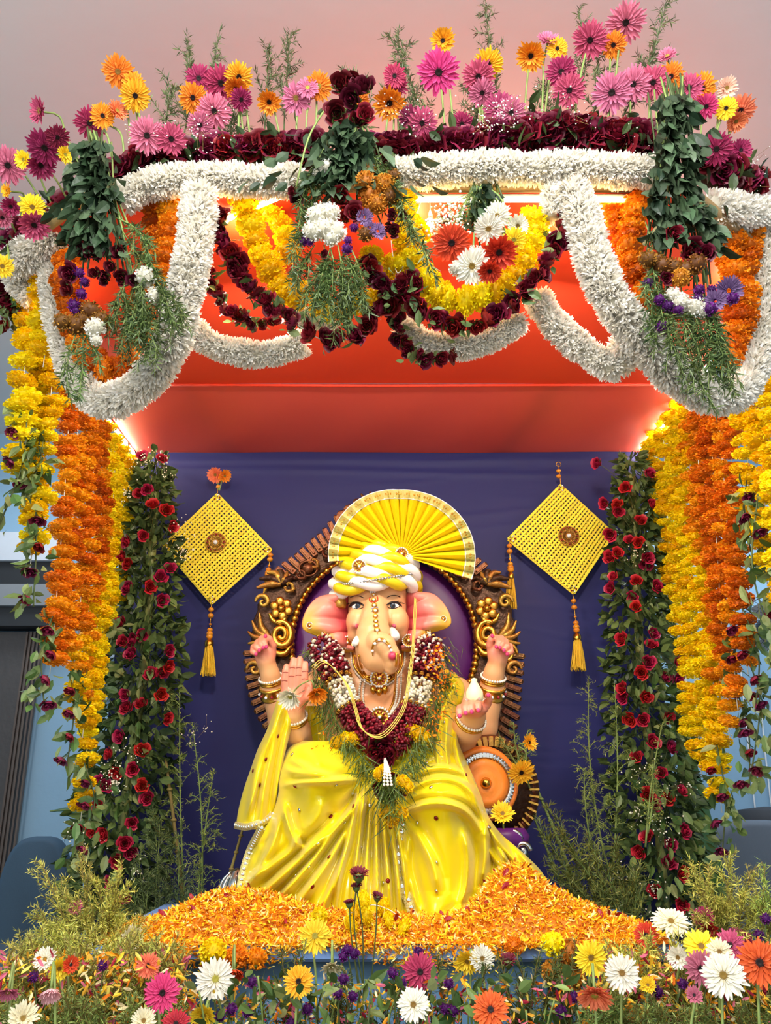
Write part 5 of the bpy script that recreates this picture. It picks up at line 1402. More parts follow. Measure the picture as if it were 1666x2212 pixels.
# ------------------------------------------------------------------ maroon roses along the roof edge
def rose_bank(pts, Y, hpx, n, r, label, sd, kinds=('maroon', 'maroon', 'crimson', 'wine')):
    g = np.random.default_rng(sd); W = pxpath(pts, Y); mid = pts[len(pts) // 2]; k = mpp(mid[0], mid[1], Y)
    t = thing('rose_bank', label, 'roses', W[len(W) // 2], 'banks of maroon roses on the roof edge')
    MB().tube(W + np.array([0, .05, -.01]), hpx * k * .55, 8).build('foam', mat('floral_foam', '#2c3a20', .9, .1), t)
    ml = sum([ROSE[q] for q in kinds], [])
    f = (np.arange(n) + g.random(n)) / n; Q = smooth_path(W, 200)[(f * 199).astype(int)]
    for i in range(n):
        a = g.uniform(-1, 1); o = np.array([0, -.5 - .5 * (1 - abs(a)), a * 1.0])
        p = Q[i] + np.array([g.normal(0, .01), -.035 * (1 - abs(a)), a * hpx * k * .85])
        link('rose', random.choice(ml), t, p, frame(nrm(o + g.normal(0, .35, 3) + np.array([0, -.4, 0])), g.random() * 6), r * k * g.uniform(.75, 1.1))
    ln = n * 2; P = Q[g.integers(0, n, ln)] + g.normal(0, 1, (ln, 3)) * np.array([.03, .03, hpx * k * .7])
    leaves_part(t, P, nrm(g.normal(0, 1, (ln, 3))), r * k * 1.1, g, '#24351c', '#4a5a30')
    ms, md = MB(), MB().color('#f6f2e2')
    for q in range(max(2, n // 11)):
        i = g.integers(20, 180); c = smooth_path(W, 200)[i] + np.array([0, -.09, g.uniform(-.3, .7) * hpx * k])
        breath([c, c + g.normal(0, .05, 3), c + g.normal(0, .08, 3)], .016, 20, g, ms, md, .0024)
    o_ = ms.build('sprigs', M_TWIG, t); o_['kind'] = 'stuff'; o_ = md.build('baby_breath', mat('breath_white', None, .6, .03, attr=True), t); o_['kind'] = 'stuff'
    return t
rose_bank([(255, 385), (330, 350), (420, 338), (520, 328), (620, 322), (690, 318)], 2.17, 32, 62, 31, 'bank of maroon roses on the roof edge, half nearer the wooden door', 1)
rose_bank([(815, 330), (900, 325), (1000, 318), (1100, 300), (1200, 290), (1300, 298), (1415, 305)], 2.17, 42, 100, 34, 'longest bank of maroon roses on the roof edge, half nearer the wall fan', 2)
rose_bank([(1530, 340, 2.3), (1570, 370, 2.36), (1600, 400, 2.42), (1630, 400, 2.46)], 2.36, 45, 36, 30, 'bank of wine roses on the slanted roof corner, wall fan side', 3, ('wine', 'wine', 'maroon'))
rose_bank([(150, 450, 2.38), (110, 480, 2.42), (70, 500, 2.46), (30, 530, 2.5)], 2.4, 34, 34, 30, 'bank of maroon roses on the slanted roof corner, wooden door side', 4)

# ------------------------------------------------------------------ hanging strands of marigolds on the two sides
def strand(top, bot, Y, Y2, rpx, cols, label, sd, tail=None, group=None, split=None):
    """top/bot pixels; Y depth; tail = length in px of a leafy rose tail"""
    g = np.random.default_rng(sd); rnd = random.Random(sd)
    A, B = at(*top, Y), at(*bot, Y2)
    W = smooth_path([A, (A + B) / 2 + np.array([g.normal(0, .008), 0, 0]), B], 60)
    t = thing('marigold_strand', label, 'garland', A, group)
    string_part(t, np.vstack([A + np.array([0, 0, .03]), W, B - np.array([0, 0, .06])]))
    k = mpp((top[0] + bot[0]) / 2, (top[1] + bot[1]) / 2, (Y + Y2) / 2); r = rpx * k
    if split:                                 # two colours, one below the other
        i = int(60 * split[0])
        bead_string(t, W[:i], r, sum([MARI[c] for c in cols], []), .5, rnd=rnd, jitter=.35)
        bead_string(t, W[i:], r, sum([MARI[c] for c in split[1]], []), .5, rnd=rnd, jitter=.35)
    else:
        bead_string(t, W, r, sum([MARI[c] for c in cols], []), .5, rnd=rnd, jitter=.35)
    if tail:
        # wilted rose twig bound to the end of the strand
        tl = tail * k; C = B + np.array([g.normal(0, .02), -.03, -tl])
        Q = smooth_path([B + np.array([0, -.03, tl * .9]), B + np.array([g.normal(0, .03), -.04, 0]), C], 40)
        MB().tube(Q, .003, 5).build('twig', M_DSTEM, t)
        n = 40; P = Q[g.integers(0, 40, n)] + g.normal(0, .022, (n, 3))
        leaves_part(t, P, nrm(g.normal(0, .7, (n, 3)) + np.array([0, -.5, -.9])), .058, g, '#3d5032', '#98a070', single=40)
        for q in range(4 if tail > 60 else 2):
            p = C + np.array([g.normal(0, .02), -.03, .02 + q * tl * .45])
            link('rose', random.choice(ROSE['crimson'] + ROSE['wine']), t, p, frame(nrm(np.array([g.normal(0, .4), -.5, -.9])), g.random() * 6), .028)
    return t
SG1 = 'marigold strands of the curtain on the wooden door side'
SG2 = 'marigold strands of the curtain on the wall fan side'
L_ = [ # top, bottom, Y top, Y bottom, r, colours, tail, split, note
    ((118, 480), (98, 760), 2.52, 2.56, 30, ['yellow', 'gold'], None, None, 'short yellow strand against the outer arm of the white loop'),
    ((66, 600), (48, 1010), 2.62, 2.66, 32, ['yellow', 'gold'], 150, None, 'thick yellow strand nearest the front corner, rose twig tail'),
    ((98, 640), (70, 1190), 2.74, 2.74, 28, ['yellow', 'gold'], 120, None, 'yellow strand second from the front corner'),
    ((120, 740), (84, 1010), 2.7, 2.72, 27, ['yellow', 'gold'], 60, None, 'shorter yellow strand in front of the first orange strands'),
    ((152, 850), (112, 1420), 2.95, 2.95, 27, ['orange', 'amber'], 110, None, 'outermost orange strand beside the leafy rose twigs'),
    ((172, 870), (138, 1400), 3.08, 3.08, 26, ['orange', 'rust', 'amber'], None, None, 'orange strand second of the orange band, outer'),
    ((190, 882), (160, 1545), 3.2, 3.2, 25, ['orange', 'amber'], 100, (.72, ['amber', 'gold']), 'longest orange strand turning amber at its foot'),
    ((206, 890), (182, 1560), 3.34, 3.34, 24, ['orange', 'rust'], None, (.66, ['gold', 'amber']), 'orange strand turning gold low down, beside the longest'),
    ((222, 905), (178, 1740), 3.48, 3.4, 22, ['amber', 'rust'], 90, (.5, ['gold', 'yellow']), 'rust strand ending in the longest golden tail'),
    ((236, 925), (205, 1500), 3.62, 3.6, 22, ['gold', 'yellow'], None, None, 'gold strand behind the rust strand, outer of the inner yellow ones'),
    ((252, 950), (226, 1370), 3.78, 3.78, 20, ['yellow', 'gold'], 60, None, 'yellow strand two in from the red rose pillar, shorter'),
    ((268, 975), (252, 1335), 3.95, 3.95, 18, ['yellow', 'gold'], None, None, 'yellow strand next to the red rose pillar beyond'),
    ((286, 985), (272, 1300), 4.05, 4.0, 17, ['yellow'], None, None, 'slim lemon strand touching the red rose pillar'),
]
for i, (a_, b_, y1, y2, r, c, tl, sp, nt) in enumerate(L_):
    strand(a_, b_, y1, y2, r, c, nt + ', wooden door side', 100 + i, tl, SG1, sp)
R_ = [
    ((1662, 800), (1690, 1300), 2.62, 2.66, 32, ['yellow', 'gold'], 120, None, 'thick yellow strand nearest the front corner'),
    ((1628, 840), (1655, 1240), 2.75, 2.76, 29, ['yellow', 'gold'], 190, None, 'yellow strand second from the front corner, rose twig tail'),
    ((1596, 860), (1618, 1130), 2.85, 2.88, 26, ['yellow', 'gold'], 100, None, 'short yellow strand in front of the rust strands'),
    ((1574, 872), (1612, 1420), 3.0, 3.0, 25, ['rust', 'orange'], 110, None, 'outermost rust strand with rose twig at its foot'),
    ((1552, 880), (1590, 1500), 3.1, 3.1, 25, ['orange', 'amber'], 160, None, 'orange strand second of the orange band, outer'),
    ((1534, 886), (1572, 1560), 3.2, 3.2, 24, ['orange', 'rust'], 130, (.8, ['amber', 'gold']), 'orange strand with an amber foot and long rose twig'),
    ((1518, 880), (1556, 1480), 3.3, 3.3, 23, ['orange', 'rust'], None, (.75, ['gold', 'amber']), 'orange strand turning gold low down'),
    ((1500, 876), (1556, 1720), 3.4, 3.36, 24, ['amber', 'orange'], 110, (.45, ['yellow', 'gold']), 'longest strand, amber above and yellow below'),
    ((1482, 872), (1540, 1650), 3.5, 3.46, 24, ['amber', 'gold'], None, (.4, ['yellow', 'gold']), 'amber strand turning yellow, beside the longest'),
    ((1466, 872), (1512, 1640), 3.62, 3.56, 23, ['gold', 'yellow'], None, None, 'gold strand third from the red rose pillar'),
    ((1452, 880), (1490, 1580), 3.74, 3.7, 22, ['yellow', 'gold'], None, None, 'yellow strand second from the red rose pillar'),
    ((1432, 910), (1462, 1360), 3.86, 3.84, 20, ['gold', 'yellow'], None, None, 'shorter gold strand beside the red rose pillar'),
    ((1412, 940), (1440, 1270), 3.98, 3.96, 19, ['yellow', 'gold'], None, None, 'slim yellow strand touching the red rose pillar'),
    ((1398, 960), (1410, 1080), 4.06, 4.06, 16, ['yellow'], None, None, 'very short yellow strand by the lit tube lamp'),
]
for i, (a_, b_, y1, y2, r, c, tl, sp, nt) in enumerate(R_):
    strand(a_, b_, y1, y2, r, c, nt + ', wall fan side', 200 + i, tl, SG2, sp)
# ------------------------------------------------------------------ rose pillars beside the backdrop
PL = [(307,985),(350,990),(317,1058),(300,1065),(330,1090),(360,1102),(373,1137),(310,1157),(273,1170),(262,1203),(275,1218),(367,1227),(347,1245),(275,1270),(325,1268),(350,1297),(258,1345),(307,1372),(265,1386),(287,1383),(282,1412),(366,1407),(325,1455),(350,1452),(365,1440),(220,1503),(273,1528),(348,1500),(305,1520),(270,1500),(362,1553),(258,1590),(235,1628),(308,1620),(287,1662),(250,1670),(210,1687),(227,1697),(307,1698),(318,1725),(212,1743),(196,1795),(223,1802),(285,1778),(270,1822),(283,1843),(252,1862),(270,1940),(232,1980),(310,2020),(240,1905)]
PR = [(1290,1001),(1405,1023),(1351,1053),(1305,1087),(1333,1090),(1337,1106),(1411,1090),(1384,1124),(1318,1155),(1361,1166),(1379,1172),(1335,1194),(1317,1204),(1396,1219),(1400,1205),(1325,1245),(1375,1255),(1318,1271),(1421,1267),(1367,1290),(1374,1311),(1413,1369),(1342,1381),(1408,1393),(1401,1431),(1386,1454),(1467,1431),(1439,1463),(1465,1467),(1343,1487),(1397,1506),(1345,1508),(1360,1555),(1390,1555),(1445,1550),(1411,1602),(1450,1615),(1375,1636),(1428,1670),(1473,1708),(1445,1725),(1415,1738),(1400,1718),(1480,1795),(1398,1808),(1450,1826),(1380,1840),(1445,1863),(1475,1888),(1415,1925),(1475,1955)]
def pillar(pts, axis, label, sd, side):
    g = np.random.default_rng(sd)
    Y0 = 4.0
    A, B = at(*axis[0], Y0), at(*axis[1], Y0)
    W = smooth_path([at(x, y, Y0) for x, y in axis], 200)
    t = thing('rose_trellis', label, 'flowers', (W[-1][0], Y0, 0))
    MB().tube(np.vstack([W[10:], [[W[-1][0], Y0, 0]]]), .022, 8).build('cane', MATS['bamboo'], t)
    k = mpp(axis[1][0], axis[1][1], Y0)
    for x, y in pts:
        f = np.clip((y - axis[0][1]) / (axis[-1][1] - axis[0][1]), 0, 1); ax = W[int(f * 199)]
        p_ = at(x, y, Y0 - .10 - g.random() * .06); off = p_[0] - ax[0]
        d = nrm(np.array([off * 6 + g.normal(0, .3), -1, g.normal(.05, .35)]))
        link('rose', random.choice(ROSE['red']), t, p_, frame(d, g.random() * 6), k * g.uniform(13.0, 16.5))
        s0 = np.array([ax[0], Y0, p_[2] - .08])
        MB().tube(smooth_path([s0, (s0 + p_) / 2 + (0, -.03, -.02), p_ - d * .02], 8), .0022, 4, cap=False).build('rose_stem', M_DSTEM, t)
    # leaves: first those nearest the viewer as pieces, then the inner mass
    n = 2300; f = g.random(n) ** .85; i = (f * 199).astype(int)
    rad = np.interp(f, [0, .08, .3, .6, 1], [.035, .085, .13, .18, .21])
    a = g.random(n) * 6.283; rr = rad * np.sqrt(g.random(n))
    P = W[i] + np.stack([rr * np.cos(a) * 1.15, rr * np.sin(a) * .6 - .02, g.normal(0, .02, n)], 1)
    o = np.argsort(P[:, 1]); P = P[o]
    Z = nrm(np.stack([np.cos(a[o]) * .8, -np.abs(g.normal(0, .6, n)), g.normal(-.35, .6, n)], 1))
    leaves_part(t, P, Z, .062, g, '#22341a', '#6f8044', single=130)
    ms, md = MB(), MB().color('#f1ead0')
    for q in range(16):
        f = g.random(); c = W[int(f * 199)] + np.array([g.normal(0, .11), -.13, 0])
        breath([c, c + np.array([g.normal(0, .03), -.02, g.normal(0, .04)]), c + np.array([g.normal(0, .05), -.02, g.normal(0, .06)])], .022, 22, g, ms, md, .0032)
    o_ = ms.build('filler_sprig', M_TWIG, t); o_['kind'] = 'stuff'
    o_ = md.build('baby_breath', MATS['breath_white'], t); o_['kind'] = 'stuff'
pillar(PL, [(338, 985), (325, 1250), (308, 1480), (268, 1750), (248, 1990)], 'cane pillar wound with red roses beside the navy cloth, wooden door side', 1, -1)
pillar(PR, [(1362, 985), (1372, 1200), (1388, 1480), (1420, 1750), (1440, 1990)], 'cane pillar wound with red roses beside the navy cloth, wall fan side', 2, 1)

# ------------------------------------------------------------------ diamond hangings of woven yellow tape with tassels
ytape = mat('yellow_tape', '#ffe63a', .5, .1, bump=.4, bscale=140)
ythr = mat('yellow_tassel', '#e8b92a', .6, .08, bump=.3, bscale=200)
bead = mat('amber_bead', '#d98a1e', .3, .12, spec=.6)
def hanging(C4, hook, beads_top, tas, tas2, label, sd, rosette_at):
    """C4 corners px: top, right, bottom, left"""
    Yh = 4.17; g = np.random.default_rng(sd)
    c = [at(x, y, Yh) for x, y in C4]; ctr = sum(c) / 4
    t = thing('wall_hanging', label, 'hanging', c[0])
    T_, R_, B_, L_ = c
    def bar(a, b, w, name, yo):
        d = nrm(b - a); m = (a + b) / 2; Mx = np.stack([d, [0, 1, 0], np.cross(d, [0, 1, 0])], 1)
        MB().box(m + np.array([0, yo, 0]), (np.linalg.norm(b - a), .006, w), Mx, .0015).build(name, ytape, t, smooth=False)
    n = 22
    for k in range(n + 1):
        f = k / n
        bar(T_ + (R_ - T_) * f, L_ + (B_ - L_) * f, 0.0112 if k not in (0, n) else .014, 'tape', -.004)
    for k in range(n + 1):
        f = k / n
        bar(T_ + (L_ - T_) * f, R_ + (B_ - R_) * f, 0.0112 if k not in (0, n) else .014, 'tape', .004)
    m = MB()
    cr = at(*rosette_at, Yh - .012); k_ = mpp(C4[0][0], C4[0][1], Yh)
    for q in range(24):
        a = q * math.pi / 12; d = np.array([math.cos(a), 0, math.sin(a)])
        m.tube([cr + d * 6 * k_, cr + d * 20 * k_], .0028, 4)
    for rr in (6, 14, 21): m.tube([cr + rr * k_ * np.array([math.cos(a), 0, math.sin(a)]) for a in np.linspace(0, 6.2832, 40)], .0036, 5)
    m.build('brooch', goldp, t); MB().ball(cr + (0, -.006, 0), .012, 10, 7).build('brooch_stone', gemw, t)
    for q in range(12):
        a = q * math.pi / 6; MB().ball(cr + np.array([17.5 * k_ * math.cos(a), -.004, 17.5 * k_ * math.sin(a)]), .0055, 6, 4).build('bead', gemr, t)
    for P_ in (T_, B_, R_, L_):
        P2 = P_ + (ctr - P_) * .07
        for q in range(5):
            a = q * 1.2566; MB().ball(P2 + np.array([.014 * math.cos(a), -.012, .014 * math.sin(a)]), .005, 6, 4).build('corner_bead', (gemr, gemw, MATS['green_stem'])[q % 3], t)
    def cord(pts, bd, r=.002):
        W = smooth_path([at(x, y, Yh - .006) for x, y in pts], 20); MB().tube(W, r, 5).build('cord', gold, t)
        for x, y, rx in bd: MB().ball(at(x, y, Yh - .006), (rx * k_, rx * k_, rx * .8 * k_), 10, 7).build('bead', bead, t)
    cord([hook, C4[0]], [(hook[0], y, 5.5) for y in beads_top])
    MB().tube([at(hook[0], hook[1], Yh) + .013 * np.array([math.cos(a), 0, math.sin(a)]) for a in np.linspace(0, 6.2832, 18)], .002, 5).build('ring', gold, t)
    def tassel(x0, y0, x1, y1, y2, w0, w1):
        bd = [(x0 + (x1 - x0) * f, y0 + (y1 - y0) * f, r) for f, r in ((.16, 6), (.32, 6.5), (.55, 3), (.7, 6), (.8, 7), (.88, 7))]
        cord([(x0, y0), (x1, y1)], bd)
        A_, B2 = at(x1, y1, Yh - .01), at(x1 + (x1 - x0) * .25, y2, Yh - .03)
        ax = nrm(B2 - A_); L_t = np.linalg.norm(B2 - A_)
        MB().lathe([(3 * k_, -4 * k_), (w0 * k_, 0), (w0 * 1.05 * k_, 8 * k_), (w0 * .9 * k_, 12 * k_)], A_, ax, 14).build('tassel_cap', gold, t)
        th_m = MB(); Mf = frame(ax)
        for q in range(60):
            f = math.sqrt(g.random()); a = g.random() * 6.28
            s0 = A_ + Mf @ np.array([w0 * .85 * k_ * f * math.cos(a), w0 * .85 * k_ * f * math.sin(a), 6 * k_]); s1 = A_ + Mf @ np.array([w1 * k_ * f * math.cos(a), w1 * .6 * k_ * f * math.sin(a), L_t * g.uniform(.93, 1.02)])
            th_m.tube(smooth_path([s0, (s0 + s1) / 2 + g.normal(0, .002, 3), s1], 6), .0022, 4, cap=False)
        o = th_m.build('tassel', ythr, t); o['kind'] = 'stuff'
    for a in tas + tas2: tassel(*a)
    return t
hanging([(470, 1068), (586, 1188), (458, 1304), (352, 1180)], (472, 1032), (1040, 1052), [(457, 1304, 452, 1385, 1460, 9, 17)], [(586, 1190, 578, 1248, 1308, 6, 9)], 'woven yellow diamond hanging with the pink and orange flower at its hook', 1, (466, 1172))
hanging([(1212, 1048), (1326, 1152), (1240, 1282), (1098, 1165)], (1207, 1003), (1017, 1029), [(1238, 1284, 1247, 1372, 1448, 8, 17)], [(1100, 1168, 1104, 1240, 1315, 6, 12)], 'woven yellow diamond hanging partly behind the rose pillar, hung from a bare ring', 2, (1229, 1158))
gerbera(466, 1026, 19, 'coral', 'small coral gerbera at the hook of the woven diamond, nearer the rose pillar', 4.14, (-.4, 0), .4, at(472, 1058, 4.16), 'tan', neck=.01)
gerbera(485, 1028, 16, 'orange', 'small orange gerbera at the hook of the woven diamond, beside coral one', 4.14, (.5, -.2), .5, at(474, 1060, 4.16), 'tan', neck=.01)
# ------------------------------------------------------------------ gerberas standing along the roof edge
def toprail(px):
    """where stems enter the foam on the roof edge"""
    X = [-60, 30, 150, 250, 690, 815, 1415, 1530, 1630, 1720]; Yp = [560, 520, 440, 360, 318, 328, 300, 345, 410, 430]; D = [2.5, 2.46, 2.36, 2.2, 2.2, 2.2, 2.2, 2.32, 2.46, 2.5]
    return at(px, float(np.interp(px, X, Yp)), float(np.interp(px, X, D)))
GB = 'gerberas along the roof edge'
TOPG = [ # x, y, r, colour, face, cup, base px, disc, label
 (87, 240, 30, 'rosepink', (-.9, .3), .3, 195, 'green', 'pink gerbera seen from behind, standing highest over the wooden door side corner'),
 (18, 357, 40, 'pink', (-.3, -.2), -.1, 110, 'dark', 'pale pink gerbera at the edge nearest the wooden door, largest of that corner'),
 (97, 318, 40, 'magenta', (-.2, -.8), .2, 190, 'dark', 'magenta gerbera nodding down on the door side corner, in front of a darker one'),
 (124, 296, 26, 'wine', (.1, -.6), .2, 200, 'dark', 'dark wine gerbera tucked behind the nodding magenta one'),
 (52, 345, 22, 'yellow', (-.6, .1), .4, 120, 'green', 'yellow gerbera half hidden between pale pink and magenta gerberas'),
 (88, 356, 32, 'darkpink', (.3, -.7), .4, 150, 'dark', 'dark pink gerbera drooping directly below the nodding magenta one'),
 (140, 334, 20, 'yellow', (.7, .1), .5, 190, 'green', 'small yellow gerbera turned sideways beside the leafy corner bunch'),
 (70, 447, 29, 'yellow', (-.1, -.1), 0, 120, 'tan', 'bright yellow gerbera facing forward above white corner garland'),
 (16, 412, 16, 'yelloworange', (-.8, .2), .7, 60, 'tan', 'small orange-yellow gerbera seen edge on above the yellow one'),
 (74, 485, 35, 'rosepink', (0, -.9), .4, 110, 'dark', 'pink gerbera hanging under the bright yellow one'),
 (24, 446, 22, 'magenta', (-.2, -.4), .3, 70, 'dark', 'small magenta gerbera beside the bright yellow one'),
 (6, 470, 24, 'pink', (-.3, -.6), .3, 40, 'dark', 'pink gerbera cut by the picture edge below the small magenta one'),
 (6, 575, 26, 'yellow', (-.3, -.1), .1, 20, 'tan', 'yellow gerbera cut by the picture edge below the corner garland'),
 (195, 266, 34, 'magenta', (-.3, -.1), .1, 235, 'dark', 'magenta gerbera just above the leafy corner bunch'),
 (221, 250, 28, 'orange', (.3, .1), .2, 245, 'dark', 'orange gerbera overlapping the magenta one above the corner bunch'),
 (253, 240, 25, 'coral', (.4, .7), .3, 270, 'green', 'faded coral gerbera seen from behind, next to the overlapped orange one'),
 (255, 155, 35, 'orange', (-.1, .05), 0, 288, 'tan', 'orange gerbera topmost of the trio standing tall near the corner bunch'),
 (290, 182, 27, 'orange', (.3, .2), .1, 300, 'tan', 'orange gerbera in the middle of the tall trio, partly covered'),
 (292, 207, 34, 'yelloworange', (.1, -.15), .05, 315, 'dark', 'yellow-orange gerbera lowest of the tall trio'),
 (318, 293, 39, 'pink', (-.1, 0), .05, 325, 'dark', 'broad pink gerbera low on the roses, nearest the tall trio'),
 (370, 300, 34, 'rosepink', (.1, -.2), .1, 370, 'dark', 'pink gerbera low on the roses, second from the tall trio'),
 (417, 211, 33, 'orange', (-.15, -.1), .1, 420, 'dark', 'orange gerbera alone between the tall trio and the pink cluster'),
 (430, 170, 31, 'magenta', (-.2, .3), .1, 435, 'dark', 'purple-magenta gerbera at the back, topmost of the pink cluster'),
 (478, 180, 39, 'darkpink', (-.1, -.1), .05, 470, 'dark', 'deep pink gerbera with dark eye behind the yellow-orange ones'),
 (516, 166, 31, 'yelloworange', (.1, -.2), .2, 545, 'dark', 'yellow-orange gerbera in front of the deep pink one, upper'),
 (510, 192, 28, 'orange', (.05, -.7), .4, 530, 'dark', 'orange gerbera nodding directly below the yellow-orange one'),
 (463, 240, 37, 'pink', (0, -.05), .05, 462, 'dark', 'pink gerbera below the deep pink one with dark eye'),
 (433, 270, 29, 'pink', (-.2, -.2), .1, 430, 'dark', 'small pink gerbera lowest of the pink cluster, just above the roses'),
 (521, 215, 25, 'magenta', (.2, -.3), .2, 510, 'dark', 'magenta gerbera peeping below the nodding orange one'),
 (582, 220, 28, 'orange', (-.1, -.5), .4, 612, 'dark', 'orange gerbera nodding between the pink cluster and middle bunch'),
 (640, 212, 33, 'pink', (-.2, .1), .1, 640, 'tan', 'pale pink gerbera near the middle bunch'),
 (665, 190, 24, 'pink', (-.1, .5), .1, 660, 'green', 'pale pink gerbera behind the orange one near the middle bunch'),
 (688, 186, 31, 'orange', (.1, .0), 0, 680, 'green', 'orange gerbera with green eye nearest the middle bunch'),
 (773, 214, 27, 'orange', (0, -.3), .2, 770, 'dark', 'orange gerbera in the dark roses on top of the middle bunch'),
 (842, 222, 38, 'orange', (-.1, -.6), .3, 830, 'dark', 'large orange gerbera nodding just past the middle bunch'),
 (853, 164, 26, 'darkpink', (-.1, .2), .1, 850, 'dark', 'deep pink gerbera above the large nodding orange one, upper of two'),
 (857, 186, 25, 'darkpink', (.1, -.1), .1, 862, 'dark', 'deep pink gerbera above the large nodding orange one, lower of two'),
 (948, 156, 46, 'hotpink', (-.05, -.05), 0, 965, 'dark', 'hot pink gerbera, biggest and brightest along the roof edge'),
 (957, 88, 29, 'yelloworange', (-.1, .1), .3, 985, 'dark', 'yellow-orange gerbera standing right above the biggest hot pink one'),
 (1034, 165, 36, 'rosepink', (-.2, -.3), .2, 1040, 'dark', 'pink gerbera under the yellow-orange one beyond the hot pink one, upper'),
 (1042, 200, 30, 'pink', (.1, -.4), .2, 1045, 'dark', 'pink gerbera under the yellow-orange one beyond the hot pink one, lower'),
 (1055, 137, 33, 'yelloworange', (.05, -.4), .2, 1080, 'dark', 'yellow-orange gerbera overlapping two pink ones beyond the hot pink one'),
 (1147, 120, 34, 'orange', (-.05, -.6), .4, 1130, 'dark', 'orange gerbera nodding on a bare tall stem over the rose bank'),
 (1204, 105, 24, 'yelloworange', (.1, .1), .1, 1170, 'dark', 'small yellow-orange gerbera next to the tall nodding orange one'),
 (1184, 88, 26, 'pink', (.2, .9), .3, 1168, 'green', 'pale pink gerbera seen from behind over the small yellow-orange one'),
 (1213, 155, 34, 'magenta', (-.1, .05), .05, 1200, 'dark', 'magenta gerbera with dark eye below the small yellow-orange one'),
 (1230, 195, 36, 'rosepink', (.1, -.1), .1, 1225, 'dark', 'pink gerbera directly below the magenta one, over the rose bank'),
 (1275, 86, 39, 'rosepink', (-.1, -.5), .1, 1235, 'dark', 'pink gerbera held high on a slanting stem, second highest of all'),
 (1325, 97, 29, 'orange', (.1, -.2), .2, 1315, 'dark', 'orange gerbera under the highest pink one'),
 (1352, 48, 43, 'pink', (.1, -.5), .1, 1320, 'dark', 'pink gerbera standing highest of all against the ceiling'),
 (1080, 237, 36, 'rosepink', (-.2, -.1), .1, 1085, 'dark', 'pink gerbera low on the rose bank, farther from the fan of an overlapping pair'),
 (1104, 243, 33, 'pink', (.15, -.1), .1, 1105, 'dark', 'pink gerbera low on the rose bank, front flower of an overlapping pair'),
 (912, 266, 34, 'rosepink', (.0, -.1), .1, 915, 'dark', 'pink gerbera low on the rose bank under the hot pink one'),
 (885, 255, 26, 'wine', (-.2, .1), .1, 880, 'dark', 'wine red gerbera behind the low pink one under the hot pink one'),
 (998, 268, 27, 'magenta', (0, -.05), .1, 1000, 'dark', 'small magenta gerbera alone low on the rose bank'),
 (1322, 200, 43, 'pink', (0, 0), .05, 1310, 'dark', 'broad pink gerbera above the white filler, largest beside the leafiest bunch'),
 (1368, 182, 38, 'pink', (.1, 0), .05, 1360, 'dark', 'pale pink gerbera second in the row above the leafiest bunch'),
 (1411, 178, 36, 'rosepink', (.1, 0), .1, 1400, 'dark', 'pink gerbera third in the row above the leafiest bunch, beside orange'),
 (1450, 165, 30, 'orange', (.1, 0), .15, 1440, 'dark', 'orange gerbera centred right above the leafiest bunch'),
 (1442, 122, 22, 'pink', (0, .8), .5, 1440, 'green', 'small pink gerbera seen edge on above the centred orange one'),
 (1490, 190, 31, 'rosepink', (.0, .1), .1, 1475, 'dark', 'pink gerbera just past the centred orange one over the leafiest bunch'),
 (1517, 190, 33, 'orange', (.3, 0), .2, 1490, 'dark', 'dark orange gerbera over the leafy bunch shoulder, wall fan side'),
 (1570, 190, 25, 'peach', (.3, .2), .5, 1540, 'tan', 'pale wilting peach gerbera at the far end'),
 (1526, 230, 27, 'hotpink', (.2, -.1), .1, 1510, 'dark', 'hot pink gerbera below the dark orange one at the far end'),
 (1569, 234, 25, 'yellow', (0, 0), .05, 1535, 'dark', 'yellow gerbera at the far end above the wine roses'),
 (1600, 238, 33, 'coral', (.3, -.3), .2, 1560, 'dark', 'coral gerbera outermost at the far end, beside the yellow one'),
 (1590, 262, 24, 'coral', (.4, -.5), .4, 1565, 'tan', 'coral gerbera drooping under the outermost coral one'),
 (1548, 322, 36, 'magenta', (.1, -.1), .1, 1550, 'dark', 'dark magenta gerbera sunk in the wine roses of the slanted corner'),
 (1600, 325, 26, 'darkpink', (.4, .3), .3, 1600, 'dark', 'deep pink gerbera standing behind the sunk dark magenta one'),
]
for (x, y, r, c, fc, cup, bx, dk, lb) in TOPG:
    b = toprail(bx); k = 0
    Yh = b[1] - (.05 if y < 290 else .11) - random.random() * .04
    if x < 160: Yh -= .02
    gerbera(x, y, r * 1.0, c, lb, Yh, fc, cup, b, dk, None, v=(x + y) % 2)
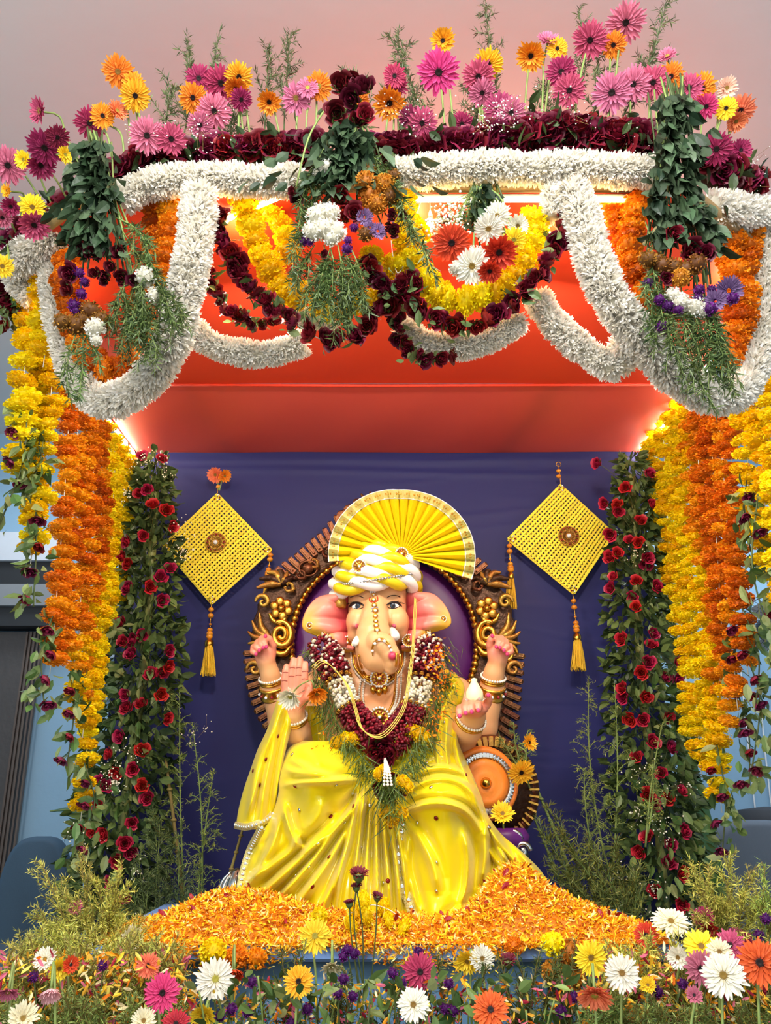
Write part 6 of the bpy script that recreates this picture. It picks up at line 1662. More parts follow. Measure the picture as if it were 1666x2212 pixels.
# dark green sprigs
SPR = [((405, 88), (385, 300), 'tall dark green sprig above the orange lone gerbera, upright'), ((472, 88), (425, 300), 'dark green sprig leaning away over the pink cluster'), ((364, 175), (345, 300), 'short dark green sprig between tall trio and lone orange gerbera'),
       ((628, 70), (612, 300), 'tallest dark green sprig of the door side half'), ((582, 105), (570, 300), 'dark green sprig just beside the tallest of the door side half'), ((505, 245), (500, 320), 'stubby dark green sprig among low pink gerberas'),
       ((840, 72), (925, 310), 'dark green sprig bending over the deep pink pair'), ((885, 90), (880, 310), 'thin dark green sprig behind the bending one'), ((1045, 2), (1088, 300), 'tallest dark green sprig, reaching the picture top over the hot pink side'),
       ((1010, 180), (1025, 300), 'small dark green sprig between hot pink and low magenta gerberas'), ((1248, 24), (1170, 300), 'dark green sprig leaning over small yellow-orange gerbera'), ((1440, 4), (1330, 290), 'dark green sprig rising behind the highest pink gerbera'),
       ((1412, 120), (1320, 290), 'dark green sprig spreading level below the highest pink gerbera'), ((1290, 100), (1265, 300), 'slim dark green sprig under the second highest pink gerbera'), ((1180, 180), (1172, 310), 'dark green sprig below the tall nodding orange gerbera'),
       ((880, 215), (940, 320), 'low dark green sprig leaning over the low pink gerbera'), ((760, 155), (800, 300), 'dark green sprig by the dark roses of the middle bunch')]
g = np.random.default_rng(5)
for i, (tp, bs, lb) in enumerate(SPR):
    b = toprail(bs[0]); tpw = at(tp[0], tp[1], b[1] + .02)
    sp_ = spray(b, tpw, 11, .12, .024, 430, g, .25, .15, .5, '#3a4a2c', '#6f7a4a', .0028, 1.1, g.normal(0, .1))
    plant('green_sprig', lb, 'sprig', b, [sp_], None, M_DSTEM)

# ------------------------------------------------------------------ bunches hung head down on the canopy front
chr_w = [marigold_mesh('chrysanthemum', '#ffffff', '#e8e2cc', 90 + s, 80) for s in range(2)]
for me in chr_w: me.materials[0] = M_WHITE
chr_b = [marigold_mesh('chrysanthemum', '#b07a2c', '#6e4418', 94 + s, 70) for s in range(2)]
aster = gerb_mesh('aster', '#573768', '#876894', .3, 5)
gomp = marigold_mesh('globe_amaranth', '#7a1f86', '#4a0f5c', 98, 70)
def bouquet(name, label, top, stems, leafspec, items, ferns, sd, Y=2.04, cat='bouquet'):
    g = np.random.default_rng(sd); t = thing(name, label, cat, at(top[0], top[1], Y))
    T0 = at(top[0], top[1], Y + .04)
    for x, y in stems:
        e = at(x, y, Y - .02 + g.normal(0, .02)); q = T0 + np.array([g.normal(0, .022), g.normal(0, .02), .02 + g.random() * .05])
        MB().tube(smooth_path([q, q * .5 + e * .5 + g.normal(0, .012, 3), e], 10), .0032, 5).build('stem', M_DSTEM if g.random() < .6 else M_STEM, t)
    P, Z = [], []
    for (x0, y0, x1, y1, w0, w1, n) in leafspec:
        f = g.random(n); xx = x0 + (x1 - x0) * f + g.normal(0, 1, n) * (w0 + (w1 - w0) * f) * .24; yy = y0 + (y1 - y0) * f
        for a, b in zip(xx, yy): P.append(at(a, b, Y - .015 - g.random() * .07)); Z.append((g.normal(0, .3) + (a - (x0 + x1) / 2) * .005, -.25 - g.random() * .4, -1.0 + g.normal(0, .25)))
    P, Z = np.array(P), nrm(np.array(Z)); o = np.argsort(P[:, 1])
    leaves_part(t, P[o], Z[o], .062, g, '#1b2d1b', '#4d6246', single=70, pal=LEAF_D)
    for (k, x, y, r) in items:
        p_ = at(x, y, Y - .06 - g.random() * .03); d = nrm(np.array([g.normal(0, .3), -1, -.45 + g.normal(0, .25)])); s_ = r * mpp(x, y, Y)
        me = {'rose': lambda: random.choice(ROSE['maroon'] + ROSE['crimson']), 'dry': lambda: random.choice(ROSE['dry']), 'white': lambda: random.choice(chr_w), 'brown': lambda: random.choice(chr_b), 'tan': lambda: random.choice(MARI['tan']), 'gomp': lambda: gomp, 'aster': lambda: aster}[k]()
        nm = {'rose': 'rose', 'dry': 'dried_rose', 'white': 'chrysanthemum', 'brown': 'dried_chrysanthemum', 'tan': 'dried_marigold', 'gomp': 'globe_amaranth', 'aster': 'aster'}[k]
        link(nm, me, t, p_, frame(d, g.random() * 6), s_)
    for (x0, y0, x1, y1, nb, bl) in ferns:
        a, b = at(x0, y0, Y - .03 - g.random() * .04), at(x1, y1, Y - .05 - g.random() * .05)
        st, fo = spray(a, b, nb, bl, .026, 420, g, .1, .45, .26, '#2b4024', '#6b8142', .0022, 1.2, g.normal(0, .12))
        st.build('fern_stem', M_STEM, t); o_ = fo.build('fern_foliage', M_LEAF, t, smooth=False); o_['kind'] = 'stuff'
    return t
rnd = random.Random(4)
bouquet('hanging_bunch', 'bunch hung head down with dense dark leaves, dried roses and long fern, wooden door side', (205, 318),
        [(rnd.uniform(140, 300), rnd.uniform(480, 640)) for _ in range(26)],
        [(205, 305, 205, 400, 60, 100, 150), (205, 380, 200, 540, 110, 120, 190)],
        [('dry', 165, 538, 22), ('dry', 203, 545, 24), ('dry', 255, 545, 20), ('rose', 148, 590, 22), ('dry', 146, 625, 22), ('dry', 240, 575, 18), ('dry', 226, 600, 20), ('dry', 262, 600, 20), ('dry', 290, 605, 18), ('dry', 205, 590, 17), ('gomp', 170, 590, 13), ('gomp', 160, 660, 15), ('gomp', 176, 635, 12), ('gomp', 183, 610, 11), ('gomp', 165, 672, 12),
         ('white', 314, 600, 24), ('white', 205, 708, 22), ('white', 335, 640, 20), ('white', 208, 735, 13), ('brown', 135, 695, 20), ('brown', 165, 702, 24), ('brown', 195, 672, 24), ('brown', 220, 690, 20), ('brown', 180, 690, 18)],
        [(250, 470, 320, 560, 7, .09), (265, 500, 345, 600, 7, .09), (280, 560, 300, 760, 9, .12), (300, 570, 340, 760, 9, .12), (320, 570, 372, 700, 9, .12), (260, 620, 262, 740, 8, .1), (270, 600, 230, 700, 7, .09), (330, 600, 395, 690, 7, .09), (180, 700, 172, 860, 6, .06), (165, 720, 150, 850, 5, .05), (185, 700, 215, 780, 4, .05), (300, 620, 310, 700, 9, .1)], 11)
bouquet('hanging_bunch', 'bunch hung head down at the centre front with white chrysanthemums and red roses', (752, 262),
        [(rnd.uniform(630, 860), rnd.uniform(380, 520)) for _ in range(34)],
        [(750, 262, 740, 380, 60, 120, 150), (740, 340, 720, 420, 110, 170, 60), (748, 285, 745, 410, 150, 420, 120)],
        [('dry', 735, 182, 30), ('dry', 785, 186, 30), ('dry', 728, 245, 30), ('rose', 790, 248, 24), ('dry', 760, 215, 32), ('dry', 760, 175, 24), ('rose', 715, 235, 18), ('dry', 775, 260, 22), ('rose', 736, 428, 26), ('rose', 766, 460, 22), ('rose', 745, 470, 18), ('white', 685, 470, 24), ('white', 712, 462, 24), ('white', 700, 495, 26), ('white', 675, 500, 22), ('white', 725, 500, 24), ('white', 715, 515, 18), ('white', 690, 455, 18), ('white', 706, 362, 18), ('white', 690, 378, 15),
         ('tan', 790, 395, 24), ('tan', 800, 425, 26), ('tan', 830, 400, 24), ('brown', 845, 425, 20), ('tan', 815, 440, 22), ('brown', 850, 380, 16), ('brown', 800, 365, 13), ('aster', 788, 470, 19), ('aster', 816, 500, 20), ('aster', 800, 492, 14), ('gomp', 765, 492, 10), ('gomp', 655, 522, 10), ('gomp', 670, 522, 10), ('gomp', 750, 538, 12), ('gomp', 752, 520, 9), ('dry', 848, 465, 15), ('dry', 850, 500, 17), ('dry', 870, 465, 12), ('dry', 840, 490, 13), ('dry', 640, 430, 16), ('dry', 632, 415, 14), ('brown', 790, 505, 18), ('dry', 700, 550, 12)],
        [(700, 320, 640, 520, 9, .10), (690, 340, 620, 560, 9, .10), (720, 520, 660, 640, 9, .10), (700, 530, 700, 660, 9, .11), (730, 530, 730, 690, 9, .11), (745, 530, 765, 670, 9, .11), (760, 540, 785, 650, 8, .09), (680, 530, 640, 600, 8, .08), (715, 540, 690, 620, 9, .09), (740, 540, 750, 620, 9, .09), (800, 330, 905, 520, 8, .07), (780, 320, 870, 450, 7, .07), (865, 440, 940, 600, 6, .05)], 12, 2.02)
bouquet('hanging_bunch', 'leafiest bunch hung head down with purple globe flowers and dried brown blooms, wall fan side', (1452, 208),
        [(rnd.uniform(1390, 1540), rnd.uniform(480, 680)) for _ in range(28)],
        [(1452, 205, 1460, 330, 70, 90, 190), (1460, 310, 1465, 520, 90, 130, 260), (1420, 380, 1415, 520, 30, 30, 40), (1520, 440, 1545, 540, 30, 30, 36)],
        [('rose', 1457, 506, 22), ('rose', 1500, 540, 26), ('rose', 1525, 545, 20), ('dry', 1485, 545, 20), ('brown', 1400, 560, 20), ('brown', 1430, 575, 22), ('brown', 1455, 580, 24), ('brown', 1480, 585, 24), ('brown', 1505, 570, 22), ('tan', 1470, 600, 20), ('brown', 1420, 562, 18), ('gomp', 1400, 611, 12), ('gomp', 1425, 648, 12), ('gomp', 1444, 662, 13), ('gomp', 1466, 670, 11), ('gomp', 1511, 626, 12), ('gomp', 1508, 645, 11), ('gomp', 1538, 626, 11), ('gomp', 1538, 644, 11), ('gomp', 1534, 668, 15), ('gomp', 1584, 645, 13), ('gomp', 1430, 706, 13), ('gomp', 1440, 716, 10), ('aster', 1574, 628, 32), ('aster', 1545, 650, 24), ('white', 1470, 655, 22), ('white', 1500, 665, 24), ('white', 1455, 640, 20), ('white', 1520, 672, 16), ('rose', 1441, 600, 14)],
        [(1420, 560, 1405, 700, 8, .1), (1440, 580, 1470, 790, 10, .12), (1470, 600, 1500, 810, 10, .13), (1500, 600, 1540, 800, 10, .13), (1510, 620, 1580, 800, 9, .12), (1420, 600, 1450, 740, 9, .1), (1395, 480, 1385, 640, 7, .07), (1480, 640, 1530, 860, 6, .05), (1530, 640, 1560, 780, 8, .1), (1490, 650, 1510, 760, 9, .1), (1570, 780, 1590, 850, 4, .04), (1500, 780, 1545, 880, 5, .04)], 13, 2.02)
# bouquet of gerberas hung under the front edge
bouquet('hanging_bunch', 'small bunch of green stalks with white filler holding the red gerberas', (1042, 398),
        [(rnd.uniform(985, 1105), rnd.uniform(470, 540)) for _ in range(24)], [(1040, 400, 1030, 480, 40, 90, 50)], [('white', 1000, 590, 16), ('white', 1028, 552, 22), ('white', 985, 580, 16)],
        [(1040, 400, 1000, 470, 6, .05), (1040, 400, 1055, 470, 6, .05), (1030, 400, 1020, 480, 7, .05)], 14, 2.12)
for (x, y, r, c, fc, cup, dk, lb) in [(976, 525, 39, 'redorange', (0, -.1), .05, 'dark', 'red-orange gerbera inside the yellow swag, nearer the middle bunch'), (1078, 545, 38, 'redorange', (.2, -.3), .3, 'dark', 'red-orange gerbera inside the yellow swag, below the white and yellow gerberas'),
        (1074, 466, 28, 'white', (0, .1), .05, 'tan', 'white gerbera inside the yellow swag, upper of the overlapping pair'), (1056, 494, 31, 'white', (-.1, -.2), .1, 'tan', 'white gerbera inside the yellow swag, lower of the overlapping pair'), (1118, 488, 24, 'white', (.3, .1), .3, 'tan', 'small white gerbera beside the fat yellow swag end'),
        (1020, 575, 37, 'white', (0, -.1), .05, 'tan', 'white gerbera hanging lowest between the two red-orange ones'), (1110, 518, 26, 'yellow', (.1, -.2), .2, 'green', 'yellow gerbera amid the white ones inside the yellow swag'), (1058, 585, 26, 'redorange', (.0, -.8), .5, 'dark', 'wilted red-orange gerbera turned down behind the lowest white one')]:
    gerbera(x, y, r * 1.08, c, lb, 2.02, fc, cup, at(1042 + (x - 1042) * .15, 405, 2.1), dk, neck=.03)
ms, md = MB(), MB().color('#f4efdc')
g = np.random.default_rng(8)
bb = thing('filler_bunch', 'cloud of tiny white filler blossoms beside the upper red-orange gerbera', 'flowers', at(1030, 410, 2.1))
for q in range(12):
    a = at(1030, 410, 2.1); b = at(g.uniform(940, 1000), g.uniform(440, 520), 2.05)
    s2 = MB(); s2.tube(smooth_path([a, (a + b) / 2 + g.normal(0, .02, 3), b], 10), .0012, 4); s2.build('stalk', M_STEM, bb)
    breath([b + g.normal(0, .01, 3), b, b + g.normal(0, .03, 3)], .016, 26, g, ms, md, .0038)
o_ = ms.build('sprigs', M_STEM, bb); o_['kind'] = 'stuff'; o_ = md.build('baby_breath', MATS['breath_white'], bb); o_['kind'] = 'stuff'
# ------------------------------------------------------------------ tall green stems either side of the idol
g = np.random.default_rng(21)
DOTN = (NEEDLE_T[0] * np.array([1.6, 1.6, 1]), NEEDLE_T[1])
def goldenrod(name, label, stems, Yp, n_br, bl, nd, dn, ca='#55682a', cb='#b5bd55', zfoot=TZ, sr=.005, droop=.5, br_w=.45, sub=3, twig=None, cat='plant', up=1.1, start=.15):
    sp_ = []
    for (x0, y0), (x1, y1) in stems:
        b = at(x0, y0, Yp); e = at(x1, y1, Yp - .04)
        sp_.append(spray(b, e, n_br, bl, nd, dn, g, start, droop, br_w, ca, cb, sr, up, g.normal(0, .05), None, sub))
    return plant(name, label, cat, sp_[0][0].V[0][0] if False else at(*stems[0][0], Yp), sp_, None, twig)
goldenrod('goldenrod', 'tall thin yellow-green stem with curling tips before the navy cloth, wooden door side', [((402, 2030), (388, 1490)), ((432, 2020), (415, 1560)), ((420, 2025), (462, 1660))], 3.95, 16, .17, .017, 240)
goldenrod('goldenrod', 'tall thin yellow-green stems with arched tips before the navy cloth, wall fan side', [((1308, 1860), (1272, 1470)), ((1325, 1880), (1328, 1480)), ((1290, 1880), (1262, 1660))], 3.95, 17, .17, .017, 240)
goldenrod('goldenrod', 'long arched goldenrod stem crossing in front of the roses, wall fan side', [((1395, 1830), (1432, 1560)), ((1400, 1800), (1410, 1650))], 3.8, 12, .10, .016, 230)
goldenrod('asparagus_fern', 'dark feathery fern bush between the rose pillar and goldenrod, wooden door side', [((345, 2040), (330, 1740)), ((365, 2040), (385, 1800)), ((330, 2040), (300, 1850)), ((350, 2040), (360, 1880)), ((320, 2040), (290, 1940)), ((385, 2045), (400, 1900)), ((330, 2040), (345, 1780)), ((310, 2045), (325, 1880))], 3.9, 14, .13, .020, 330, '#2a3a20', '#6f7f4c', droop=.2, br_w=.6, sr=.003, sub=2)
goldenrod('feathery_branch', 'long feathery branches leaning away from the yellow scarf, wall fan side', [((1350, 2035), (1185, 1745)), ((1345, 2030), (1215, 1800)), ((1330, 2030), (1195, 1880)), ((1365, 2030), (1270, 1820)), ((1350, 2030), (1330, 1830)), ((1362, 2040), (1375, 1880)), ((1340, 2035), (1235, 1900)), ((1320, 2035), (1225, 1950)), ((1290, 1990), (1165, 1790)), ((1370, 2040), (1290, 1880)), ((1350, 2040), (1300, 1930))], 3.72, 15, .13, .030, 260, '#3e4c22', '#8b8a3c', droop=.05, br_w=.38, sr=.004, sub=1, up=1.5)
def stalk(pts, Y, r, label, m_=M_TWIG):
    W = pxpath(pts, Y, 30); t = thing('stalk', label, 'stalk', W[0])
    MB().tube(W, np.linspace(r, r * .6, 30), 7).build('cane', m_, t)
    for k in range(5):
        i = 4 + k * 5; MB().ball(W[i], (r * 1.35, r * 1.35, r * .8), 8, 5).build('node', m_, t)
    return t
stalk([(405, 2040), (385, 1850), (358, 1640)], 3.92, .011, 'bare brown cane beside the goldenrod, wooden door side')
stalk([(470, 1980), (505, 1860), (530, 1770)], 3.6, .008, 'bare brown cane leaning behind the silver foot')
stalk([(1262, 1960), (1200, 1800), (1150, 1680)], 3.82, .009, 'bare olive cane leaning from the sunflower to the feathery branches', M_STEM)
stalk([(1240, 1985), (1180, 1830), (1135, 1720)], 3.9, .007, 'thinner olive cane behind the leaning one by the sunflower', M_STEM)
goldenrod('green_sprig', 'loose green sprig with yellow buds tucked behind the bolster by the sunflowers', [((1128, 1660), (1110, 1560)), ((1128, 1670), (1080, 1590)), ((1130, 1660), (1140, 1580))], 3.66, 9, .07, .016, 230, '#3d5226', '#8b9a45', cat='sprig')
gerbera(1126, 1668, 30, 'yelloworange', 'sunflower with dark eye nodding by the fluted bronze ring', 3.52, (.3, -.6), .2, at(1150, 1720, 3.7), 'dark', cat='flower')
gerbera(1143, 1604, 20, 'yelloworange', 'small sunflower seen edge on over the nodding one', 3.55, (.8, .2), .4, at(1135, 1660, 3.6), 'dark')
gerbera(1086, 1758, 27, 'yellow', 'spiky yellow flower lying on the purple pad under the bolster', 3.45, (0, .5), .4, at(1088, 1790, 3.5), 'tan', neck=.01)
# leaves behind the pillars
def big_leaf(pts, Y, wpx, label, c):
    W = pxpath(pts, Y, 26); k = mpp(pts[0][0], pts[0][1], Y); t = thing('banana_leaf' if wpx > 30 else 'long_leaf', label, 'leaf', W[0])
    T = nrm(np.gradient(W, axis=0)); S = nrm(np.cross(T, [0.1, 1, 0])); f = np.linspace(0, 1, 26); wd = wpx * k * np.sin(np.pi * np.clip(f * .93 + .06, 0, 1)) ** .7
    rows = [W + S * (wd * q)[:, None] + np.array([0, 1.0, 0]) * (abs(q) * .35 * wd + .006 * np.sin(f * 40) * abs(q))[:, None] for q in (-1, -.6, -.3, 0, .3, .6, 1)]
    o = MB().color(c).grid(np.array(rows)).build('blade', M_LEAF, t); s_ = o.modifiers.new('thick', 'SOLIDIFY'); s_.thickness = .002
    MB().tube(W - np.array([0, .004, 0]), .005 if wpx > 30 else .002, 5).build('midrib', M_STEM, t)
big_leaf([(1560, 2120), (1540, 1960), (1510, 1800), (1478, 1590)], 4.15, 42, 'broad green banana leaf standing behind the rose pillar, wall fan side', '#4f7a45')
big_leaf([(205, 1900), (205, 1760), (222, 1640)], 4.25, 10, 'slender blue-green leaf standing behind the rose pillar, upright, door side', '#4a7560')
big_leaf([(205, 1900), (190, 1800), (160, 1752), (108, 1752)], 4.25, 7, 'slender blue-green leaf bending level toward the wooden door', '#4a7560')
big_leaf([(195, 1930), (188, 1840), (172, 1790)], 4.25, 8, 'short slender blue-green leaf beside the bending one', '#3f6a55')

# ------------------------------------------------------------------ petal mound on the dais
def mound_h(x, y):
    h = .175 * np.exp(-((x - .44) / .135) ** 2 - ((y - 3.16) / .16) ** 2) + .075 * np.exp(-((x - .64) / .19) ** 2 - ((y - 3.1) / .2) ** 2)
    h += .085 * np.exp(-((x + .45) / .24) ** 2 - ((y - 3.12) / .16) ** 2) + .05 * np.exp(-((x + .62) / .2) ** 2 - ((y - 3.1) / .2) ** 2) + .055 * np.exp(-((x) / .45) ** 2 - ((y - 3.04) / .12) ** 2)
    return h * np.clip((np.minimum(.93 - np.abs(x), np.minimum(y - 2.915, 3.6 - y))) / .05, 0, 1)
X, Y_ = np.meshgrid(np.linspace(-.92, .92, 120), np.linspace(2.9, 3.5, 46))
Hh = mound_h(X, Y_)
pm = thing('petal_mound', 'heap of loose orange and yellow marigold petals on the blue table before the idol', 'petals', (0, 3.15, TZ))
MB().color('#d98716').grid(np.stack([X, Y_, TZ + .002 + Hh], -1)).build('petal_bed', M_PETAL, pm)
n = 34000; x = g.uniform(-.93, .93, n); y = 2.905 + (g.random(n) ** 1.2) * .55; y = np.where(g.random(n) < .12, 2.9 - g.random(n) * .012, y); h = mound_h(x, y); over = (y < 2.9) & (np.abs(x) < .86); h = np.where(over, -np.abs(g.normal(0, .028, n)) * (1 + .8 * np.sin(x * 9)) + .004, h)
keep = (h > .004) | over; x, y, h = x[keep], y[keep], h[keep]; n = len(x)
pc = np.array([lin(c) for c in ('#f8a018', '#ffc824', '#f08812', '#ffdd3a', '#ffc62a', '#b8560c', '#fff0a0')])[g.integers(0, 7, n)]
Z = nrm(np.stack([g.normal(0, 1, n), g.normal(-.2, 1, n), g.normal(.25, .6, n)], 1))
o = MB().scatter(PETAL_T, np.stack([x, y, TZ + h + g.uniform(0, .012, n)], 1), frames(Z, g.random(n) * 6.28), pc, scale=np.stack([.5 * (q := g.uniform(.014, .028, n)), q * .9, q], 1)).build('petals', M_PETAL, pm, smooth=False); o['kind'] = 'stuff'
n = 130; x = g.uniform(-.85, .85, n); y = g.uniform(2.95, 3.25, n); h = mound_h(x, y)
o = MB().scatter(PETAL_T, np.stack([x, y, TZ + h + .012], 1), frames(g.normal(0, 1, (n, 3)), g.random(n) * 6), np.tile(lin('#8f1424'), (n, 1)), scale=g.uniform(.02, .034, n)).build('rose_petals', M_ROSE, pm, smooth=False); o['kind'] = 'stuff'
def bloom(px, py, r, c, label, Y, name='marigold_bloom', cat='flower', group=None):
    p_ = at(px, py, Y); t = thing(name, label, cat, p_ - np.array([0, 0, r * mpp(px, py, Y) * .6]), group); s_ = r * mpp(px, py, Y)
    link('petals', random.choice(MARI[c]), t, p_, frame(nrm(np.array([g.normal(0, .3), -.8, .6])), g.random() * 6), s_)
    MB().color('#66783a').lathe([(s_ * .1, -s_ * .9), (s_ * .35, -s_ * .6), (s_ * .4, -s_ * .3)], p_, (0, .6, .8), 8).build('calyx', M_LEAF, t)
for x, y, r, c, lb in ((460, 2058, 30, 'yellow', 'big yellow marigold bloom at the table edge, door side'), (512, 2066, 24, 'orange', 'orange marigold bloom touching the big yellow one'), (555, 2070, 22, 'orange', 'orange marigold bloom, second from the big yellow one'), (390, 2060, 20, 'amber', 'amber marigold bloom at the very end of the petal heap, door side'), (1195, 2040, 26, 'yellow', 'yellow marigold bloom on the petal heap, wall fan side'), (1232, 2060, 30, 'tan', 'fading tan marigold bloom at the table edge, wall fan side, large'),
                        (1195, 2100, 26, 'tan', 'fading tan marigold bloom hanging below the table edge'), (1245, 2115, 22, 'tan', 'fading tan marigold bloom lowest beside a green stem'), (1110, 2045, 20, 'orange', 'orange marigold bloom between petal heap and cream gerbera'), (690, 1978, 18, 'yellow', 'small yellow marigold bloom by the hem of the skirt')):
    bloom(x, y, r, c, lb, 2.84 if y > 2035 else 2.95)
W = np.array([at(x, y, 3.0) for x, y in ((735, 1992), (770, 1965), (805, 1955), (840, 1965), (868, 1985), (885, 2000))])
t = thing('marigold_string', 'string of yellow marigolds lying at the hem of the yellow skirt', 'garland', W[3])
string_part(t, smooth_path(W, 30)); bead_string(t, smooth_path(W, 60), .035, MARI['yellow'] + MARI['gold'], .55, jitter=.9)
W = W + np.array([0.01, -.03, -.03]); bead_string(t, smooth_path(W, 60), .034, MARI['yellow'] + MARI['gold'], .55, jitter=.9)

# ------------------------------------------------------------------ flower bed in front of the table
soil = mat('floral_foam', '#2c3a20', .9, .1)
tr = thing('planter', 'long wooden trough of floral foam hidden under the front flowers', 'planter', (0, 2.6, 0))
MB().box((0, 2.62, .80), (3.3, .5, .16), bev=.02).build('foam', soil, tr, smooth=False)
MB().box((0, 2.36, .74), (3.36, .03, .26)).build('board', cl, tr, smooth=False); MB().box((0, 2.88, .74), (3.36, .03, .26)).build('board', cl, tr, smooth=False)
for sx in (-1, 1): MB().box((sx * 1.6, 2.62, .31), (.08, .5, .62)).build('trestle', cl, tr, smooth=False)
# side boxes
for sx, lb in ((-1, 'low wooden stand under the flowers, wooden door side'), (1, 'low wooden stand under the flowers, wall fan side')):
    st_ = thing('flower_stand', lb, 'stand', (sx * 1.35, 3.3, 0))
    MB().box((sx * 1.38, 3.42, .95), (.86, .9, .06), bev=.01).build('top', mat('slate_paint', '#2f4152', .6, .1), st_, smooth=False)
    for a in (-1, 1):
        for b in (-1, 1): MB().box((sx * 1.38 + a * .38, 3.42 + b * .38, .47), (.06, .06, .94)).build('leg', cl, st_, smooth=False)
YEL = ('#8d9436', '#e2d766')
def ferns(label, L, Yp, ca, cb, n_br=13, bl=.12, nd=.019, dn=400, zb=None, name='golden_fern', dr=.12, sub=1):
    sp_ = []
    for (x0, y0), (x1, y1) in L:
        b = at(x0, y0, Yp); e = at(x1, y1, Yp - .06 + g.normal(0, .03))
        sp_.append(spray(b, e, n_br, bl, nd, dn, g, .2, dr, .42, ca, cb, .0035, 1.3, g.normal(0, .12), None, sub))
    return plant(name, label, 'plant', at(*L[0][0], Yp), sp_, None, M_TWIG)
ferns('golden feathery fern rising highest over the flower bed, wooden door side', [((190, 2080), (92, 1868)), ((200, 2080), (80, 1975)), ((210, 2080), (175, 1860)), ((215, 2080), (262, 1882)), ((220, 2080), (275, 1930)), ((200, 2085), (85, 2020)), ((215, 2085), (255, 1985)), ((205, 2085), (130, 1920)), ((210, 2085), (215, 1910)), ((200, 2085), (150, 1985)), ((230, 2085), (300, 2000))], 3.0, *YEL)
ferns('golden feathery fern lying level toward the petal heap, wooden door side', [((220, 2100), (380, 2060)), ((210, 2110), (330, 2040)), ((200, 2110), (270, 2030)), ((180, 2120), (100, 2080)), ((230, 2130), (340, 2110)), ((200, 2130), (240, 2060)), ((190, 2130), (170, 2050))], 2.85, *YEL)
ferns('golden feathery fern beside the banana leaf, wall fan side', [((1575, 2060), (1580, 1855)), ((1575, 2060), (1530, 1890)), ((1580, 2060), (1622, 1880)), ((1575, 2060), (1540, 1960)), ((1585, 2060), (1640, 1940)), ((1580, 2060), (1600, 1930)), ((1570, 2060), (1500, 1870)), ((1560, 2060), (1520, 1980))], 2.95, *YEL)
ferns('golden feathery fern low at the edge near the slate chair', [((120, 2140), (40, 2050)), ((130, 2140), (90, 2040)), ((140, 2140), (150, 2020)), ((130, 2140), (20, 2100)), ((150, 2140), (210, 2030)), ((160, 2140), (260, 2070)), ((150, 2140), (180, 2080)), ((170, 2140), (320, 2080))], 2.8, *YEL)
ferns('golden feathery fern low in front of the rose trellis, wall fan side', [((1420, 2150), (1330, 2070)), ((1430, 2150), (1400, 2050)), ((1440, 2150), (1470, 2040)), ((1450, 2150), (1540, 2070)), ((1440, 2150), (1430, 2090)), ((1600, 2150), (1660, 2060)), ((1590, 2150), (1600, 2050)), ((1430, 2150), (1370, 2110))], 2.76, *YEL)
ferns('slim pale green spray at the far edge, wall fan side', [((1645, 2050), (1653, 1872)), ((1650, 2050), (1640, 1960)), ((1655, 2050), (1670, 1930))], 2.85, '#6f8a34', '#c8cf62', 10, .07, .02)
def bedfern(label, x0, x1, y0, y1, n, Yp, ca, cb, nd=.017, zl=.9, bl=.09):
    L = []
    for k in range(n):
        x = g.uniform(x0, x1); y = g.uniform(y0, y1); L.append(((x + g.normal(0, 25), 2290), (x, y)))
    return ferns(label, L, Yp, ca, cb, 11, bl, nd, 340, name='bed_fern')
bedfern('mass of yellow-green fern in the flower bed, wooden door side', 0, 400, 2020, 2170, 80, 2.72, '#7d8a3c', '#d4cf68')
bedfern('dark green fern in the flower bed edge, wooden door side', 0, 380, 2150, 2215, 22, 2.56, '#4c6430', '#a2b05a')
bedfern('mass of yellow-green fern in the flower bed, wall fan side', 1290, 1666, 2060, 2180, 80, 2.72, '#6f8438', '#ccc964')
bedfern('dark green fern in the flower bed edge, wall fan side', 1270, 1666, 2160, 2215, 22, 2.56, '#465f2e', '#98a854')
bedfern('thin dark fern before the middle of the table', 560, 1260, 2040, 2180, 26, 2.72, '#27391c', '#69793a', .02, bl=.07)
# upright stems with leaves in front of the blue table
t = thing('stem_thicket', 'thicket of thin green stems and leaves in front of the blue table', 'stems', (0, 2.62, .88))
for k in range(46):
    x = g.uniform(420, 1280); b = at(x + g.normal(0, 14), 2290, 2.66 + g.normal(0, .07)); e = at(x, g.uniform(2090, 2200), b[1] - .03)
    MB().tube(smooth_path([b, (b + e) / 2 + g.normal(0, .012, 3), e], 8), .0026, 4).build('stem', M_STEM if k % 3 else M_DSTEM, t)
n = 240; P = np.array([at(g.uniform(420, 1290), g.uniform(2110, 2225), 2.6 + g.normal(0, .07)) for _ in range(n)])
leaves_part(t, P, nrm(g.normal(0, 1, (n, 3)) + np.array([0, -.3, .2])), .05, g, '#2c4220', '#7a8f4a', single=120)
# loose petals and small blossoms caught in the bed
t = thing('fallen_petals', 'yellow, orange and pink petals caught all over the flower bed ferns', 'petals', (0, 2.6, .9)); 
n = 3600; xs = np.where(g.random(n) < .5, g.uniform(0, 420, n), g.uniform(1260, 1666, n)); xs = np.where(g.random(n) < .22, g.uniform(400, 1290, n), xs)
P = np.array([at(x, g.uniform(2060 + 60 * (400 < x < 1290), 2215), g.uniform(2.52, 2.8)) for x in xs])
cc = np.array([lin(c) for c in ('#f2a01c', '#ffd23a', '#f6e36a', '#e87a14', '#d46a80', '#a02434', '#f4e6b0', '#e9b23a')])[g.integers(0, 8, n)]
o = MB().scatter(PETAL_T, P, frames(g.normal(0, 1, (n, 3)), g.random(n) * 6), cc, scale=np.stack([.6 * (q := g.uniform(.016, .036, n)), q * .6, q], 1)).build('petals', M_PETAL, t, smooth=False); o['kind'] = 'stuff'
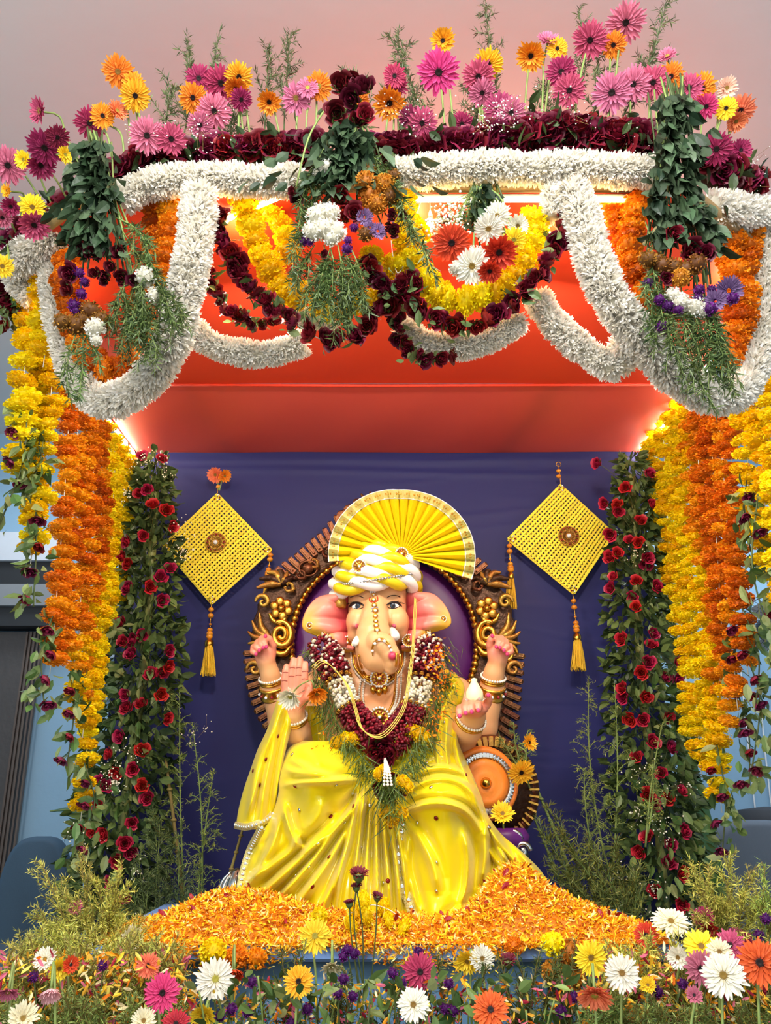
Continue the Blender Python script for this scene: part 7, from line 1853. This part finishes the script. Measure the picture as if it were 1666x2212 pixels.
# gerberas of the bed
BED = [ # x, y, r, colour, Y, face, cup, disc, label
 (465, 2115, 41, 'white', 2.55, (.1, .1), .0, 'green', 'white gerbera before the blue table corner, nearest the door side'), (350, 2145, 37, 'hotpink', 2.5, (.2, 0), .1, 'dark', 'deep pink gerbera with bent stem beside the blue table corner'), (320, 2086, 25, 'coral', 2.7, (-.1, .1), .1, 'dark', 'small salmon pink gerbera above the deep pink one'),
 (680, 2022, 34, 'yellow', 2.72, (.15, .05), .1, 'green', 'yellow gerbera standing against the petal heap'), (645, 2120, 32, 'yelloworange', 2.5, (0, 0), .0, 'dark', 'orange-yellow gerbera with black eye before the table'), (507, 2098, 24, 'redorange', 2.6, (.1, -1.3), .9, 'green', 'red gerbera hanging closed from a hooked stem'), (717, 2087, 24, 'cream', 2.66, (0, -1.3), .6, 'green', 'cream gerbera hanging like a bell'),
 (908, 2100, 36, 'darkpink', 2.58, (0, .05), .1, 'dark', 'crimson-pink gerbera with dark eye at the middle of the bed'), (893, 2170, 34, 'white', 2.48, (.05, .05), .0, 'tan', 'white gerbera directly below the crimson-pink one'), (1060, 2182, 38, 'redorange', 2.46, (0, .3), .2, 'dark', 'red-orange gerbera cut low, beyond the lower white one'), (1042, 2070, 26, 'white', 2.72, (.1, -.1), .1, 'tan', 'cream-white gerbera against the petal heap beside a yellow one'), (1010, 2076, 27, 'yellow', 2.74, (-.3, -.6), .3, 'tan', 'yellow gerbera half behind the cream-white one'),
 (1276, 2068, 34, 'yellow', 2.66, (.3, -.2), .2, 'tan', 'yellow gerbera at the end of the petal heap, wall fan side'), (1344, 2102, 36, 'white', 2.56, (0, .05), .05, 'tan', 'round white gerbera next to the yellow one at the heap end'), (1396, 2020, 25, 'redorange', 2.85, (-.1, .1), .1, 'dark', 'orange-red gerbera below the rose pillar, wall fan side'), (1450, 1992, 38, 'cream', 2.82, (.1, 1.0), .1, 'tan', 'cream gerbera tilted to the ceiling, topmost of the bed'), (1515, 2045, 36, 'yellow', 2.66, (.1, .5), .1, 'tan', 'bright yellow gerbera, largest yellow of the wall fan side'),
 (1563, 2107, 45, 'white', 2.5, (.05, .05), .0, 'tan', 'large pure white gerbera before the pink ones, wall fan side'), (1641, 2080, 46, 'redorange', 2.5, (.1, .1), .05, 'dark', 'large orange-red gerbera at the edge, wall fan side'), (1515, 2092, 34, 'dustypink', 2.6, (-.2, -.2), .2, 'dark', 'dusty pink gerbera behind the large pure white one'), (1578, 2042, 31, 'rosepink', 2.7, (-.1, .2), .1, 'dark', 'pink gerbera behind the large orange-red one'), (1285, 2148, 40, 'coral', 2.48, (0, -1.2), .7, 'green', 'coral gerbera hanging over from a hooked stem, wall fan side'),
 (1465, 2068, 24, 'white', 2.7, (-.2, -.1), .3, 'tan', 'small white gerbera under the bright yellow one'), (1555, 2056, 26, 'cream', 2.62, (.0, .2), .2, 'tan', 'cream gerbera just over the large pure white one'), (1520, 1985, 24, 'darkpink', 2.9, (-.2, .7), .4, 'dark', 'reddish pink gerbera beside the topmost cream one'), (1530, 2010, 22, 'red', 2.88, (.2, -.6), .4, 'dark', 'red gerbera under the reddish pink one'),
 (163, 1962, 17, 'pink', 2.95, (-.4, .5), .7, 'green', 'small pink flower seen sideways on the golden fern'), (282, 2028, 27, 'cream', 2.85, (.8, .1), .4, 'tan', 'cream gerbera seen sideways below the rose pillar, door side'), (110, 2140, 28, 'palepink', 2.55, (0, -1.3), .8, 'green', 'pale pink gerbera hanging on a hooked stem, door side'), (18, 2142, 25, 'pink', 2.55, (-.1, -1.3), .7, 'green', 'pink gerbera hanging at the edge, door side'), (50, 2200, 33, 'cream', 2.45, (0, .3), .3, 'tan', 'cream gerbera lowest at the edge, door side'),
 (440, 2192, 28, 'yellow', 2.48, (-.2, -.6), .5, 'tan', 'yellow gerbera crumpled below the white one at the table corner'), (380, 2212, 28, 'red', 2.42, (0, .2), .2, 'dark', 'dark red gerbera cut by the lower edge'), (98, 2072, 24, 'white', 2.72, (-.3, .2), .3, 'tan', 'white gerbera in the ferns near the slate chair'), (128, 2092, 24, 'yellow', 2.68, (.3, -.4), .4, 'tan', 'yellow gerbera overlapping the white one near the slate chair'), (153, 2084, 18, 'redorange', 2.68, (.2, .1), .5, 'dark', 'small red-orange gerbera next to the white one near the slate chair'), (310, 2205, 26, 'cream', 2.44, (.1, .2), .4, 'tan', 'pale cream gerbera at the lower edge beside dark red one'), (1620, 2050, 20, 'wine', 2.75, (0, .2), .4, 'dark', 'wine flower behind the large orange-red one'), (1400, 2128, 18, 'yellow', 2.6, (.0, .3), .3, 'tan', 'small yellow gerbera low beside the round white one'), (1500, 2150, 18, 'dustypink', 2.5, (.0, .3), .3, 'dark', 'small dusty pink gerbera deep in the fern, wall fan side'),
]
for (x, y, r, c, Y, fc, cup, dk, lb) in BED:
    hook = fc[1] < -1
    if abs(x - 833) > 420 and y > 2040: Y -= .14
    b = at(x + g.normal(0, 14), 2285, Y + .03); b[2] = .885
    if y < 2075 and abs(x - 833) > 420: b = at(x, y + 130, Y + .06)
    gerbera(x, y, r * 1.06, c, lb, Y, fc, cup, b, dk, neck=.05 if not hook else .07, v=int(x) % 2)
# burgundy chrysanthemums on tall stems, purple globe flowers
def stemmed(name, label, px, py, r, mesh, Y, base, group=None, axis=(0, -.5, .8), part='petals', extra=()):
    p_ = at(px, py, Y); b = at(*base, Y + .02); t = thing(name, label, 'flower', b, group)
    link(part, mesh, t, p_, frame(nrm(np.array(axis, float) + g.normal(0, .2, 3)), g.random() * 6), r * mpp(px, py, Y))
    MB().tube(smooth_path([b, b * .4 + p_ * .6 + np.array([g.normal(0, .01), 0, 0]), p_], 12), .0022, 5).build('stem', M_DSTEM, t)
    MB().color('#5b6a34').lathe([(.002, -r * mpp(px, py, Y) * .9), (r * mpp(px, py, Y) * .5, -r * mpp(px, py, Y) * .5), (r * mpp(px, py, Y) * .6, 0)], p_, (0, 0, 1), 8).build('calyx', M_LEAF, t)
wine = gerb_mesh('petals_wine', '#3a0c18', '#7c2236', .5, 9)
for x, y, r, lb in ((775, 1888, 22, 'burgundy chrysanthemum, highest on a stem before the yellow skirt'), (815, 1936, 14, 'burgundy chrysanthemum bud-like, beside the highest one'), (755, 1950, 14, 'burgundy chrysanthemum lowest of the three before the skirt'), (770, 1915, 14, 'burgundy chrysanthemum tucked under the highest one')):
    stemmed('chrysanthemum', lb, x, y, r, wine, 2.8, (790 + (x - 785) * .3, 2150), None, (0, -.3, .9))
for x, y, r, lb in ((1098, 2075, 20, 'dark burgundy chrysanthemum hanging at the table edge'), (1605, 2030, 22, 'dark burgundy chrysanthemum cluster behind the pink one, wall fan side'), (1590, 2022, 20, 'dark burgundy chrysanthemum beside the golden fern, wall fan side')):
    stemmed('chrysanthemum', lb, x, y, r, wine, 2.78, (x, 2200))
GL = [(750, 2052), (742, 2066), (765, 2060), (905, 2056), (742, 2115), (730, 2146), (762, 2152), (545, 2122), (848, 2102), (868, 2125), (970, 2125), (440, 2135), (664, 2180), (475, 2195), (1240, 2155), (1212, 2185), (1475, 2125), (1410, 2130), (1422, 2143), (72, 2110), (962, 2178), (980, 2182), (1290, 2190), (1655, 1985), (500, 2180), (630, 2212), (1530, 2108), (222, 2085), (535, 2185), (1640, 2020)]
PHR = ['beside the burgundy stems, upper of three', 'beside the burgundy stems, middle of three', 'reddish, beside the burgundy stems, lowest of three', 'above the crimson-pink gerbera', 'below the three by the burgundy stems, big', 'on a forked stem, lower fork, dark table behind', 'on a forked stem, other fork', 'near the hanging red gerbera', 'just before the crimson-pink gerbera stem', 'touching the crimson-pink gerbera edge', 'beyond the crimson-pink gerbera, at its level', 'under the white gerbera at the table corner', 'under the orange-yellow gerbera', 'beside the crumpled yellow gerbera', 'under the hanging coral gerbera, higher one', 'under the hanging coral gerbera, lowest one', 'low before the dusty pink gerbera', 'under the round white gerbera, higher of two', 'under the round white gerbera, lower of two', 'above the hanging pale pink gerbera', 'beyond the lower white gerbera, higher one', 'beyond the lower white gerbera, second one', 'cut low under the wall fan side fern', 'high beside the slim pale spray', 'right of nowhere', 'at the lower edge under the orange-yellow gerbera', 'touching the large pure white gerbera', 'in the golden fern by the door side', 'between white and orange-yellow gerberas, low', 'beside the large orange-red gerbera, above']
PHR[24] = 'low between crumpled yellow gerbera and blue table'
for (x, y), ph in zip(GL, PHR):
    stemmed('globe_amaranth', 'purple globe flower ' + ph, x, y, 12 if y < 2160 else 13, gomp, 2.55 + (.15 if y < 2080 else 0), (x + g.normal(0, 10), 2290), None, (0, -.6, .7), 'blossom')
